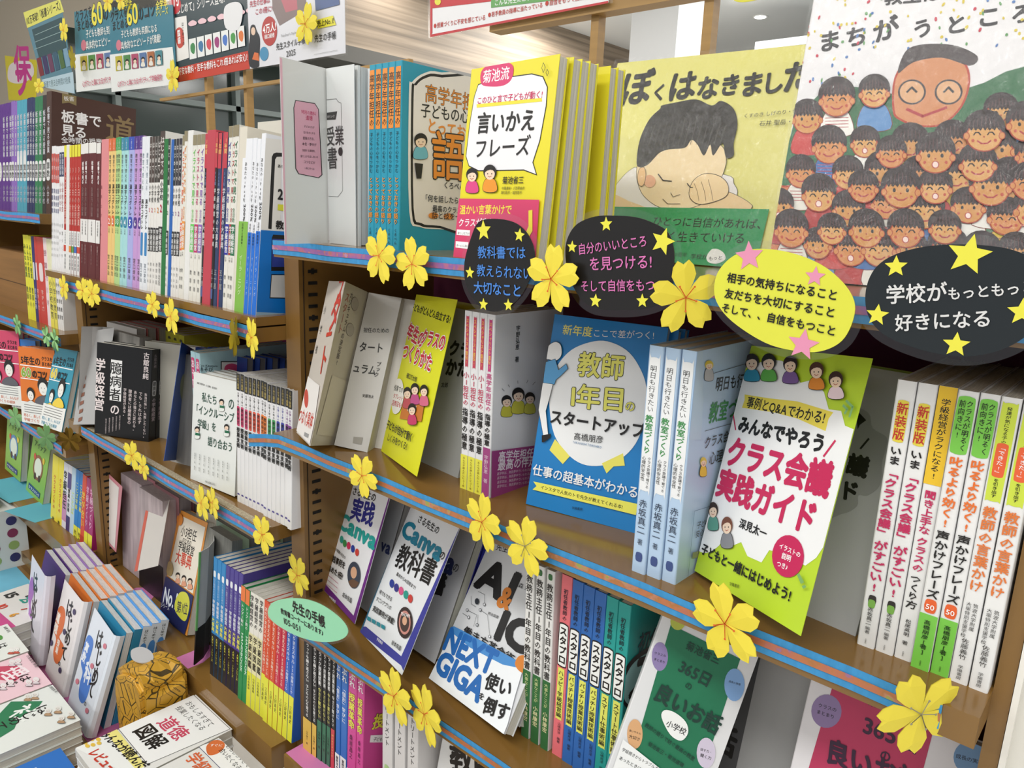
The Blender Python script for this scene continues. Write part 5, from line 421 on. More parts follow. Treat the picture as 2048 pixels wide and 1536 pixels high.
# dark glazed room below the wooden fascia
b=MB(); b.box(-4.6,-4.55,1.0,6.0,-H0,.86,M('#39433f',.12)); g=struct(b.obj('window_1'))
b=MB()
for k in range(7): b.box(-4.55,-4.50,1.2+k*.7,1.23+k*.7,-H0,.86,M('#7b8684',.4))
b.box(-4.55,-4.5,1.0,6,.55,.58,M('#7b8684',.4)); b.box(-4.55,-4.5,1.0,6,.12,.16,M('#8d9694',.4)); b.obj('window_frame',g)
sbox('wall_2',-7.5,-4.62,1.45,1.6,-H0,1.4495,M('#e2d6c4',.8))
sbox('wall_3',-2.78,-2.46,3.55,3.85,-H0,1.4495,M('#e4e5e6',.6))       # white column
sbox('wall_4',-2.2,-1.9,5.3,5.5,-H0,1.4495,M('#d8dada',.6))
b=MB(); b.box(-2.4,1.5,4.6,4.66,-H0,1.15,M('#c6ccd0',.25)); g=struct(b.obj('window_2'))
b=MB(); b.box(-2.45,1.5,4.55,4.7,1.15,1.2,M('#d9dcdd',.5)); b.box(-2.05,-2.02,4.55,4.6,-H0,1.15,M('#5b6063',.4)); b.obj('window_frame',g)
for i,(x,y) in enumerate(((-3.1,4.35),(-2.6,4.9),(-2.05,4.2))):
    o=thing('ceiling_light',['round recessed downlight left of the white column','round recessed downlight just above the yellow picture book','round recessed downlight nearest the crowd picture book'][i],'light',(x,y,1.4496),group='recessed downlights in the ceiling')
    b=MB(); P=[(.055*math.cos(a),.055*math.sin(a)) for a in [2*PI*k/20 for k in range(20)]]; b.prism(P,-.006,0,M('#f2f2f0',.4)); b.obj('trim_ring',o)
    m=MC.get('lampglow')
    if not m:
        m=bpy.data.materials.new('lamp_glow'); m.use_nodes=True; q=m.node_tree.nodes['Principled BSDF']; q.inputs['Emission Color'].default_value=(1,.98,.94,1); q.inputs['Emission Strength'].default_value=14; MC['lampglow']=m
    b=MB(); b.prism([(x_*.72,y_*.72) for x_,y_ in P],-.008,-.006,m); b.obj('bulb',o)
# right end: white pillar beside the bookcase
sbox('wall_right',-.041,.05,.0555,.6,-H0,-.0,M('#e3e0d8',.6))
sbox('trim_3',-.041,-.037,.045,.0555,-H0,-.0,M('#efece4',.5))
# ================================================================== BOOKCASES
Z=dict(A1=-.0457,A2=-.319,A3=-.5984,A4=-.853,B1=-.171,B2=-.4818,B3=-.863,C1=-.039,C2=-.2995,C3=-.560,C4=-.83)
def slots(r,x,zs0,zs1,side=1):
    b=MB(); z=zs0; k=0
    while z<zs1:
        b.box(x,x+.0006,.062,.077,z-.0022,z+.0022,M('#120c06',.9)); 
        if k%4==3: b.box(x,x+.0007,.0675,.0715,z-.004,z+.004,M('#120c06',.9))
        z+=.0176; k+=1
    o=b.obj('adjustment_slots',r); o['kind']='stuff'; return o
def bookcase(label,x0,x1,tops,ups,back,group='bookcases along the wall'):
    r=thing('bookcase',label,'bookcase',((x0+x1)/2,0,-H0),None,group)
    X=lambda x:x-(x0+x1)/2; Zz=lambda z:z+H0
    for (xa,xb,zt) in ups:
        b=MB(); b.box(X(xa),X(xb),.047,.315,0,Zz(zt),BR(.35)); o=b.obj('upright',r)
        b=MB(); b.box(X(xb)+.0001,X(xb)+.0008,.0535,.0548,.45,Zz(zt),M('#2a1c0c',.8)); b.obj('groove',o)
        b=MB()
        z=.62; k=0
        while z<Zz(zt)-.02:
            b.box(X(xb)+.0001,X(xb)+.0008,.062,.077,z-.0024,z+.0024,M('#120c06',.9))
            if k%4==3: b.box(X(xb)+.0001,X(xb)+.0009,.0675,.0715,z-.0042,z+.0042,M('#120c06',.9))
            z+=.0168; k+=1
        q=b.obj('adjustment_slots',o); q['kind']='stuff'
    for (n,xa,xb,zt,th,surf) in tops:
        b=MB(); b.box(X(xa),X(xb),.0,.31,Zz(zt)-th,Zz(zt),BR(.16)); o=b.obj('shelf',r)
        if surf:
            c=MB(); c.box(X(xa)+.004,X(xb)-.004,.006,.3,Zz(zt),Zz(zt)+.0006,M(surf,.6)); c.obj('shelf_paper',o)
    for (xa,xb,za,zb,c) in back:
        b=MB(); b.box(X(xa),X(xb),.305,.315,Zz(za),Zz(zb),M(c,.7) if c!=BROWN else BR(.5)); b.obj('back_panel',r)
    return r
bookcase('brown bookcase nearest the camera with dark picture cards along its top shelf',-.977,-.041,
    [('A1',-.925,-.041,Z['A1'],.022,None),('A2',-.940,-.053,Z['A2'],.024,None),('A3',-.955,-.053,Z['A3'],.024,None),('A4',-.94,-.053,Z['A4'],.05,None)],
    [(-.977,-.940,-.069),(-.053,-.0415,-.069)],[(-.94,-.053,-.30,-.068,'#6d2648'),(-.94,-.053,-.58,-.343,'#7b3a52'),(-.94,-.053,-.85,-.623,BROWN)])
bookcase('brown middle bookcase packed with rainbow coloured thin spines on its top shelf',-1.84,-.978,
    [('B1',-1.86,-.978,-.157,.013,None),('B1b',-1.74,-.978,-.1725,.021,None),('B2',-1.80,-.978,Z['B2'],.024,None),('B3',-1.80,-.978,Z['B3'],.05,None)],
    [(-1.838,-1.801,-.171)],[(-1.8,-.978,-.46,-.19,'#8f2f62'),(-1.8,-.978,-.86,-.506,BROWN)])
bookcase('brown bookcase at the far left with green paper flowers on its lips',-2.95,-1.839,
    [('C1',-2.95,-1.90,Z['C1'],.022,None),('C2',-2.95,-1.84,Z['C2'],.024,None),('C3',-2.95,-1.84,Z['C3'],.024,None),('C4',-2.95,-1.84,Z['C4'],.035,None),('C5',-2.95,-1.84,-.97,.03,None)],
    [(-2.95,-2.915,-.061)],[(-2.915,-1.84,-.83,-.061,BROWN)])
# speckled strip of felt on the front of the second shelf of the middle bookcase
# lattice of posts and rails behind the top shelves
def bar(name,label,x0,x1,y0,y1,z0,z1,group,mat=None):
    b=MB(); b.box(-(x1-x0)/2,(x1-x0)/2,0,y1-y0,0,z1-z0,mat or M('#ad8850',.5,'wood')); o=b.obj(name,None,loc=((x0+x1)/2,y0,z0)); return tag(o,label,'post' if z1-z0>x1-x0 else 'rail',group)
for i,(px,l) in enumerate(((-1.66,'slim light wooden post under the red and blue series posters'),(-1.495,'slim light wooden post just left of the open white book'),(-.622,'wooden post rising behind the yellow speech bubble book'),(-.462,'wooden post rising behind the yellow picture book of the boy'))):
    bar('lattice_post',l,px-.006,px+.006,.285,.300,-.045 if px>-.9 else -.157,.62,'wooden posts of the lattice behind the top shelves')
bar('lattice_rail','wooden rail running under the white banner with red border',-.80,.1,.276,.30,.252,.266,'rails')
bar('lattice_rail','wooden rail running under the series posters at the left',-1.87,-.975,.276,.285,.228,.234,'rails')
bar('lattice_rail','upper wooden rail behind the posters',-2.7,-.9,.28,.30,.60,.625,'rails')
# ================================================================== SPINE DESIGNS
K='#1c1a1a'; Wh='#f2f2f2'
def S_(n,c,sec=(),txt=(),**k): STY[n]=dict(c=c,sec=list(sec),txt=list(txt),**k)
S_('turq','#2797b4',[(.03,.34,'#e8903a',.12)],[('高学年担任の',.05,.33,K,1),('子どもの心をつかむ',.36,.58,K,.5,.5,.6),('とっておきの語り',.60,.86,'#f0a040',1,.5,.75,(K,2.2)),('くろぺん',.88,.97,K,.5)])
S_('white','#e6e6e4'); S_('plainwhite','#e2e5e8')
S_('uno1','#e2e2e4',[(.03,.30,'#c0405a',.3),(.80,1,'#e2de4a')],[('スペシャリスト直伝!',.04,.29,'#f0d84a',.5,.5,.35),('小1担任の',.33,.52,'#c23a5a',1),('指導の極意',.53,.77,K,2),('みんなが読んだレビュー本',.81,.99,'#7a5a20',.5,.5,.5)])
S_('uno2','#e2e2e4',[(.03,.30,'#c03a7a',.3),(.72,1,'#9c3f7c')],[('スペシャリスト直伝!',.04,.29,'#f0d84a',.5,.5,.35),('高学年担任の',.31,.52,'#c23a7a',1),('指導の極意',.53,.71,K,2),('宇野弘恵 著',.76,.92,'#e8d0e0',.5,.5,.6)])
S_('aka','#b4cde8',[(.05,.62,'#eceef0',.12)],[('明日も行きたい',.08,.28,'#333333',.5,.45,.55),('教室づくり',.29,.46,'#3f8f4f',1.5,.45,.72),('クラス会議で育てる',.47,.61,'#333333',.5,.68,.3),('心理的安全性',.47,.58,'#333333',.5,.3,.3),('赤坂真二',.66,.82,'#26324a',.5,.5,.62),('著',.84,.87,'#26324a',0,.5,.4)])
STY['aka']['sec']+=[(.905,.945,'#3c4f86',.25)]
S_('ima','#ececec',[(.07,.215,'#ecd94a',.2)],[('新装版',.075,.21,'#c8322e',1.5,.5,.62),('いま',.23,.30,K,2,.5,.72),('「クラス会議」',.31,.57,'#c42a5e',2.5,.5,.85),('がすごい!',.58,.78,K,2,.5,.8),('赤坂真二',.84,.91,K,1,.5,.5),('編著',.915,.945,K,.5,.5,.4),('学陽書房',.965,.985,K,.5,.5,.2)])
STY['ima']['txt'][3]=('がすごい!',.58,.78,'#c42a5e',2.5,.5,.8); STY['ima']['sec']+=[(.795,.83,'#2a2422',.28),(.812,.842,'#7ab04a',.3)]
S_('kiki','#ececec',[(0,.34,'#eec32e')],[('学級経営がラクになる!',.04,.32,K,1,.5,.6),('聞き上手な',.36,.52,'#c42a5e',2,.5,.72),('クラスの',.53,.66,'#c42a5e',2,.5,.72),('つくり方',.67,.80,K,1.5,.5,.72),('松尾英明 著',.84,.94,K,1,.5,.5),('学陽書房',.965,.985,K,.5,.5,.2)])
S_('shika','#ececec',[(.02,.21,'#7ccb4e',.06),(.79,1,'#7ccb4e')],[('クラスが明るく',.03,.20,K,1,.68,.36),('前向きに!',.03,.16,K,1,.32,.36),('叱るより効く!',.22,.47,'#e8742e',2.5,.5,.8),('声かけフレーズ',.48,.73,K,2,.5,.75),('髙橋朋彦[著]',.81,.94,'#1d3a1a',1,.5,.6),('学陽書房',.965,.985,K,.5,.5,.2)])
STY['shika']['sec']+=[(.735,.782,'#e8642e',.18)]; STY['shika']['h']=[('50',.5,.770,.5,'#ffffff',1)]
S_('deki','#ececec',[(.02,.34,'#cfe04a',.1),(.15,.26,'#e8643a',.2)],[('発達が気になる子の',.03,.15,K,1,.5,.45),('「できた!」',.155,.255,'#ffffff',1,.5,.5),('を引き出す',.265,.33,K,1,.5,.42),('教師の言葉かけ',.36,.66,'#e07a3a',2,.5,.75),('筑波大学附属',.70,.80,K,.5,.68,.28),('大塚特別支援学校',.70,.83,K,.5,.32,.28),('佐藤義竹',.83,.91,K,.5,.5,.45),('学陽書房',.93,.985,K,.5,.5,.4)])
S_('kyomu','#e4e4e2',[(.605,1,'#2e6a3a')],[('教務主任1年目の教科書',.07,.60,K,1,.5,.8),('大事なことが',.62,.76,'#d8e0a0',.5,.5,.5),('小林康宏',.78,.90,'#e8e0b0',1,.5,.6)])
STY['kyomu']['sec']+=[(.02,.05,'#2e6a3a',.25)]
for n,c,t3 in(('sta_p','#e8737c','ハッピー学級経営編'),('sta_b','#2c68b4','バッチリ授業技術編'),('sta_t','#1f9c96','スマート仕事術編')):
    S_(n,c,[(.255,.49,K,.06),(.262,.483,'#f2f4f2',.12),(.50,.785,'#e4e66a',.2)],[('初任者教師の',.07,.24,'#182030',1,.5,.42),('スタプロ',.27,.475,K,3,.5,.72),(t3,.51,.775,K,1,.5,.5),('山崎克洋 編著',.80,.92,'#182030',.5,.62,.3)])
S_('black1','#17181c',[(.72,1,'#d9b24a')],[('ブラックを繰り返さない',.04,.40,Wh,1.5,.5,.62),('子どもの心を育てる',.42,.70,Wh,1,.5,.5),('山中伸之 著',.82,.94,'#3a3020',.5,.5,.5)])
S_('black2','#17181c',[(.66,1,'#2f6f52')],[('ブラック授業技術',.04,.36,Wh,1.5,.5,.65),('今さら聞けない',.38,.64,'#e4e07a',1,.5,.6),('山中伸之 著',.75,.9,'#183024',.5,.5,.5)])
S_('black3','#17181c',[(.66,1,'#c8404a')],[('ブラック授業技術',.04,.36,Wh,1.5,.5,.65),('今さら聞けない',.38,.64,'#f0f0f0',1,.5,.6),('WORKBOOK',.7,.9,'#f0e070',.5,.5,.5)])
S_('tebu_b','#2a6cc0',[(.84,1,'#e8e8e8')],[('手ぶれ',.04,.22,Wh,2,.5,.8),('「個別」学びに',.25,.55,'#e8f0ff',1,.5,.6),('富原洋大',.86,.97,'#303030',1,.5,.6)])
S_('tebu_p','#cf4c96',[(.90,1,'#ececec')],[('手ぶれ',.04,.22,Wh,2,.5,.8),('授業革命',.26,.55,'#e8e05a',2,.5,.75,('#3a2020',2.5)),('桑原昌之',.6,.8,'#3a1030',.5,.5,.4)])
S_('treat','#d8d6d6',[(.62,.74,'#a8c88a',.25)],[('トリートメント',.05,.45,'#4a4a4a',.5,.5,.5)])
# thin spines, first bookcase shelf of the middle unit
S_('w_red','#e8e8ea',[(.06,.29,'#c8504a')],[('小学校',.07,.28,'#f0e0e0',.5),('国語授業',.33,.54,'#3a3f78',1),('明治図書出版',.6,.9,'#70706c',.5,.5,.5)])
S_('w_navy','#e8e8ea',[(.05,.24,'#24335e')],[('学習指導',.06,.23,'#e8e8f0',.5),('小学校社会',.28,.52,'#a04a4a',.5),('授業づくり',.6,.9,'#70706c',0,.5,.5)])
S_('yel_red','#b5302a',[(0,.09,'#e4dd3a'),(.66,1,'#e6e6e6'),(.78,.83,'#c84a3a')],[('365日の全授業',.16,.62,'#e8b0a8',1),('小学校国語',.67,.77,'#444444',.5),('明治図書',.85,.97,'#555555',.5,.5,.6)])
for n,c in(('yr_g','#5a9a4a'),('yr_b','#3f6fc0'),('yr_o','#e08a3a')):
    S_(n,'#b5302a',[(0,.09,'#e4dd3a'),(.66,1,'#e6e6e6'),(.78,.83,c)],[('365日の全授業',.16,.62,'#e8b0a8',1),('小学校国語',.67,.77,'#444444',.5),('明治図書',.85,.97,'#555555',.5,.5,.6)])
S_('maroon','#5c1a20',[(0,.075,'#e8e6e2'),(.56,.73,'#e6e4e2')],[('板書で見る',.13,.30,'#f0e8e8',2),('全単元の授業',.32,.54,'#8a6a6a',1),('小学校算数',.57,.68,'#555555',.5),('授業づくりの',.75,.9,'#a08080',1)])
S_('pinkside','#dc8b90',[],[('漢字コグトレ',.3,.7,'#8a3a48',1,.12,.15)])
for n,c,d,nn in(('c_or','#e9c67e','#dc6a3a','2'),('c_gr','#b5d790','#3f9a58','3'),('c_cy','#a6d8da','#2a86a8','4'),('c_bl','#a8aee4','#2e4ab0','5'),('c_pu','#c49ad2','#4a2a86','6')):
    S_(n,c,[(0,.085,d),(.53,.60,d,.1)],[('1日5分',.01,.08,'#f0f0f0',0,.5,.6),('教室で使える',.11,.30,'#4a4a4a',.5,.5,.6),('漢字コグトレ',.31,.52,K,1),(nn,.535,.595,'#ffffff',2),('小学校',.61,.65,K,1,.5,.7),('宮口幸治',.80,.95,'#4a4040',.5,.5,.6)])
S_('c_w','#e4e8ee',[(.62,.77,'#3a84c0',.2)],[('漢字コグトレ',.40,.60,K,1),('教室で使える',.1,.35,'#7a8a9a',.5,.5,.5),('宮口幸治',.82,.95,'#5a6a7a',.5,.5,.6)])
for n,c,cc in(('hj_r','#4a3c38','#c83a5a'),('hj_o','#3a3430','#d98a3a'),('hj_g','#2e3634','#2a7a48'),('hj_b','#283038','#2a6ac0'),('hj_p','#2c2832','#8a3a7a')):
    S_(n,'#e4e2de',[(0,.29,c),(.58,.735,'#2a2a2c')],[('はじめての',.03,.27,'#e8e4e0',1),('小学校',.30,.42,'#3a3a3a',1),('2',.43,.50,cc,3),('学級経営',.59,.73,'#e0e0e0',1.5),('教育出版',.80,.95,'#7a7a7a',.5,.5,.5)])
S_('gr_cover','#23743c'); S_('bl_cover','#2462b4'); S_('or_cover','#e0763a')
for n,cc in(('il_o','#e0603a'),('il_y','#e8963a'),('il_g','#6cc85e'),('il_p','#c42a70'),('il_v','#8a62b8'),('il_b','#2f2fa0'),('il_r','#a8302e'),('il_d','#1f7048')):
    S_(n,'#e2e0d8',[(0,.06,'#8e8468'),(.53,.70,cc)],[('イラストで見る',.08,.42,cc,1.5),('全活動',.44,.52,cc,.5,.5,.6),('学級経営',.54,.69,'#f0f0f0',1.5),('小学',.71,.74,K,.5,.5,.6),('教育書',.80,.95,'#5a5a5a',.5,.5,.5)])
S_('creamside','#dcd6c8')
S_('nen','#1b1b1e',[(0,.20,'#bf3a4a'),(.90,.96,'#4a5a8a',.1)],[('1年間',.03,.12,'#e8c070',1),('365日',.22,.30,'#8a9ac8',1),('学級経営の大事典',.31,.66,'#d0d0d0',1.5),('五十嵐',.78,.9,'#9a9aa0',1)])
S_('nenblue','#2c3c64',[(0,.20,'#bf3a4a')],[('1年間',.03,.12,'#e8c070',1),('365日',.22,.30,'#8a9ac8',1),('学級経営の大事典',.31,.66,'#d0d0d8',1.5),('五十嵐',.78,.9,'#9a9aa0',1)])
S_('redside','#bf4150')
S_('ipad_g','#e8eaf0',[(.47,1,'#7fb648')],[('あなたのiPadを',.13,.36,K,.5,.45,.5),('200%',.37,.47,K,1.5,.45,.6,None,1),('活用する授業術!',.48,.62,K,.5,.45,.5),('イーラーニング',.66,.9,'#d8ecc0',.5,.45,.4)])
S_('ipad_b','#e8eaf0',[(.53,1,'#1a6cd0')],[('あなたのiPadを',.13,.36,K,.5,.5,.55),('200%',.37,.47,K,1.5,.5,.65,None,1),('活用する教師術!',.48,.62,K,.5,.5,.5),('イーラーニング',.66,.9,'#c8e0f8',.5,.5,.4)])
S_('tan','#dcd8cc',[(.0,.08,'#7c683c')])
# second shelf of the middle unit
for n,c,g_ in(('j1','#c83a6a','1'),('j2','#d8523a','2'),('j3','#e07a2e','3'),('j4','#3f9a58','4'),('j5','#3a3fa0','5'),('j6','#7a3a8a','6')):
    S_(n,'#e6e6e8',[(0,.13,'#232220'),(.25,.40,c,.12)],[('5分で国語',.01,.12,'#d8c070',.5,.5,.55),('小学'+g_+'年の',.14,.245,K if g_ not in'56' else c,1,.5,.72),('教材研究',.26,.39,K,1,.5,.6),('授業支術',.41,.57,K,3,.5,.9)])
    STY[n]['sec']+=[(.93,.955,'#5a559a',.2)]
S_('kita','#a8ccd6',[(.05,.30,'#c83a72',.15)],[('あそび',.06,.29,'#f0e0e8',1),('学級づくり',.4,.8,K,1)])
S_('okus','#141416',[(.34,.50,'#b8b8b8',.2)],[('古舘良純',.05,.2,'#8a8084',1,.5,.5),('臆病者',.345,.495,K,1,.5,.5),('の学級経営',.52,.78,'#a89aa0',2,.5,.7)])
S_('yel','#b8b43a',[(.05,.10,'#4a4a3a',.25)],[])
S_('bluew','#d8dce2',[(0,1,'#e0e2e6')])
# third shelf of the middle unit
for n,c in(('d5','#2f86c4'),('d6','#4a3c90')):
    S_(n,c,[(.11,.16,'#e8ecf2',.2),(.64,1,'#18191e')],[('小'+n[1]+'担任のための',.17,.34,'#d8e4f0',.5,.5,.5),('学級経営',.35,.49,'#e8ecf4',1.5),('大事典',.50,.62,'#e4e06a',1.5),('人気No.1シリーズ',.66,.88,'#e4e05a',1,.5,.62)])
S_('gband','#158a4c',[(0,.13,'#e87a3a')],[('トップ1割の',.15,.35,'#f0f4f0',1),('HANDBOOK',.40,.75,'#d8f0e0',2,.5,.6,None,1)])
S_('cream','#e8e6dc',[(.35,.69,'#e6e0b0'),(.69,1,'#dfe03c')],[('学級経営の',.02,.30,K,1),('学級図鑑',.36,.66,K,2),('小学校教師',.72,.85,K,.5,.5,.5)])
S_('redo','#d8502e',[(.62,1,'#e0e03c')],[('あたりまえスキル',.05,.35,'#f4e0d0',1),('55の学級づくり',.36,.60,'#f4e0d0',1),('三好真史',.7,.85,K,.5,.5,.5)])
S_('redp','#c82e4a',[(.62,1,'#e0e03c')],[('あたりまえスキル',.05,.35,'#f4e0d0',1),('55の学級づくり',.36,.60,'#f4e0d0',1),('三好真史',.7,.85,K,.5,.5,.5)])
S_('bluy','#2a64c0',[(.62,1,'#e0e03c')],[('あたりまえスキル',.05,.35,'#e0e8f8',1),('55の授業づくり',.36,.60,'#e0e8f8',1),('三好真史',.7,.85,K,.5,.5,.5)])
# far-left unit
for n,c,w in(('f_pu','#5a2a86',1),('f_li','#8a68b8',1),('f_cy','#4aa0b8',0),('f_nv','#26305e',1),('f_gn','#2a7a50',1),('f_dk','#2e2a2a',1),('f_br','#4a3028',1)):
    S_(n,c,[(.55 if n!='f_cy' else .45,.72,'#e0e0e0',.08)],[('板書で見る授業',.12,.5,'#d8d8e0',1),('算数',.57,.70,'#4a4a4a',1),('小学校',.76,.92,'#c8c8d0',.5)])
S_('g_yl','#e2dc3a',[],[('みんなの授業',.1,.5,'#4a6a3a',1),('教師の',.6,.85,'#5a5a3a',.5)]); S_('g_nv','#2c2f6e',[(.3,.5,'#d8d8e0',.2)],[('授業改善',.6,.85,'#c8c8e0',.5)])
S_('g_rd','#c8403a',[(.3,.5,'#e8d8d8',.2)],[('学びの力',.6,.85,'#f0d0c8',.5)]); S_('g_wh','#e4e2e0',[(.35,.38,'#5a5a5a',.2)],[('小学校教育',.45,.9,'#3a3a3a',1)])
S_('g_wy','#e4e2c0',[(.4,1,'#e8dc5a')],[('小学校教育',.45,.9,'#3a3a3a',1)]); S_('g_pk','#ecd8dc',[],[('授業カード',.1,.8,'#a05a6a',.5)])
S_('h_ye','#e8d83a',[],[('クラスづくりの',.25,.7,'#d8603a',2),('教育',.8,.95,K,.5)]); S_('h_wh','#dcdce4',[(.4,.75,'#c88ab0')],[('学級担任',.1,.6,K,2)])
S_('h_bk','#e2e0e6',[(.1,.3,'#4a3a7a'),(.65,1,'#3a2a6a')],[('授業の技術',.3,.6,K,2)]); S_('h_bl','#2a7ac0',[(.7,1,'#e4e03c')],[('ことば学級',.15,.5,'#e4e46a',1),('教育書',.75,.95,K,.5)])
S_('h_lb','#b8d0e0',[],[('ことば',.3,.6,'#e0e46a',1)]); S_('h_rd','#d84a2e',[(.75,1,'#b83028')],[('学び合い',.2,.65,'#f0c84a',2)]); S_('h_mg','#a82a6a',[(.66,1,'#e4de3a')],[('学級づくり',.1,.6,'#f0c0d8',1)])
# ================================================================== SHELF A1 (open top of the nearest bookcase)
z=Z['A1']
r=thing('opened_paperback','white paperback standing open with pink boxed jacket flap swung out over the shelf end','book'); posed(r,[-.8418,.0325,z,0,0,0])
b=MB(); b.box(0,.0596,.001,.005,0,.2128,M('#dcdedd',.6)); b.box(0,.060,.006,.12,.001,.2115,M('#cfd3d3',.7,'py',.1)); b.box(-.002,.0605,.12,.1212,0,.2132,M('#e6e6e4',.4)); b.obj('page_block',r)
sheetobj('flap_a1',r,'#dfe1df',name='jacket_flap'); sheetobj('page_a1',r,'#dfe2e2',name='title_page',thick=.0008)
for i in range(5): sbook('plainwhite',-.7805+i*.0064,.046,z,.0060,.2105,.142,nth(i,5,'the thin white paperbacks beside the opened white book'),'thin white paperbacks on the top shelf')
n=5
for i in range(n): sbook('turq',-.748+i*.0118,.0213,z,.0116,.208,.148,('turquoise book with its cover showing behind the yellow speech bubble book' if i==n-1 else nth(i,5,'the turquoise spines with orange labels')),'turquoise paperbacks on the top shelf',tilt=.015,side='turqface' if i==n-1 else None)
fbook('phrase','yellow and pink paperback with a big white speech bubble, leaning on the top shelf','#e9dc2c',t=.0125)
for i in range(3):
    fbook('none',nth(i,3,'nothing').replace('from the left of nothing','')+'white-edged copy counted backwards behind the yellow speech bubble book','#e6dd3a',t=.0125,group='copies of the yellow speech bubble book',pose=[-.583+i*.001,.026+i*.0135,z,-.06,-.075+i*.01,0,.127,.190])
fbook('phrase2','yellow cover copy poking out between white page edges and the picture book of the boy','#e9dd34',t=.012,pose=[-.578,.082,z,-.02,-.03,0,.127,.190],group='copies of the yellow speech bubble book')
fbook('none','rearmost white-edged copy at the end of the yellow book stack','#e6dd3a',t=.012,pose=[-.577,.0955,z,-.02,-.02,0,.127,.190],group='copies of the yellow speech bubble book')
fbook('boy','yellow picture book with a drawing of a black-haired boy rubbing his eye','#e6e084',t=.010,cat='book',name='picture_book',film=True)
fbook('crowd','large shrink-wrapped picture book covered with smiling children in a crowd','#e4e2e4',t=.010,name='picture_book',film=True,h=.30,w=.205)
# ================================================================== SHELF A2
z=Z['A2']
r=thing('opened_paperback','beige paperback propped open with red title on its curled front cover','book'); posed(r,[*COV['st_c']['pose'][:6]])
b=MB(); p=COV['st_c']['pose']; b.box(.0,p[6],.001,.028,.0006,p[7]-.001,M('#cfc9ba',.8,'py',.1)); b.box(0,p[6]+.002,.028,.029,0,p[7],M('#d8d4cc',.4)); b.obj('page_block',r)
sheetobj('st_c',r,'#c9c7c4',name='title_page'); sheetobj('st_b',r,'#bdb7a8',name='inside_cover'); sheetobj('st_a',r,'#ccc4ba',name='front_cover')
for i in range(2): fbook('none',['front','rear'][i]+' plain copy leaning behind the beige opened book','#d8d4cc',t=.014,pose=[-.80+i*.022,.062+i*.012,z,.30,-.30,.05,.072,.210],group='copies of the beige opened book')
r=thing('opened_paperback','yellow first-grade classroom paperback with pink title and desk drawing','book'); posed(r,[*COV['gradepage']['pose'][:6]])
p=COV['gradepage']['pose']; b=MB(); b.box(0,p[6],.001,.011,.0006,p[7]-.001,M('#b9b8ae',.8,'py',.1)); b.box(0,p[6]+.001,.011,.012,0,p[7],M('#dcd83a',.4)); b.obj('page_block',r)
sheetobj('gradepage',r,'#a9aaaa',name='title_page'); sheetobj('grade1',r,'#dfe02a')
for i in range(3): fbook('none',['nearest','middle','rearmost'][i]+' copy stacked behind the yellow first-grade paperback','#d6d23a',t=.012,pose=[-.768+i*.003,.095+i*.013,z,-.09,-.20,0,.146,.206],group='copies of the yellow first-grade paperback')
for i in range(4):
    last=i==3
    sbook('uno2' if last else 'uno1',-.602+i*.0120,.045,z,.0115,.212,.12,'white book with magenta band and a drawing of a teacher with two children' if last else nth(i,3,'the white spines with yellow feet'),'white spines with red labels on the second shelf',side='unoface' if last else None)
fbook('kyoshi','blue paperback with white circle and yellow first-year teacher title','#2480c4',t=.013)
for i in range(2): fbook('none',['front','rear'][i]+' hidden copy behind the blue first-year teacher paperback','#2480c4',t=.013,pose=[-.508,.078+i*.0135,z,.18,-.19,0,.134,.213],group='copies of the blue first-year teacher paperback')
for i in range(3):
    sbook('aka',-.3395+i*.0149,.0125+i*.002,z,.0143,.2135,.148,['left light blue spine beside the blue first-year teacher cover','middle one of the three light blue spines','light blue book showing a pale pink cover with waving figures'][i],'light blue spines on the second shelf',side='akaface' if i==2 else None)
r=thing('opened_paperback','lime green and white class meeting paperback with bold magenta title','book'); posed(r,[*COV['meetpage']['pose'][:6]])
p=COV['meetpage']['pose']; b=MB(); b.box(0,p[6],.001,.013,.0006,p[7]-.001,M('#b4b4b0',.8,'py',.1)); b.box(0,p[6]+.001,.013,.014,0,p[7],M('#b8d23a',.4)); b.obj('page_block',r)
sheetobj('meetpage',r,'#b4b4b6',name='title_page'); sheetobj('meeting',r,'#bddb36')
for i in range(2): fbook('none',['front','rear'][i]+' green-edged copy behind the lime class meeting paperback','#a8c83a',t=.013,pose=[-.290,.076+i*.014,z,-.107,-.27,0,.143,.212],group='copies of the lime class meeting paperback')
sty=['ima','ima','kiki','shika','shika','deki','deki']; lb=['white spine with magenta title nearest to the grey title page','second white spine with magenta title, beside the orange-topped one','spine with orange-yellow top and magenta lettering','left one of the two green-footed spines with orange title','right one of the two green-footed spines with orange title','left white spine with lime top and orange title','right white spine with lime top, touching the bookcase upright']
xb=[-.1447,-.1312,-.1178,-.1050,-.0920,-.0795,-.0668]
for i in range(7): sbook(sty[i],xb[i],.0365+[0,.001,.002,-.002,0,-.001,-.001][i],z,[.0128,.0128,.0120,.0124,.0120,.0118,.0120][i],.2137,.148,lb[i],'tall spines at the right end of the second shelf')
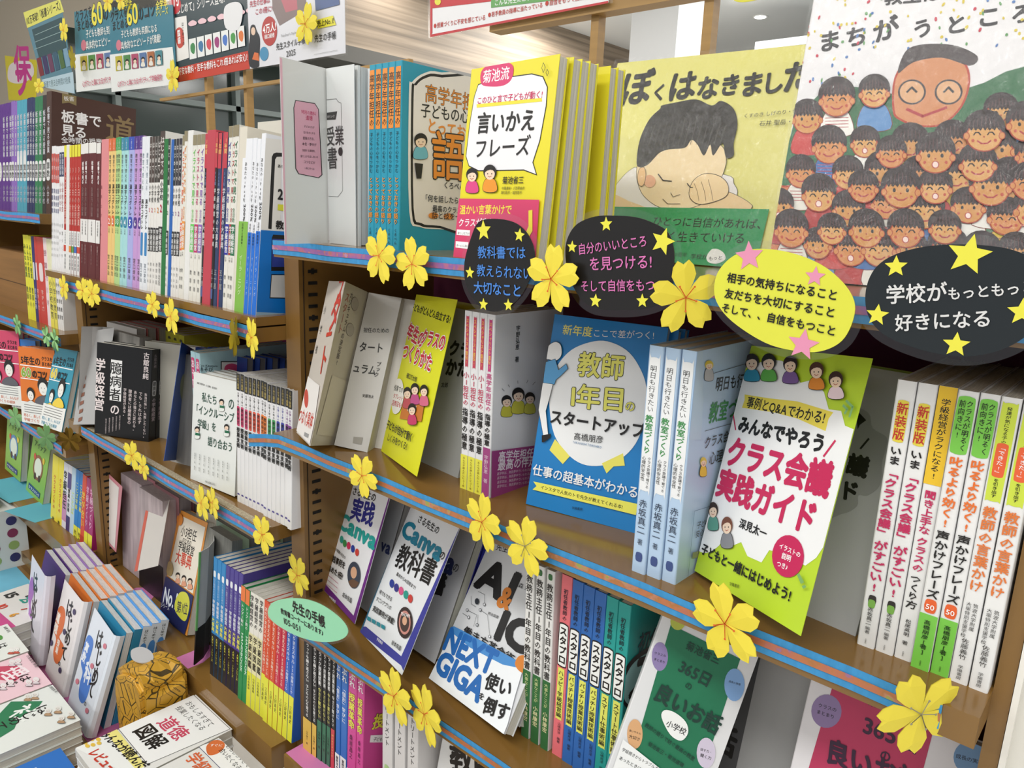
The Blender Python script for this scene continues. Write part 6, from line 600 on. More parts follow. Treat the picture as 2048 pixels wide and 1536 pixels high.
# ================================================================== SHELF A3
z=Z['A3']
r=thing('opened_paperback','purple-edged white paperback with round portrait photo, near the left upright','book'); posed(r,[-.936,.104,z,-.16,-.33,-.04])
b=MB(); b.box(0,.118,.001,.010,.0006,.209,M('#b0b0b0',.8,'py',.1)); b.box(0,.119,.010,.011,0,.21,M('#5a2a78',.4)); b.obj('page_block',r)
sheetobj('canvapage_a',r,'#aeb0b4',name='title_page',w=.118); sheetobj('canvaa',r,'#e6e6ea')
r=thing('opened_paperback','blue-edged white paperback with circular badge portrait and teal lettering','book'); posed(r,[-.800,.088,z,-.22,-.44,-.12])
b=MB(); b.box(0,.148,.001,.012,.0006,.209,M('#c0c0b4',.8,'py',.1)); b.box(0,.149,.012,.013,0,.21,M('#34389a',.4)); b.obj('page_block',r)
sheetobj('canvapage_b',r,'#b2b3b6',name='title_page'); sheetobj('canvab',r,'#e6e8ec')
fbook('none','copy behind the blue-edged white paperback with badge portrait','#34389a',t=.013,pose=[-.788,.106,z,-.20,-.42,-.10,.148,.21])
fbook('ai','white paperback with big black letters and blue banner about tablets','#d9dbde',t=.014)
fbook('none','copy tucked behind the white paperback with big black letters','#d9dbde',t=.014,pose=[-.64,.068,z,-.24,-.5,-.12,.155,.2])
for i in range(3): sbook('kyomu',-.4920+i*.0148,.048,z,.0118 if i<2 else .0112,.222,.148,['left','middle','right'][i]+' one of three white spines with dark green feet','white spines with dark green feet',lean=-.02)
for i in range(6): sbook(['sta_p','sta_b','sta_b','sta_b','sta_t','sta_t'][i],-.4475+i*.0154,.050-.001*i,z,.0146,.223,.148,['salmon pink spine with a white title capsule','leftmost blue spine with a white title capsule','middle blue spine with a white title capsule','rightmost blue spine with a white title capsule','left teal spine with a white title capsule','teal book with white title capsule and its cover facing right'][i],'coloured spines with white title capsules',side='tealface' if i==5 else None)
p=list(COV['green365']['pose'])
fbook('green365','white and green paperback with pastel circles and brushed story title','#dfe0e2',t=.016)
r=thing('opened_paperback','grey title page copy between green and pink story books','book'); posed(r,[-.315,.085,z,0,-.25,0])
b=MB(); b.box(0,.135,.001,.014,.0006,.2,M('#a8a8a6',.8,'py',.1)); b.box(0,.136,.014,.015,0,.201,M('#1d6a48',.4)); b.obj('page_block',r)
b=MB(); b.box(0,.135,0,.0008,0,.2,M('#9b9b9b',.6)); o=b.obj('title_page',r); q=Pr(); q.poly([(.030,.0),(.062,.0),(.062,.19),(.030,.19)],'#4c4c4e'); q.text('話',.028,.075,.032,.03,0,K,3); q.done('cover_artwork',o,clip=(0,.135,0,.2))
fbook('pink365','white and crimson paperback with pastel circles at the lower right','#e0dde0',t=.016)
# ================================================================== SHELF A4
z=Z['A4']; xs=[-.9278,-.9042,-.8917,-.8793,-.8691,-.859,-.849,-.8372,-.8217,-.8008,-.7841]; sn=['black1','black1','black2','black2','black2','black3','tebu_b','tebu_b','tebu_p','tebu_p']
lb=['leftmost black spine with gold foot on the lowest shelf','second black spine with gold foot on the lowest shelf','left black spine with green foot','middle black spine with green foot','right black spine with green foot','black spine with red foot beside the blue ones','left bright blue spine on the lowest shelf','right bright blue spine on the lowest shelf','narrow pink spine on the lowest shelf','wide pink book with its cover facing right on the lowest shelf']
for i in range(10): sbook(sn[i],xs[i]-.004,.030+.001*i,z,xs[i+1]-xs[i]-.0005,.205,.148,lb[i],'spines at the left end of the lowest shelf',side='pinkface' if i==9 else None,tilt=.03)
for i in range(3): sbook('treat',-.748+i*.0275,.045,z,.022,.188,.128,['left','middle','right'][i]+' one of three thick white spines beside the pink book','thick white spines on the lowest shelf')
fbook('a4kyoshi','white cover with large black letters at the bottom of the picture','#e2e2e2',t=.015)
# ================================================================== SHELF B1
z=-.157
def brow(X,names,y,z,h,d,grp,lab,tilt,side=None):
    cnt={};tot={}
    for s in names: tot[s]=tot.get(s,0)+1
    for i,s in enumerate(names):
        if s is None: continue
        k=cnt.get(s,0);cnt[s]=k+1
        hh=h[i] if isinstance(h,list) else h
        l=lab[s]; n=tot[s]
        label=(nth(k,n,'the '+l[1]) if n>1 else l[0])
        sbook(s,X[i],y+(hash_(i)*.003),z,X[i+1]-X[i]-.0004,hh+hash_(i+5)*.002,d,label,grp,tilt=tilt,side=side if i==len(names)-1 else None)
def hash_(i): return ((i*7919)%13)/13-.5
N=['w_red']*4+['w_navy']*2+['yel_red','white','yel_red','yr_o','yr_g','yr_b']+['maroon']*4
N=['w_red','w_red','w_red','w_red','w_navy','w_navy','yel_red','white','yr_o','yr_g','yr_b','yel_red','maroon','maroon','maroon','maroon','pinkside','c_or','c_or','c_gr','c_gr','c_cy','c_cy','c_bl','c_pu','c_pu','c_w','c_w','hj_r','hj_r','hj_o','hj_o']
LB={'w_red':('','white spines with red tops, middle bookcase'),'w_navy':('','white spines with navy tops'),'yel_red':('','dark red spines with yellow caps'),'white':('plain white spine among the dark red ones with yellow caps',''),'yr_o':('dark red spine with yellow cap and small orange block',''),'yr_g':('dark red spine with yellow cap and small green block',''),'yr_b':('dark red spine with yellow cap and small blue block',''),
 'maroon':('','maroon spines with white tops'),'pinkside':('broad salmon pink book beside the maroon spines',''),'c_or':('','pale orange spines in the pastel series'),'c_gr':('','pale green spines in the pastel series'),'c_cy':('','pale cyan spines in the pastel series'),'c_bl':('lavender blue spine in the pastel series',''),'c_pu':('','lilac spines in the pastel series'),'c_w':('','white spines right of the lilac ones'),'hj_r':('','dark-topped spines with red numeral'),'hj_o':('','dark-topped spines with orange numeral')}
brow(B1A,N,.0135,z,[.262]*16+[.268]*10+[.265]*6,.17,'thin series spines on the middle top shelf',LB,.088)
N=['gr_cover','hj_g','bl_cover','hj_b','hj_p','hj_p','il_o','il_y','white','il_g','il_p','il_v','nen','redside','nen','nenblue','redside','nenblue','il_b','il_r','il_d','creamside']
LB={'gr_cover':('deep green book edge between dark-topped spines',''),'hj_g':('dark-topped spine right of the deep green edge',''),'bl_cover':('royal blue book edge between dark-topped spines',''),'hj_b':('dark-topped spine with blue numeral',''),'hj_p':('','dark-topped spines with purple numeral'),'il_o':('cream spine with vermilion lettering and block',''),'il_y':('cream spine with amber lettering and block',''),'white':('broad white page edge between the amber and green lettered spines',''),'il_g':('cream spine with light green lettering and block',''),'il_p':('cream spine with magenta lettering and block',''),'il_v':('cream spine with violet lettering and block',''),'nen':('','black spines with red tops'),'redside':('','red book edges among the black spines'),'nenblue':('','navy spines with red tops'),'il_b':('cream spine with navy lettering and block',''),'il_r':('cream spine with brick red lettering and block',''),'il_d':('cream spine with dark green lettering and block',''),'creamside':('broad cream book edge left of the tablet guides','')}
brow([B1A[-1]+.0005]+B1B[:1]+B1B[1:] if 0 else B1B,N,.0125,z,[.258,.258,.258,.258,.258,.258,.262,.268,.27,.262,.262,.262,.262,.266,.262,.262,.262,.262,.27,.27,.27,.268],.17,'thin series spines on the middle top shelf',LB,.088)
sbook('hj_r',B1A[-1]+.0004,.0125,z,.0175,.272,.17,'taller dark-topped spine with an orange cover edge behind','thin series spines on the middle top shelf',tilt=.088)
N=['ipad_g','ipad_b','ipad_b','ipad_b']; LB={'ipad_g':('white tablet guide spine with lime green lower half',''),'ipad_b':('','white tablet guide spines with bright blue lower half')}
brow([x-.0 for x in B1C],N,.0105,z,[.250,.250,.250,.257],.16,'tablet guide spines at the right end of the middle top shelf',LB,.1,'ipadface')
fbook('none','tall cream book with a brown square on top, rising behind the tablet guides','#dcd8cc',t=.02,pose=[-1.19,.12,z,0,-.05,0,.19,.29])
b=MB()
# ================================================================== SHELF B2
z=Z['B2']
r=thing('opened_paperback','grey paperback curled open with a brown and white striped edge','book'); posed(r,[-1.72,.045,z,.05,-.12,0])
b=MB(); b.box(0,.135,.004,.03,.0006,.207,M('#9a9792',.8,'py',.1)); b.obj('page_block',r)
b=MB(); path=[(.0+.00*k,0) for k in range(1)]
P=[(-.024,-.045),(-.030,-.02),(-.028,.0),(-.016,.016),(.004,.022)]; Q=[(x+.0008,y-.0004) for x,y in P[::-1]]; b.prism(P+Q,0,.209,M('#b4b2b0',.6)); b.obj('curled_cover',r)
sheetobj('stripe_cov',r,'#aeaeae',w=.115,h=.207,name='cover_panel')
for i in range(4): fbook('none',nth(i,4,'x').split(' from')[0]+' white book with maroon striped edge behind the curled grey one','#8a4a46' if i else '#c4c0bc',t=.019,pose=[-1.775+i*.004,.078+i*.021,z,.06,-.04,0,.14,.215],group='copies of the striped-edge paperback',paper='#aaa6a0')
for i in range(4): sbook('yel',-1.652+i*.0275,.152,z,.026,.208,.12,nth(i,4,'the olive yellow spines at the back of the second shelf'),'olive yellow spines at the back')
fbook('okubyo','black paperback with white title box facing out on the second shelf','#101012',t=.020,spine='r')
q=spine_print(.02,.19,STY['okus'])
for i in range(2):
    rr=bpy.data.objects[[o.name for o in COL.objects if o.get('label','').startswith('black paperback with white title box')][0]] if i==0 else fbook('none','black spine standing just behind the black paperback with white title box','#101012',t=.020,spine='r',pose=[*COV['okubyo']['pose']],copy_y=.0215)
    if i==0: o=q.done('spine_lettering',rr,'side',COV['okubyo']['pose'][6]); sm=o.data
    else: link('spine_lettering',sm,rr)
fbook('none','white copy between the black paperbacks and the tilted blue book','#b0aea4',t=.018,pose=[-1.57,.075,z,.35,-.05,0,.14,.2])
r=thing('opened_paperback','royal blue book tilted forward with an olive balloon on its cover','book'); posed(r,[-1.378,.034,z,.25,-.15,.02])
b=MB(); b.box(0,.12,.004,.016,.0006,.208,M('#a8a6a2',.8,'py',.1)); b.box(0,.12,.016,.017,0,.21,M('#1f4a9a',.4)); b.obj('page_block',r)
sheetobj('bluecov',r,'#1d4c9e',w=.118)
for i in range(4): fbook('none',nth(i,4,'x').split(' from')[0]+' blue-covered copy behind the tilted royal blue book','#243c80',t=.014,pose=[-1.385+i*.012,.085+i*.018,z,.12,-.08,0,.16,.213],group='copies of the royal blue book',paper='#a09e9c')
for i in range(2): sbook('kita',-1.292+i*.018,.048,z,.0165,.225,.182,['left pale blue spine with magenta label behind the white chairs cover','pale blue book with a red splash drawing rising behind the white chairs cover'][i],'pale blue spines on the second shelf',side='kitaface' if i else None)
fbook('inclusive','white paperback with thin drawings of people carrying chairs','#e3e6e4',t=.014)
for i in range(3): fbook('none',['nearest','middle','rearmost'][i]+' copy behind the white paperback with chair drawings','#d6d8d6',t=.013,pose=[-1.262,.040+i*.0135,z,.04,-.10,-.03,.146,.193],group='copies of the white chair-drawing paperback')
N=['j1','j1','j1','j2','j2','j2','j3','j3','j4','j4','j5','j5','j6','j6']; LB={k:('',{'j1':'white spines with pink pill labels','j2':'white spines with red pill labels','j3':'white spines with orange pill labels','j4':'white spines with green pill labels','j5':'white spines with blue pill labels','j6':'white spines with purple pill labels'}[k]) for k in('j1','j2','j3','j4','j5','j6')}
brow([-1.112+i*.01165 for i in range(15)],N,.031,z,.2165,.15,'white spines with pill labels on the second shelf',LB,.04)
# ================================================================== SHELF B3
z=Z['B3']
r=thing('opened_book','pink-bordered teacher handbook curled open at the left of the third shelf','book'); posed(r,[-1.79,.085,z,.0,-.05,0])
b=MB(); b.box(0,.115,.0,.028,.001,.235,M('#c0b0b4',.8,'py',.1)); b.obj('page_block',r)
sheetobj('pink_b3',r,'#d08a94',h=.172)
for i in range(4): fbook('none',nth(i,4,'x').split(' from')[0]+' thick pink-edged handbook behind the curled pink one','#b87a84',t=.026,pose=[-1.79+i*.001,.116+i*.028,z,.0,-.03,0,.125,.24],group='thick handbooks with pink edges',paper='#bcaeb0')
r=thing('opened_book','handbook opened with a red-edged white flap sticking forward','book'); posed(r,[-1.668,.075,z,.0,-.06,0])
b=MB(); b.box(0,.118,.0,.03,.001,.235,M('#bcaeb0',.8,'py',.1)); b.box(-.002,.120,-.001,0,0,.085,M('#1b1c22',.4)); b.obj('page_block',r)
sheetobj('flap_b3',r,'#cdc8c2',name='jacket_flap')
for i in range(3): fbook('none',nth(i,3,'x').split(' from')[0]+' thick handbook behind the red-edged flap','#9a6a70',t=.028,pose=[-1.655+i*.004,.108+i*.03,z,.0,-.04,0,.12,.24],group='thick handbooks behind the red-edged flap',paper='#a09698')
fbook('sho3','orange-bordered third-grade handbook with navy band and yellow oval','#df9440',t=.022)
fbook('none','thick handbook right behind the orange-bordered one','#b8b2a6',t=.026,pose=[-1.49,.10,z,-.02,-.15,0,.15,.235],paper='#a8a49e')
r=thing('opened_book','green-edged handbook bent open above a black paper band','book'); posed(r,[-1.36,.075,z,.0,-.10,0])
b=MB(); b.box(0,.09,.0,.03,.001,.235,M('#9c9c96',.8,'py',.1)); b.obj('page_block',r)
b=MB(); P=[(.085,-.06),(.070,-.035),(.045,-.012),(.02,.0)]; Q=[(x-.0006,y-.0008) for x,y in P[::-1]]; b.prism(P+Q,.07,.225,M('#e4e4e0',.6)); b.obj('bent_cover',r)
b=MB(); b.prism([(x+.0012,y-.001) for x,y in P]+[(x-.001,y-.002) for x,y in P[::-1]],.0,.072,M('#14151a',.35)); b.obj('paper_band',r)
b=MB(); b.box(.0845,.0875,-.0625,-.0590,.07,.225,M('#5f9a58',.4)); b.obj('cover_edge',r)
for i in range(3): fbook('none',nth(i,3,'x').split(' from')[0]+' thick handbook behind the green-edged one','#7a8a72',t=.028,pose=[-1.375+i*.01,.108+i*.03,z,.0,-.05,0,.13,.24],group='thick handbooks behind the green-edged one',paper='#9c9c98')
N=['d5']*3+['d6']*4+['gband']*2+['cream']*3+['redo']*3+['redp']*2+['bluy']*2
LB={'d5':('','sky blue handbook spines with black bands'),'d6':('','violet handbook spines with black bands'),'gband':('','green spines with orange tops'),'cream':('','cream spines with yellow feet'),'redo':('','orange-red spines with yellow feet'),'redp':('','crimson spines with yellow feet'),'bluy':('','blue spines with yellow feet on the third shelf')}
brow([-1.238+i*.01445 for i in range(20)],N,.028,z,[.232]*7+[.214]*12,.165,'handbook spines on the third shelf',LB,.08)
# ================================================================== FAR-LEFT BOOKCASE
z=Z['C1']
N=['f_pu']*6+['f_pu','f_li','f_li','f_cy','f_cy','f_cy','f_nv','f_nv','f_nv','f_nv','f_gn','f_gn','f_dk','f_br']
LB={'f_pu':('','deep purple spines at the far left'),'f_li':('','lilac spines at the far left'),'f_cy':('','cyan spines at the far left'),'f_nv':('','navy spines at the far left'),'f_gn':('','green spines next to the dark brown cover'),'f_dk':('charcoal spine beside the dark brown cover',''),'f_br':('dark brown large book with white and gold lettering on its cover','')}
brow(C1X,N,.047,z,[.262]*19+[.268],.182,'tall series spines on the far-left top shelf',LB,.09,'itasho')
z=Z['C2']
X=[-2.135,-2.115,-2.098,-2.08,-2.061,-2.045,-2.0,-1.985,-1.97,-1.945,-1.926,-1.915,-1.904,-1.893]
brow(X,['g_yl','g_yl','g_yl','g_nv','g_rd','g_rd','g_pk','g_pk','g_wy','g_wy','g_wh','g_wh','g_wh'],.035,z,.205,.12,'spines on the far-left second shelf',{'g_yl':('','yellow spines beside the cardboard box'),'g_nv':('navy spine beside the yellow ones',''),'g_rd':('','red books on the far-left second shelf'),'g_pk':('','pale pink spines right of the red books'),'g_wy':('','pale yellow spines right of the red books'),'g_wh':('','white grid-lettered spines, far-left second shelf')},.03)
o=thing('cardboard_box','plain brown cardboard box at the left of the far-left second shelf','box',(-2.36,.06,z)); b=MB(); b.box(-.17,.17,0,.2,0,.155,M('#8a6232',.7,'wood')); b.obj('carton',o); b=MB(); b.box(-.17,.17,-.0006,0,.072,.074,M('#4a3216',.8)); b.obj('seam',o)
z=Z['C3']
for k,l,c in(('c3_6','sixth-grade teal cover with a teacher in a yellow sweater','#3596b0'),('c3_5','fifth-grade orange cover with a teacher in a grey suit','#e47a2c'),('c3_4','fourth-grade blue cover half hidden behind the orange one','#2a74c0'),('c3_3','third-grade pink cover at the left picture edge','#d0486a')):
    fbook(k,l,c,t=.013,group='grade covers fanned out on the far-left third shelf')
    for j in range(2): fbook('none',['nearer','farther'][j]+' copy behind the '+l.split(' with')[0].split(' half')[0].split(' at')[0],c,t=.013,pose=COV[k]['pose'],copy_y=.014+j*.014,w=.128,h=.188,group='copies behind the grade covers')
z=Z['C4']
for k,l in(('c4a','left green paperback with cartoon children and blue badge'),('c4b','right green paperback with cartoon children and brown badge')):
    fbook(k,l,'#86b84a',t=.018)
    for j in range(2): fbook('none',['nearer','farther'][j]+' thick copy behind the '+l.split(' with')[0],'#7a8a5a',t=.028,pose=COV[k]['pose'],copy_y=.019+j*.029,w=.15,h=.19,group='copies behind the green paperbacks',paper='#9a8e84')
z=-.862
brow([-2.135,-2.09,-2.055,-2.025,-2.0,-1.975,-1.95,-1.925,-1.90,-1.878,-1.85],['h_ye','h_ye','h_wh','h_bk','h_lb','h_bl','h_bl','h_rd','h_mg','h_mg'],.035,z,.205,.13,'tall colourful spines on the far-left fourth shelf',{'h_ye':('','yellow spines with red lettering, far-left fourth shelf'),'h_wh':('pale mauve spine between yellow and black-lettered ones',''),'h_bk':('white and violet spine with black lettering',''),'h_lb':('pale blue page edge beside the blue spines',''),'h_bl':('','blue spines with yellow feet, far-left fourth shelf'),'h_rd':('scarlet spine between the blue and magenta ones',''),'h_mg':('','magenta spines with yellow feet')},.12)
for i,(x,y,w,l) in enumerate(((-2.42,.0,.22,'teal paper sheet under the left green paperback'),(-2.19,.0,.14,'teal paper sheet under the right green paperback'))):
    o=thing('paper_sheet',l,'paper',(x,y,-.8298),(0,0,.1*i),'teal paper sheets on the far-left fourth shelf'); b=MB(); b.prism([(-w/2,-.03),(w/2,-.01),(w/2,.16),(-w/2,.16)],0,.0004,M('#5fb0c4',.6)); b.obj('sheet',o)
# ================================================================== DISPLAY TABLE
o=thing('display_table','low brown platform in front of the bookcases carrying stacked books','table',(-1.9,-.42,-H0)); b=MB(); b.box(-1.2,1.15,-.5,.412,0,.46,BR(.35)); b.obj('cabinet',o); b=MB(); b.box(-1.21,1.16,-.51,.415,.46,.488,BR(.3)); b.obj('table_top',o)
zt=-1.0119
o=thing('table_cloth','sky blue paper covering the far part of the low platform','cloth',(-2.45,-.3,zt)); b=MB(); b.box(-.6,.5,-.35,.285,0,.0008,M('#6db4cf',.7,'cloth')); b.obj('cloth',o); b=MB(); b.prism([(-.1,.0),(.2,.05),(.22,.13),(-.08,.12)],.001,.0016,M('#4f9fb8',.7)); b.obj('cut_sheet',o)
o=thing('paper_sheet','magenta paper under the leaning beginner books','paper',(-1.65,-.05,zt)); b=MB(); b.box(-.27,.32,-.09,.035,0,.0008,M('#c26a9e',.7)); b.obj('sheet',o)
for x0,w,l in((-1.33,.05,'pink paper sheet beneath the green-edged handbook'),(-.94,.10,'pink paper sheet under the black spines on the lowest shelf'),(-1.66,.11,'pink paper sheet beneath the orange-bordered handbook')):
    zz=Z['A4'] if x0>-1 else Z['B3']
    o=thing('paper_sheet',l,'paper',(x0,.004,zz),None,'pink shelf papers'); b=MB(); b.prism([(0,0),(w,0),(w,.03),(w*.3,.1),(0,.06)],0,.0003,M('#cf7ab0',.6)); b.obj('sheet',o)
def spine_side(parent,w,h,t,tx,col,c2):
    q=Pr(); q.poly([(0,0),(t,0),(t,h),(0,h)],'#d4dfe8'); q.vtext(tx,t/2,h*.62,t*.9,h*.58,col,2); q.poly(catm([(t*.15,h*.55),(t*.85,h*.55),(t*.85,h*.8),(t*.15,h*.8)]),c2); q.vtext('はじめて',t/2,h*.97,t*.5,h*.14,K,1)
    return q.done('spine_lettering',parent,'side',w)
for key,l,cov,inn,x,tx,c2 in(('hajb','blue beginner subject book','#e0e7f1','#2a84aa',-1.569,'算数科はじめ','#4a86c8'),('hajo','orange beginner subject book','#eae6e6','#d6752c',-1.736,'道徳授業はじめ','#d9803a'),('hajp','purple beginner subject book','#dedbe6','#4a236e',-1.898,'外国語はじめ','#8a5ab0')):
    p=COV[key]['pose']; r=thing('opened_paperback',l+' leaning on the platform, front copy with curled white cover','book'); P=[x,-.101,-1.011,-.03,-.26,.06]; posed(r,P)
    w=.147; b=MB(); b.box(0,w,.0008,.013,.0006,.208,M('#d9dcdc',.8,'py',.1)); b.box(0,w,0,.0008,0,.2085,M(inn,.5)); b.obj('page_block',r)
    so=sheetobj(key,r,cov,pose=[p[0],p[1]-.012,*p[2:]]); cw,chh=COV[key]['pose'][6:8]
    b=MB(); U=[(cw-.0005,0),(cw+.006,.003),(cw+.009,.010),(cw+.006,.019)]; b.prism(U+[(x_-.0008,y_+.0006) for x_,y_ in U[::-1]],0,chh,M(cov,.32)); b.obj('curled_edge',so)
    for i in range(4):
        a=fbook('none',nth(i,4,'x').split(' from')[0]+' copy behind the curled '+l,{'hajb':'#4a96dc','hajo':'#e0884a','hajp':'#8a62a8'}[key] if i>0 else inn,t=.0165,spine='r',pose=[x+.001*i,-.0855+.0178*i,-1.011,P[3],-.26+.006*i,.06,w,.2085],group='copies of the '+l,paper='#e8e6e4')
        if i>0:
            if key+'s' not in SPC: SPC[key+'s']=spine_side(a,w,.2085,.0165,tx,{'hajb':'#3a6cc0','hajo':'#c86a2e','hajp':'#7a4aa0'}[key],c2).data
            else: link('spine_lettering',SPC[key+'s'],a)
# flat piles
def pile(key,n,t,cov,label,lowlab,side=None,ztop=None):
    p=COV[key]['pose']; z0=p[2]
    n=min(n,int((z0-zt-.0005)/(t+.0004)))
    for i in range(n):
        pp=list(p); pp[2]=z0-i*(t+.0004); pp[0]+=(hash_(i*3)*.004 if i else 0); pp[1]+=(hash_(i*5)*.004 if i else 0)
        if i==n-1: t2=pp[2]-zt-.0004
        else: t2=t
        fbook(key if i==0 else 'none',label if i==0 else nth(i-1,n,'x').replace(' from the left of x','')+' book down in the pile under the '+lowlab,cov,t=t2,pose=pp,group='pile under the '+lowlab if i else None)
pile('zukai',6,.0165,'#e6e6e4','white paperback lying flat with boxed black and pink title, yellow band','white book with boxed title')
pile('gakkyu',6,.0165,'#e6e6e4','white paperback lying flat with navy frame and orange circle, at the bottom','white book with navy frame')
pile('shakai',5,.0145,'#e4e8e4','white paperback lying flat with green hexagon and little pandas','book with green hexagon')
pile('rika',5,.0145,'#eecbd4','pink paperback lying flat with a red hexagon','pink book with red hexagon')
pile('sansu',5,.0145,'#e6eae4','white paperback lying flat at the left picture edge with a small green dot','book with small green dot')
COV['kazu']=dict(pose=[-1.975,-.235,-.93,.08,-PI/2,0,.19,.17],it=[['p',[95,20,190,20,190,75,95,75],'#c8508a'],['p',[0,0,95,0,95,40,0,40],'#8ab0d8'],['t','20',10,60,34,36,0,'#3a6ab8',3],['t','10',62,78,28,26,0,'#d04a3a',3],['t','15',15,110,34,34,0,'#333333',3],['t','25',70,125,28,28,0,'#2a9a8a',3],['t','7',120,110,30,14,0,'#c84a3a',3],['t','6',130,82,26,13,0,'#e0a03a',3],['t','1',60,140,26,10,0,K,3],['t','21',150,130,26,26,0,'#d04a6a',3]])
pile('kazu',4,.019,'#e2e0dc','white number activity book lying flat with big coloured digits','number activity book')
COV['blue_low']=dict(pose=[-1.33,-.395,-.945,0,-PI/2,0,.128,.19],it=[['p',[0,40,100,40,100,190,0,190],'#2a70c4'],['t','授業',20,120,30,50,0,'#e8f0f8',2],['t','社会',104,120,18,22,0,K,1]])
pile('blue_low',4,.015,'#e4e6e8','blue and white paperback lying flat at the bottom picture edge','blue and white book')
# yellow wrapped parcel with a white tag
o=thing('wrapped_parcel','parcel in crumpled yellow printed paper between the piles and the shelf','parcel',(-1.318,-.050,zt))
b=MB(); random.seed(3)
me=bpy.data.meshes.new('paper_wrap'); import bmesh
bm=bmesh.new(); bmesh.ops.create_cube(bm,size=1); bmesh.ops.bevel(bm,geom=bm.edges[:],offset=.09,segments=2,affect='EDGES'); bmesh.ops.subdivide_edges(bm,edges=bm.edges[:],cuts=3,use_grid_fill=True)
for v in bm.verts:
    v.co+=Vector((random.uniform(-.008,.008)+.02*math.sin(v.co.z*9+v.co.x*5),random.uniform(-.008,.008)+.03*math.sin(v.co.x*8),random.uniform(-.008,.008)+.02*math.sin(v.co.x*11+v.co.y*7))); v.co=Vector((v.co.x*.145,v.co.y*.085,(v.co.z+.5)*.185 if v.co.z>-.45 else 0))
    if v.co.z>.12: v.co.z-=abs(v.co.x-.02)*.45
bm.to_mesh(me); bm.free(); me.materials.append(doodle()); link('paper_wrap',me,o)
b=MB(); b.prism(catm([(-.05,-.012),(-.02,-.022),(.005,-.014),(.008,.004),(-.02,.012),(-.048,.006)]),.176,.178,M('#c4c4c6',.5)); b.obj('white_tag',o)
# dotted gift bag
o=thing('gift_bag','white gift bag with multicoloured dots at the left picture edge','bag',(-2.42,-.02,zt)); b=MB(); b.prism([(-.13,-.06),(.13,-.06),(.13,.04),(-.13,.04)],.0,.17,M('#dcdcd8',.5)); b.obj('bag_body',o)
b=MB(); b.prism([(-.13,-.06),(.13,-.06),(.10,-.01),(-.10,-.01)],.17,.2,M('#d8d6d0',.5)); b.obj('folded_top',o)
q=Pr(); random.seed(2)
for k in range(26):
    cx=-.11+(k%6)*.043; cy=.02+(k//6)*.036; r_=.013; P=[(cx+r_*math.cos(a),cy+r_*math.sin(a)) for a in [2*PI*j/14 for j in range(14)]]; q.poly(P,['#9ab06a','#3a3a6a','#d89a7a','#8a3a5a','#8a9aa8'][k%5])
ob=q.done('printed_dots',o,'front'); ob.location=(0,-.0605,0)
q=Pr()
for k in range(8):
    cx=-.04+(k%2)*.045; cy=.03+(k//2)*.036; P=[(cx+.013*math.cos(a),cy+.013*math.sin(a)) for a in [2*PI*j/14 for j in range(14)]]; q.poly(P,['#9ab06a','#3a3a6a','#8a3a5a'][k%3])
ob=q.done('printed_dots',o,'side',.1305)
# ================================================================== DECORATION
def ribbon(b,path,z0s,hz,y_off,mat,th=.0005):
    n=len(path)
    for i in range(n-1):
        (x0,y0),(x1,y1)=path[i],path[i+1]; za,zb=z0s[i],z0s[i+1]
        b.add([(x0,y0-y_off,za-hz[1]),(x1,y1-y_off,zb-hz[1]),(x1,y1-y_off,zb-hz[0]),(x0,y0-y_off,za-hz[0]),(x0,y0-y_off+th,za-hz[1]),(x1,y1-y_off+th,zb-hz[1]),(x1,y1-y_off+th,zb-hz[0]),(x0,y0-y_off+th,za-hz[0])],[(0,1,2,3),(7,6,5,4),(3,2,6,7),(0,4,5,1),(0,3,7,4),(1,5,6,2)],mat)
def tape(label,path,zs,foil='#c48a5a',hz=.0185):
    o=thing('decorative_tape',label,'tape',group='crepe tapes along the shelf lips'); b=MB(); ribbon(b,path,zs,(0,hz),.0015,M('#3a8fc8',.7,'crepe')); b.obj('blue_band',o)
    b=MB(); ribbon(b,path,zs,(hz*.34,hz*.66),.0023,M(foil,.28,'foil')); b.obj('foil_stripe',o)
def wob(x0,x1,z,n=14,a=.0008): 
    P=[(x0+(x1-x0)*i/n,0) for i in range(n+1)]; return P,[z+a*math.sin(i*2.1) for i in range(n+1)]
P,Q=wob(-.925,-.043,Z['A1']); tape('blue crepe tape with pink foil under the picture books',P,Q,'#b088b8')
P,Q=wob(-.925,-.075,Z['A2']); P=[(-.968,-.022),(-.945,-.010)]+P; Q=[Q[0]-.004,Q[0]-.001]+Q; tape('blue crepe tape with orange foil along the second shelf, its end sticking out left',P,Q)
P,Q=wob(-.90,-.06,Z['A3']); tape('blue crepe tape with orange foil along the third shelf of the nearest bookcase',P,Q)
P,Q=wob(-1.74,-.99,Z['B1']); tape('blue crepe tape with purple foil under the rainbow spines',P,Q,'#b088b8')
P,Q=wob(-1.72,-.99,Z['B2']); tape('blue crepe tape with purple foil along the second shelf of the middle bookcase',P,Q,'#b088b8')
P,Q=wob(-2.9,-1.86,Z['C1']); tape('blue crepe tape with pink foil under the purple spines at the far left',P,Q,'#b088b8')
P,Q=wob(-2.9,-1.80,Z['C2']); tape('blue crepe tape under the cardboard box shelf at the far left',P,Q,'#b088b8')
P,Q=wob(-2.9,-1.86,Z['C3']); tape('blue crepe tape under the fanned grade covers',P,Q,'#b088b8')
o=thing('felt_strip','grey speckled felt strip along the front of the second shelf, middle bookcase','strip',(-1.4,.003,Z['B2']),None); b=MB(); b.box(-.3,.42,0,.012,0,.0008,M('#a89c84',.9,'speck')); b.obj('felt',o)
FM={}
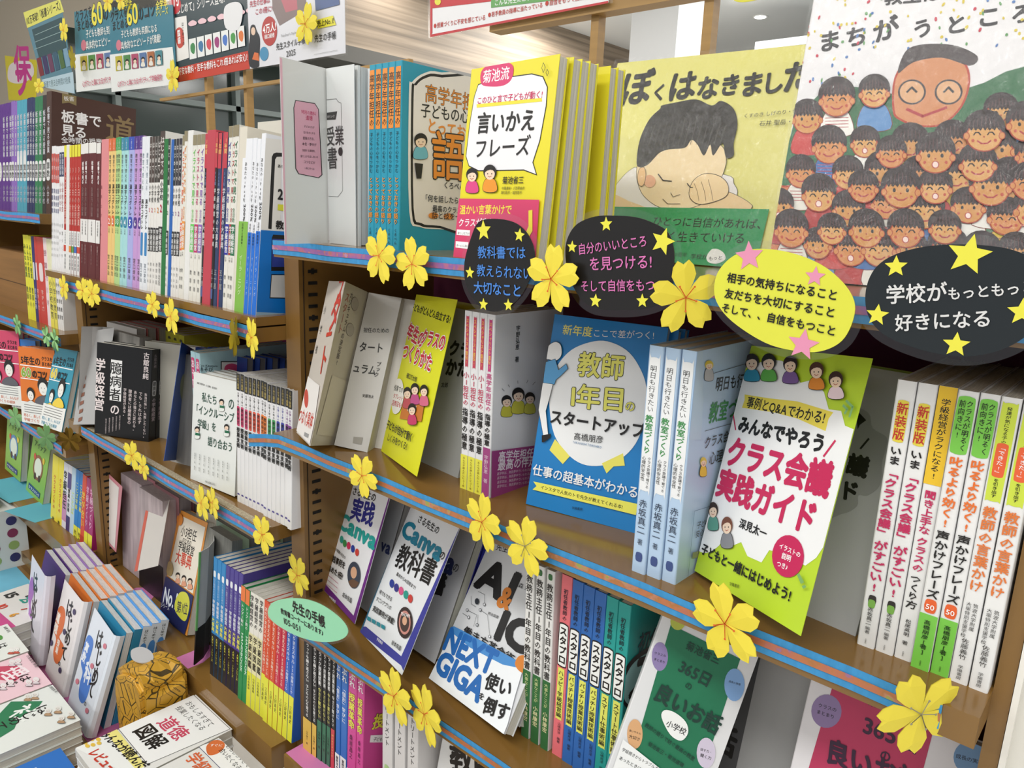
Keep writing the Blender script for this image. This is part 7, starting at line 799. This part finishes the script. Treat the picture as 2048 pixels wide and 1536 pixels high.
def flower(nm,x,y,z,D,yaw,roll,label,group,col='#ecd944',st='#e0622a',n_name='paper_flower'):
    o=thing(n_name,label,'flower',(x,y,z),None,group); o.rotation_mode='YXZ'; o.rotation_euler=(0,roll,yaw)
    if col not in FM:
        b=MB(); v=[(0,-.002,0)];f=[]
        for k in range(5):
            a0=PI/2+k*2*PI/5
            pr=[(.11,-39),(.22,-37),(.34,-33),(.44,-21),(.50,-10),(.44,0),(.50,10),(.44,21),(.34,33),(.22,37),(.11,39)]
            n0=len(v)
            for r_,d_ in pr:
                a=a0+math.radians(d_)*(.92); v.append((r_*math.cos(a),-.002+.03*r_*(abs(d_)/30),r_*math.sin(a)))
            mid=[]
            for r_ in(.12,.25,.38): mid.append(len(v)); v.append((r_*math.cos(a0),-.004-.03*r_,r_*math.sin(a0)))
            p=list(range(n0,n0+11))
            f+=[(0,p[0],mid[0]),(p[0],p[1],mid[1],mid[0]),(p[1],p[2],mid[2],mid[1]),(p[2],p[3],p[4],mid[2]),(p[4],p[5],mid[2]),(p[5],p[6],mid[2]),(p[6],p[7],p[8],mid[2]),(p[8],p[9],mid[1],mid[2]),(p[9],p[10],mid[0],mid[1]),(p[10],0,mid[0])]
        m=len(v); v2=v+[(q[0],q[1]+.008,q[2]) for q in v]; f2=[tuple(q) for q in f]+[tuple(i+m for i in q[::-1]) for q in f]
        b.add(v2,f2,M(col,.6)); FM[col]=b.mesh('petals')
    if st not in FM:
        b=MB()
        for k in range(5):
            a=PI/2+.5+k*2*PI/5; L=.15 if k%2 else .18; c,s=math.cos(a),math.sin(a); w=.006
            b.add([(-s*w,-.018,c*w),(s*w,-.018,-c*w),(L*c+s*w,-.035,L*s-c*w),(L*c-s*w,-.035,L*s+c*w)],[(0,1,2,3),(3,2,1,0)],M(st,.6))
            b.prism([(L*c+.014*math.cos(t),-.037+0*t) for t in (0,)]*0 or [(L*c-.012,-.040),(L*c+.012,-.040),(L*c+.012,-.036),(L*c-.012,-.036)],L*s-.012,L*s+.012,M(st,.6))
        FM[st]=b.mesh('stamens')
    p=link('petals',FM[col],o); p.scale=(D,D,D); q=link('stamens',FM[st],o); q.scale=(D,D,D)
LBL=dict(F1='left of two yellow blossoms below the turquoise spines',F2='right of two yellow blossoms below the turquoise spines',F3='yellow blossom between the two black star cards',F4='large yellow blossom touching the yellow card with pink stars',F5='yellow blossom below the beige opened book',F6='yellow blossom above the blue-edged white paperback',F7='yellow blossom with grey stamens over the black-lettered book',F8='yellow blossom above the green story book',F9='yellow blossom with grey stamens at the lower right corner',F10='left of two yellow blossoms under the badge portrait book',F11='right of two yellow blossoms under the badge portrait book',F12='yellow blossom on the upright above the green oval card',F13='leftmost yellow blossom on the rainbow shelf lip',F14='second yellow blossom from the left on the rainbow shelf lip',F15='third yellow blossom from the left on the rainbow shelf lip',F16='left of the middle pair of blossoms on the rainbow shelf lip',F17='right of the middle pair of blossoms on the rainbow shelf lip',F18='left of the end pair of blossoms on the rainbow shelf lip',F19='right of the end pair of blossoms on the rainbow shelf lip',F20='upper blossom of the pair under the black paperback',F21='lower blossom of the pair under the black paperback',F22='left of two blossoms under the chairs cover',F23='right of two blossoms under the chairs cover',F24='yellow blossom under the pill-label spines',F25='dull ochre blossom in front of the far-left upright',G1='pale green blossom at the left edge of the far-left second shelf lip',G2='middle pale green blossom above the sixth-grade cover',G3='right pale green blossom above the sixth-grade cover',G4='large pale green blossom over the right green paperback',G5='pale green blossom over the left green paperback',T1='left small blossom on top of the teal posters',T2='right small blossom on top of the teal posters',T3='upper yellow blossom on the blackboard poster',T4='lower yellow blossom on the blackboard poster',T5='yellow blossom at the lower corner of the red poster',T6='small yellow blossom beside the pink and yellow placard',T7='yellow blossom on the planner poster')
for (k,x,y,z_,D,yaw,ro) in FLOWERS:
    col='#ecd944' if k[0] in'FT' else '#a8dc98'
    if k=='F25': col='#b8902e'
    flower(k,x,y,z_,D,yaw,ro,LBL[k],'yellow paper blossoms' if k[0]!='G' else 'pale green paper blossoms',col,'#9a947a' if k in('F7','F9') else ('#e0622a' if col=='#ecd944' else col))
def card(key,label,cat='card',group=None,film=True,name='message_card',thick=.0008):
    d=COV[key]; o=thing(name,label,cat,tuple(d['pose'][:3]),None,group); it=d['it'][0]
    P=[(it[1][i]*.001,it[1][i+1]*.001) for i in range(0,len(it[1]),2)]
    if it[0]!='p': P=catm(P)
    def pr(b,P,y0,y1,mat):
        n=len(P); t=tessellate_polygon([[Vector((p[0],p[1],0)) for p in P]]); v=[(p[0],y0,p[1]) for p in P]+[(p[0],y1,p[1]) for p in P]
        b.add(v,[tuple(q) for q in t]+[tuple(i+n for i in q) for q in t]+[(i,(i+1)%n,n+(i+1)%n,n+i) for i in range(n)],mat)
    b=MB(); pr(b,P,0,thick,M(it[2],.3)); b.obj('card_body' if cat=='card' else 'panel',o)
    q=Pr(); q.items(d['it'][1:]); q.done('printed_artwork',o)
    if film:
        cx=sum(p[0] for p in P)/len(P); cy=sum(p[1] for p in P)/len(P); F=[]
        for p in P:
            v=Vector((p[0]-cx,p[1]-cy)); v=v*(1+.006/max(.01,v.length)); F.append((cx+v.x,cy+v.y))
        b=MB(); pr(b,F,.001,.0014,glass(.12,.05,'laminate_film')); b.obj('laminate_margin',o)
    return o
card('sign_a','black oval card with blue handwriting and yellow stars',group='laminated message cards')
card('sign_b','black oval card with pink handwriting and yellow stars',group='laminated message cards')
card('sign_c','yellow oval card with black printed lines and pink stars',group='laminated message cards')
card('sign_d','black oval card with white handwriting at the right edge',group='laminated message cards')
card('sign_e','mint green oval card hanging at the bookcase upright',group='laminated message cards')
card('p_board','tilted blackboard series poster with yellow heading','poster','posters above the shelves',True,'poster',.001)
card('p_koku_back','rear teal class-tips poster half hidden by its twin','poster','posters above the shelves',True,'poster',.001)
card('p_koku','front teal class-tips poster with six little covers','poster','posters above the shelves',True,'poster',.001)
card('p_hajime','dark green beginner series poster with red bottom band','poster','posters above the shelves',True,'poster',.001)
card('p_techo','pale grey planner poster with a woman in black and the year','poster','posters above the shelves',True,'poster',.001)
card('p_banner','white banner with red border and bullet points, top centre','poster','posters above the shelves',True,'banner',.001)
card('p_oval','yellow oval sign cut by the top picture edge','sign',None,True,'oval_sign',.001)
card('p_far','yellow placard with a pink character behind the far-left shelf','poster',None,False,'placard',.002)
# lift everything so that the floor is at zero
for o in COL.objects:
    if o.parent is None and o.type!='CAMERA': o.location.z+=H0
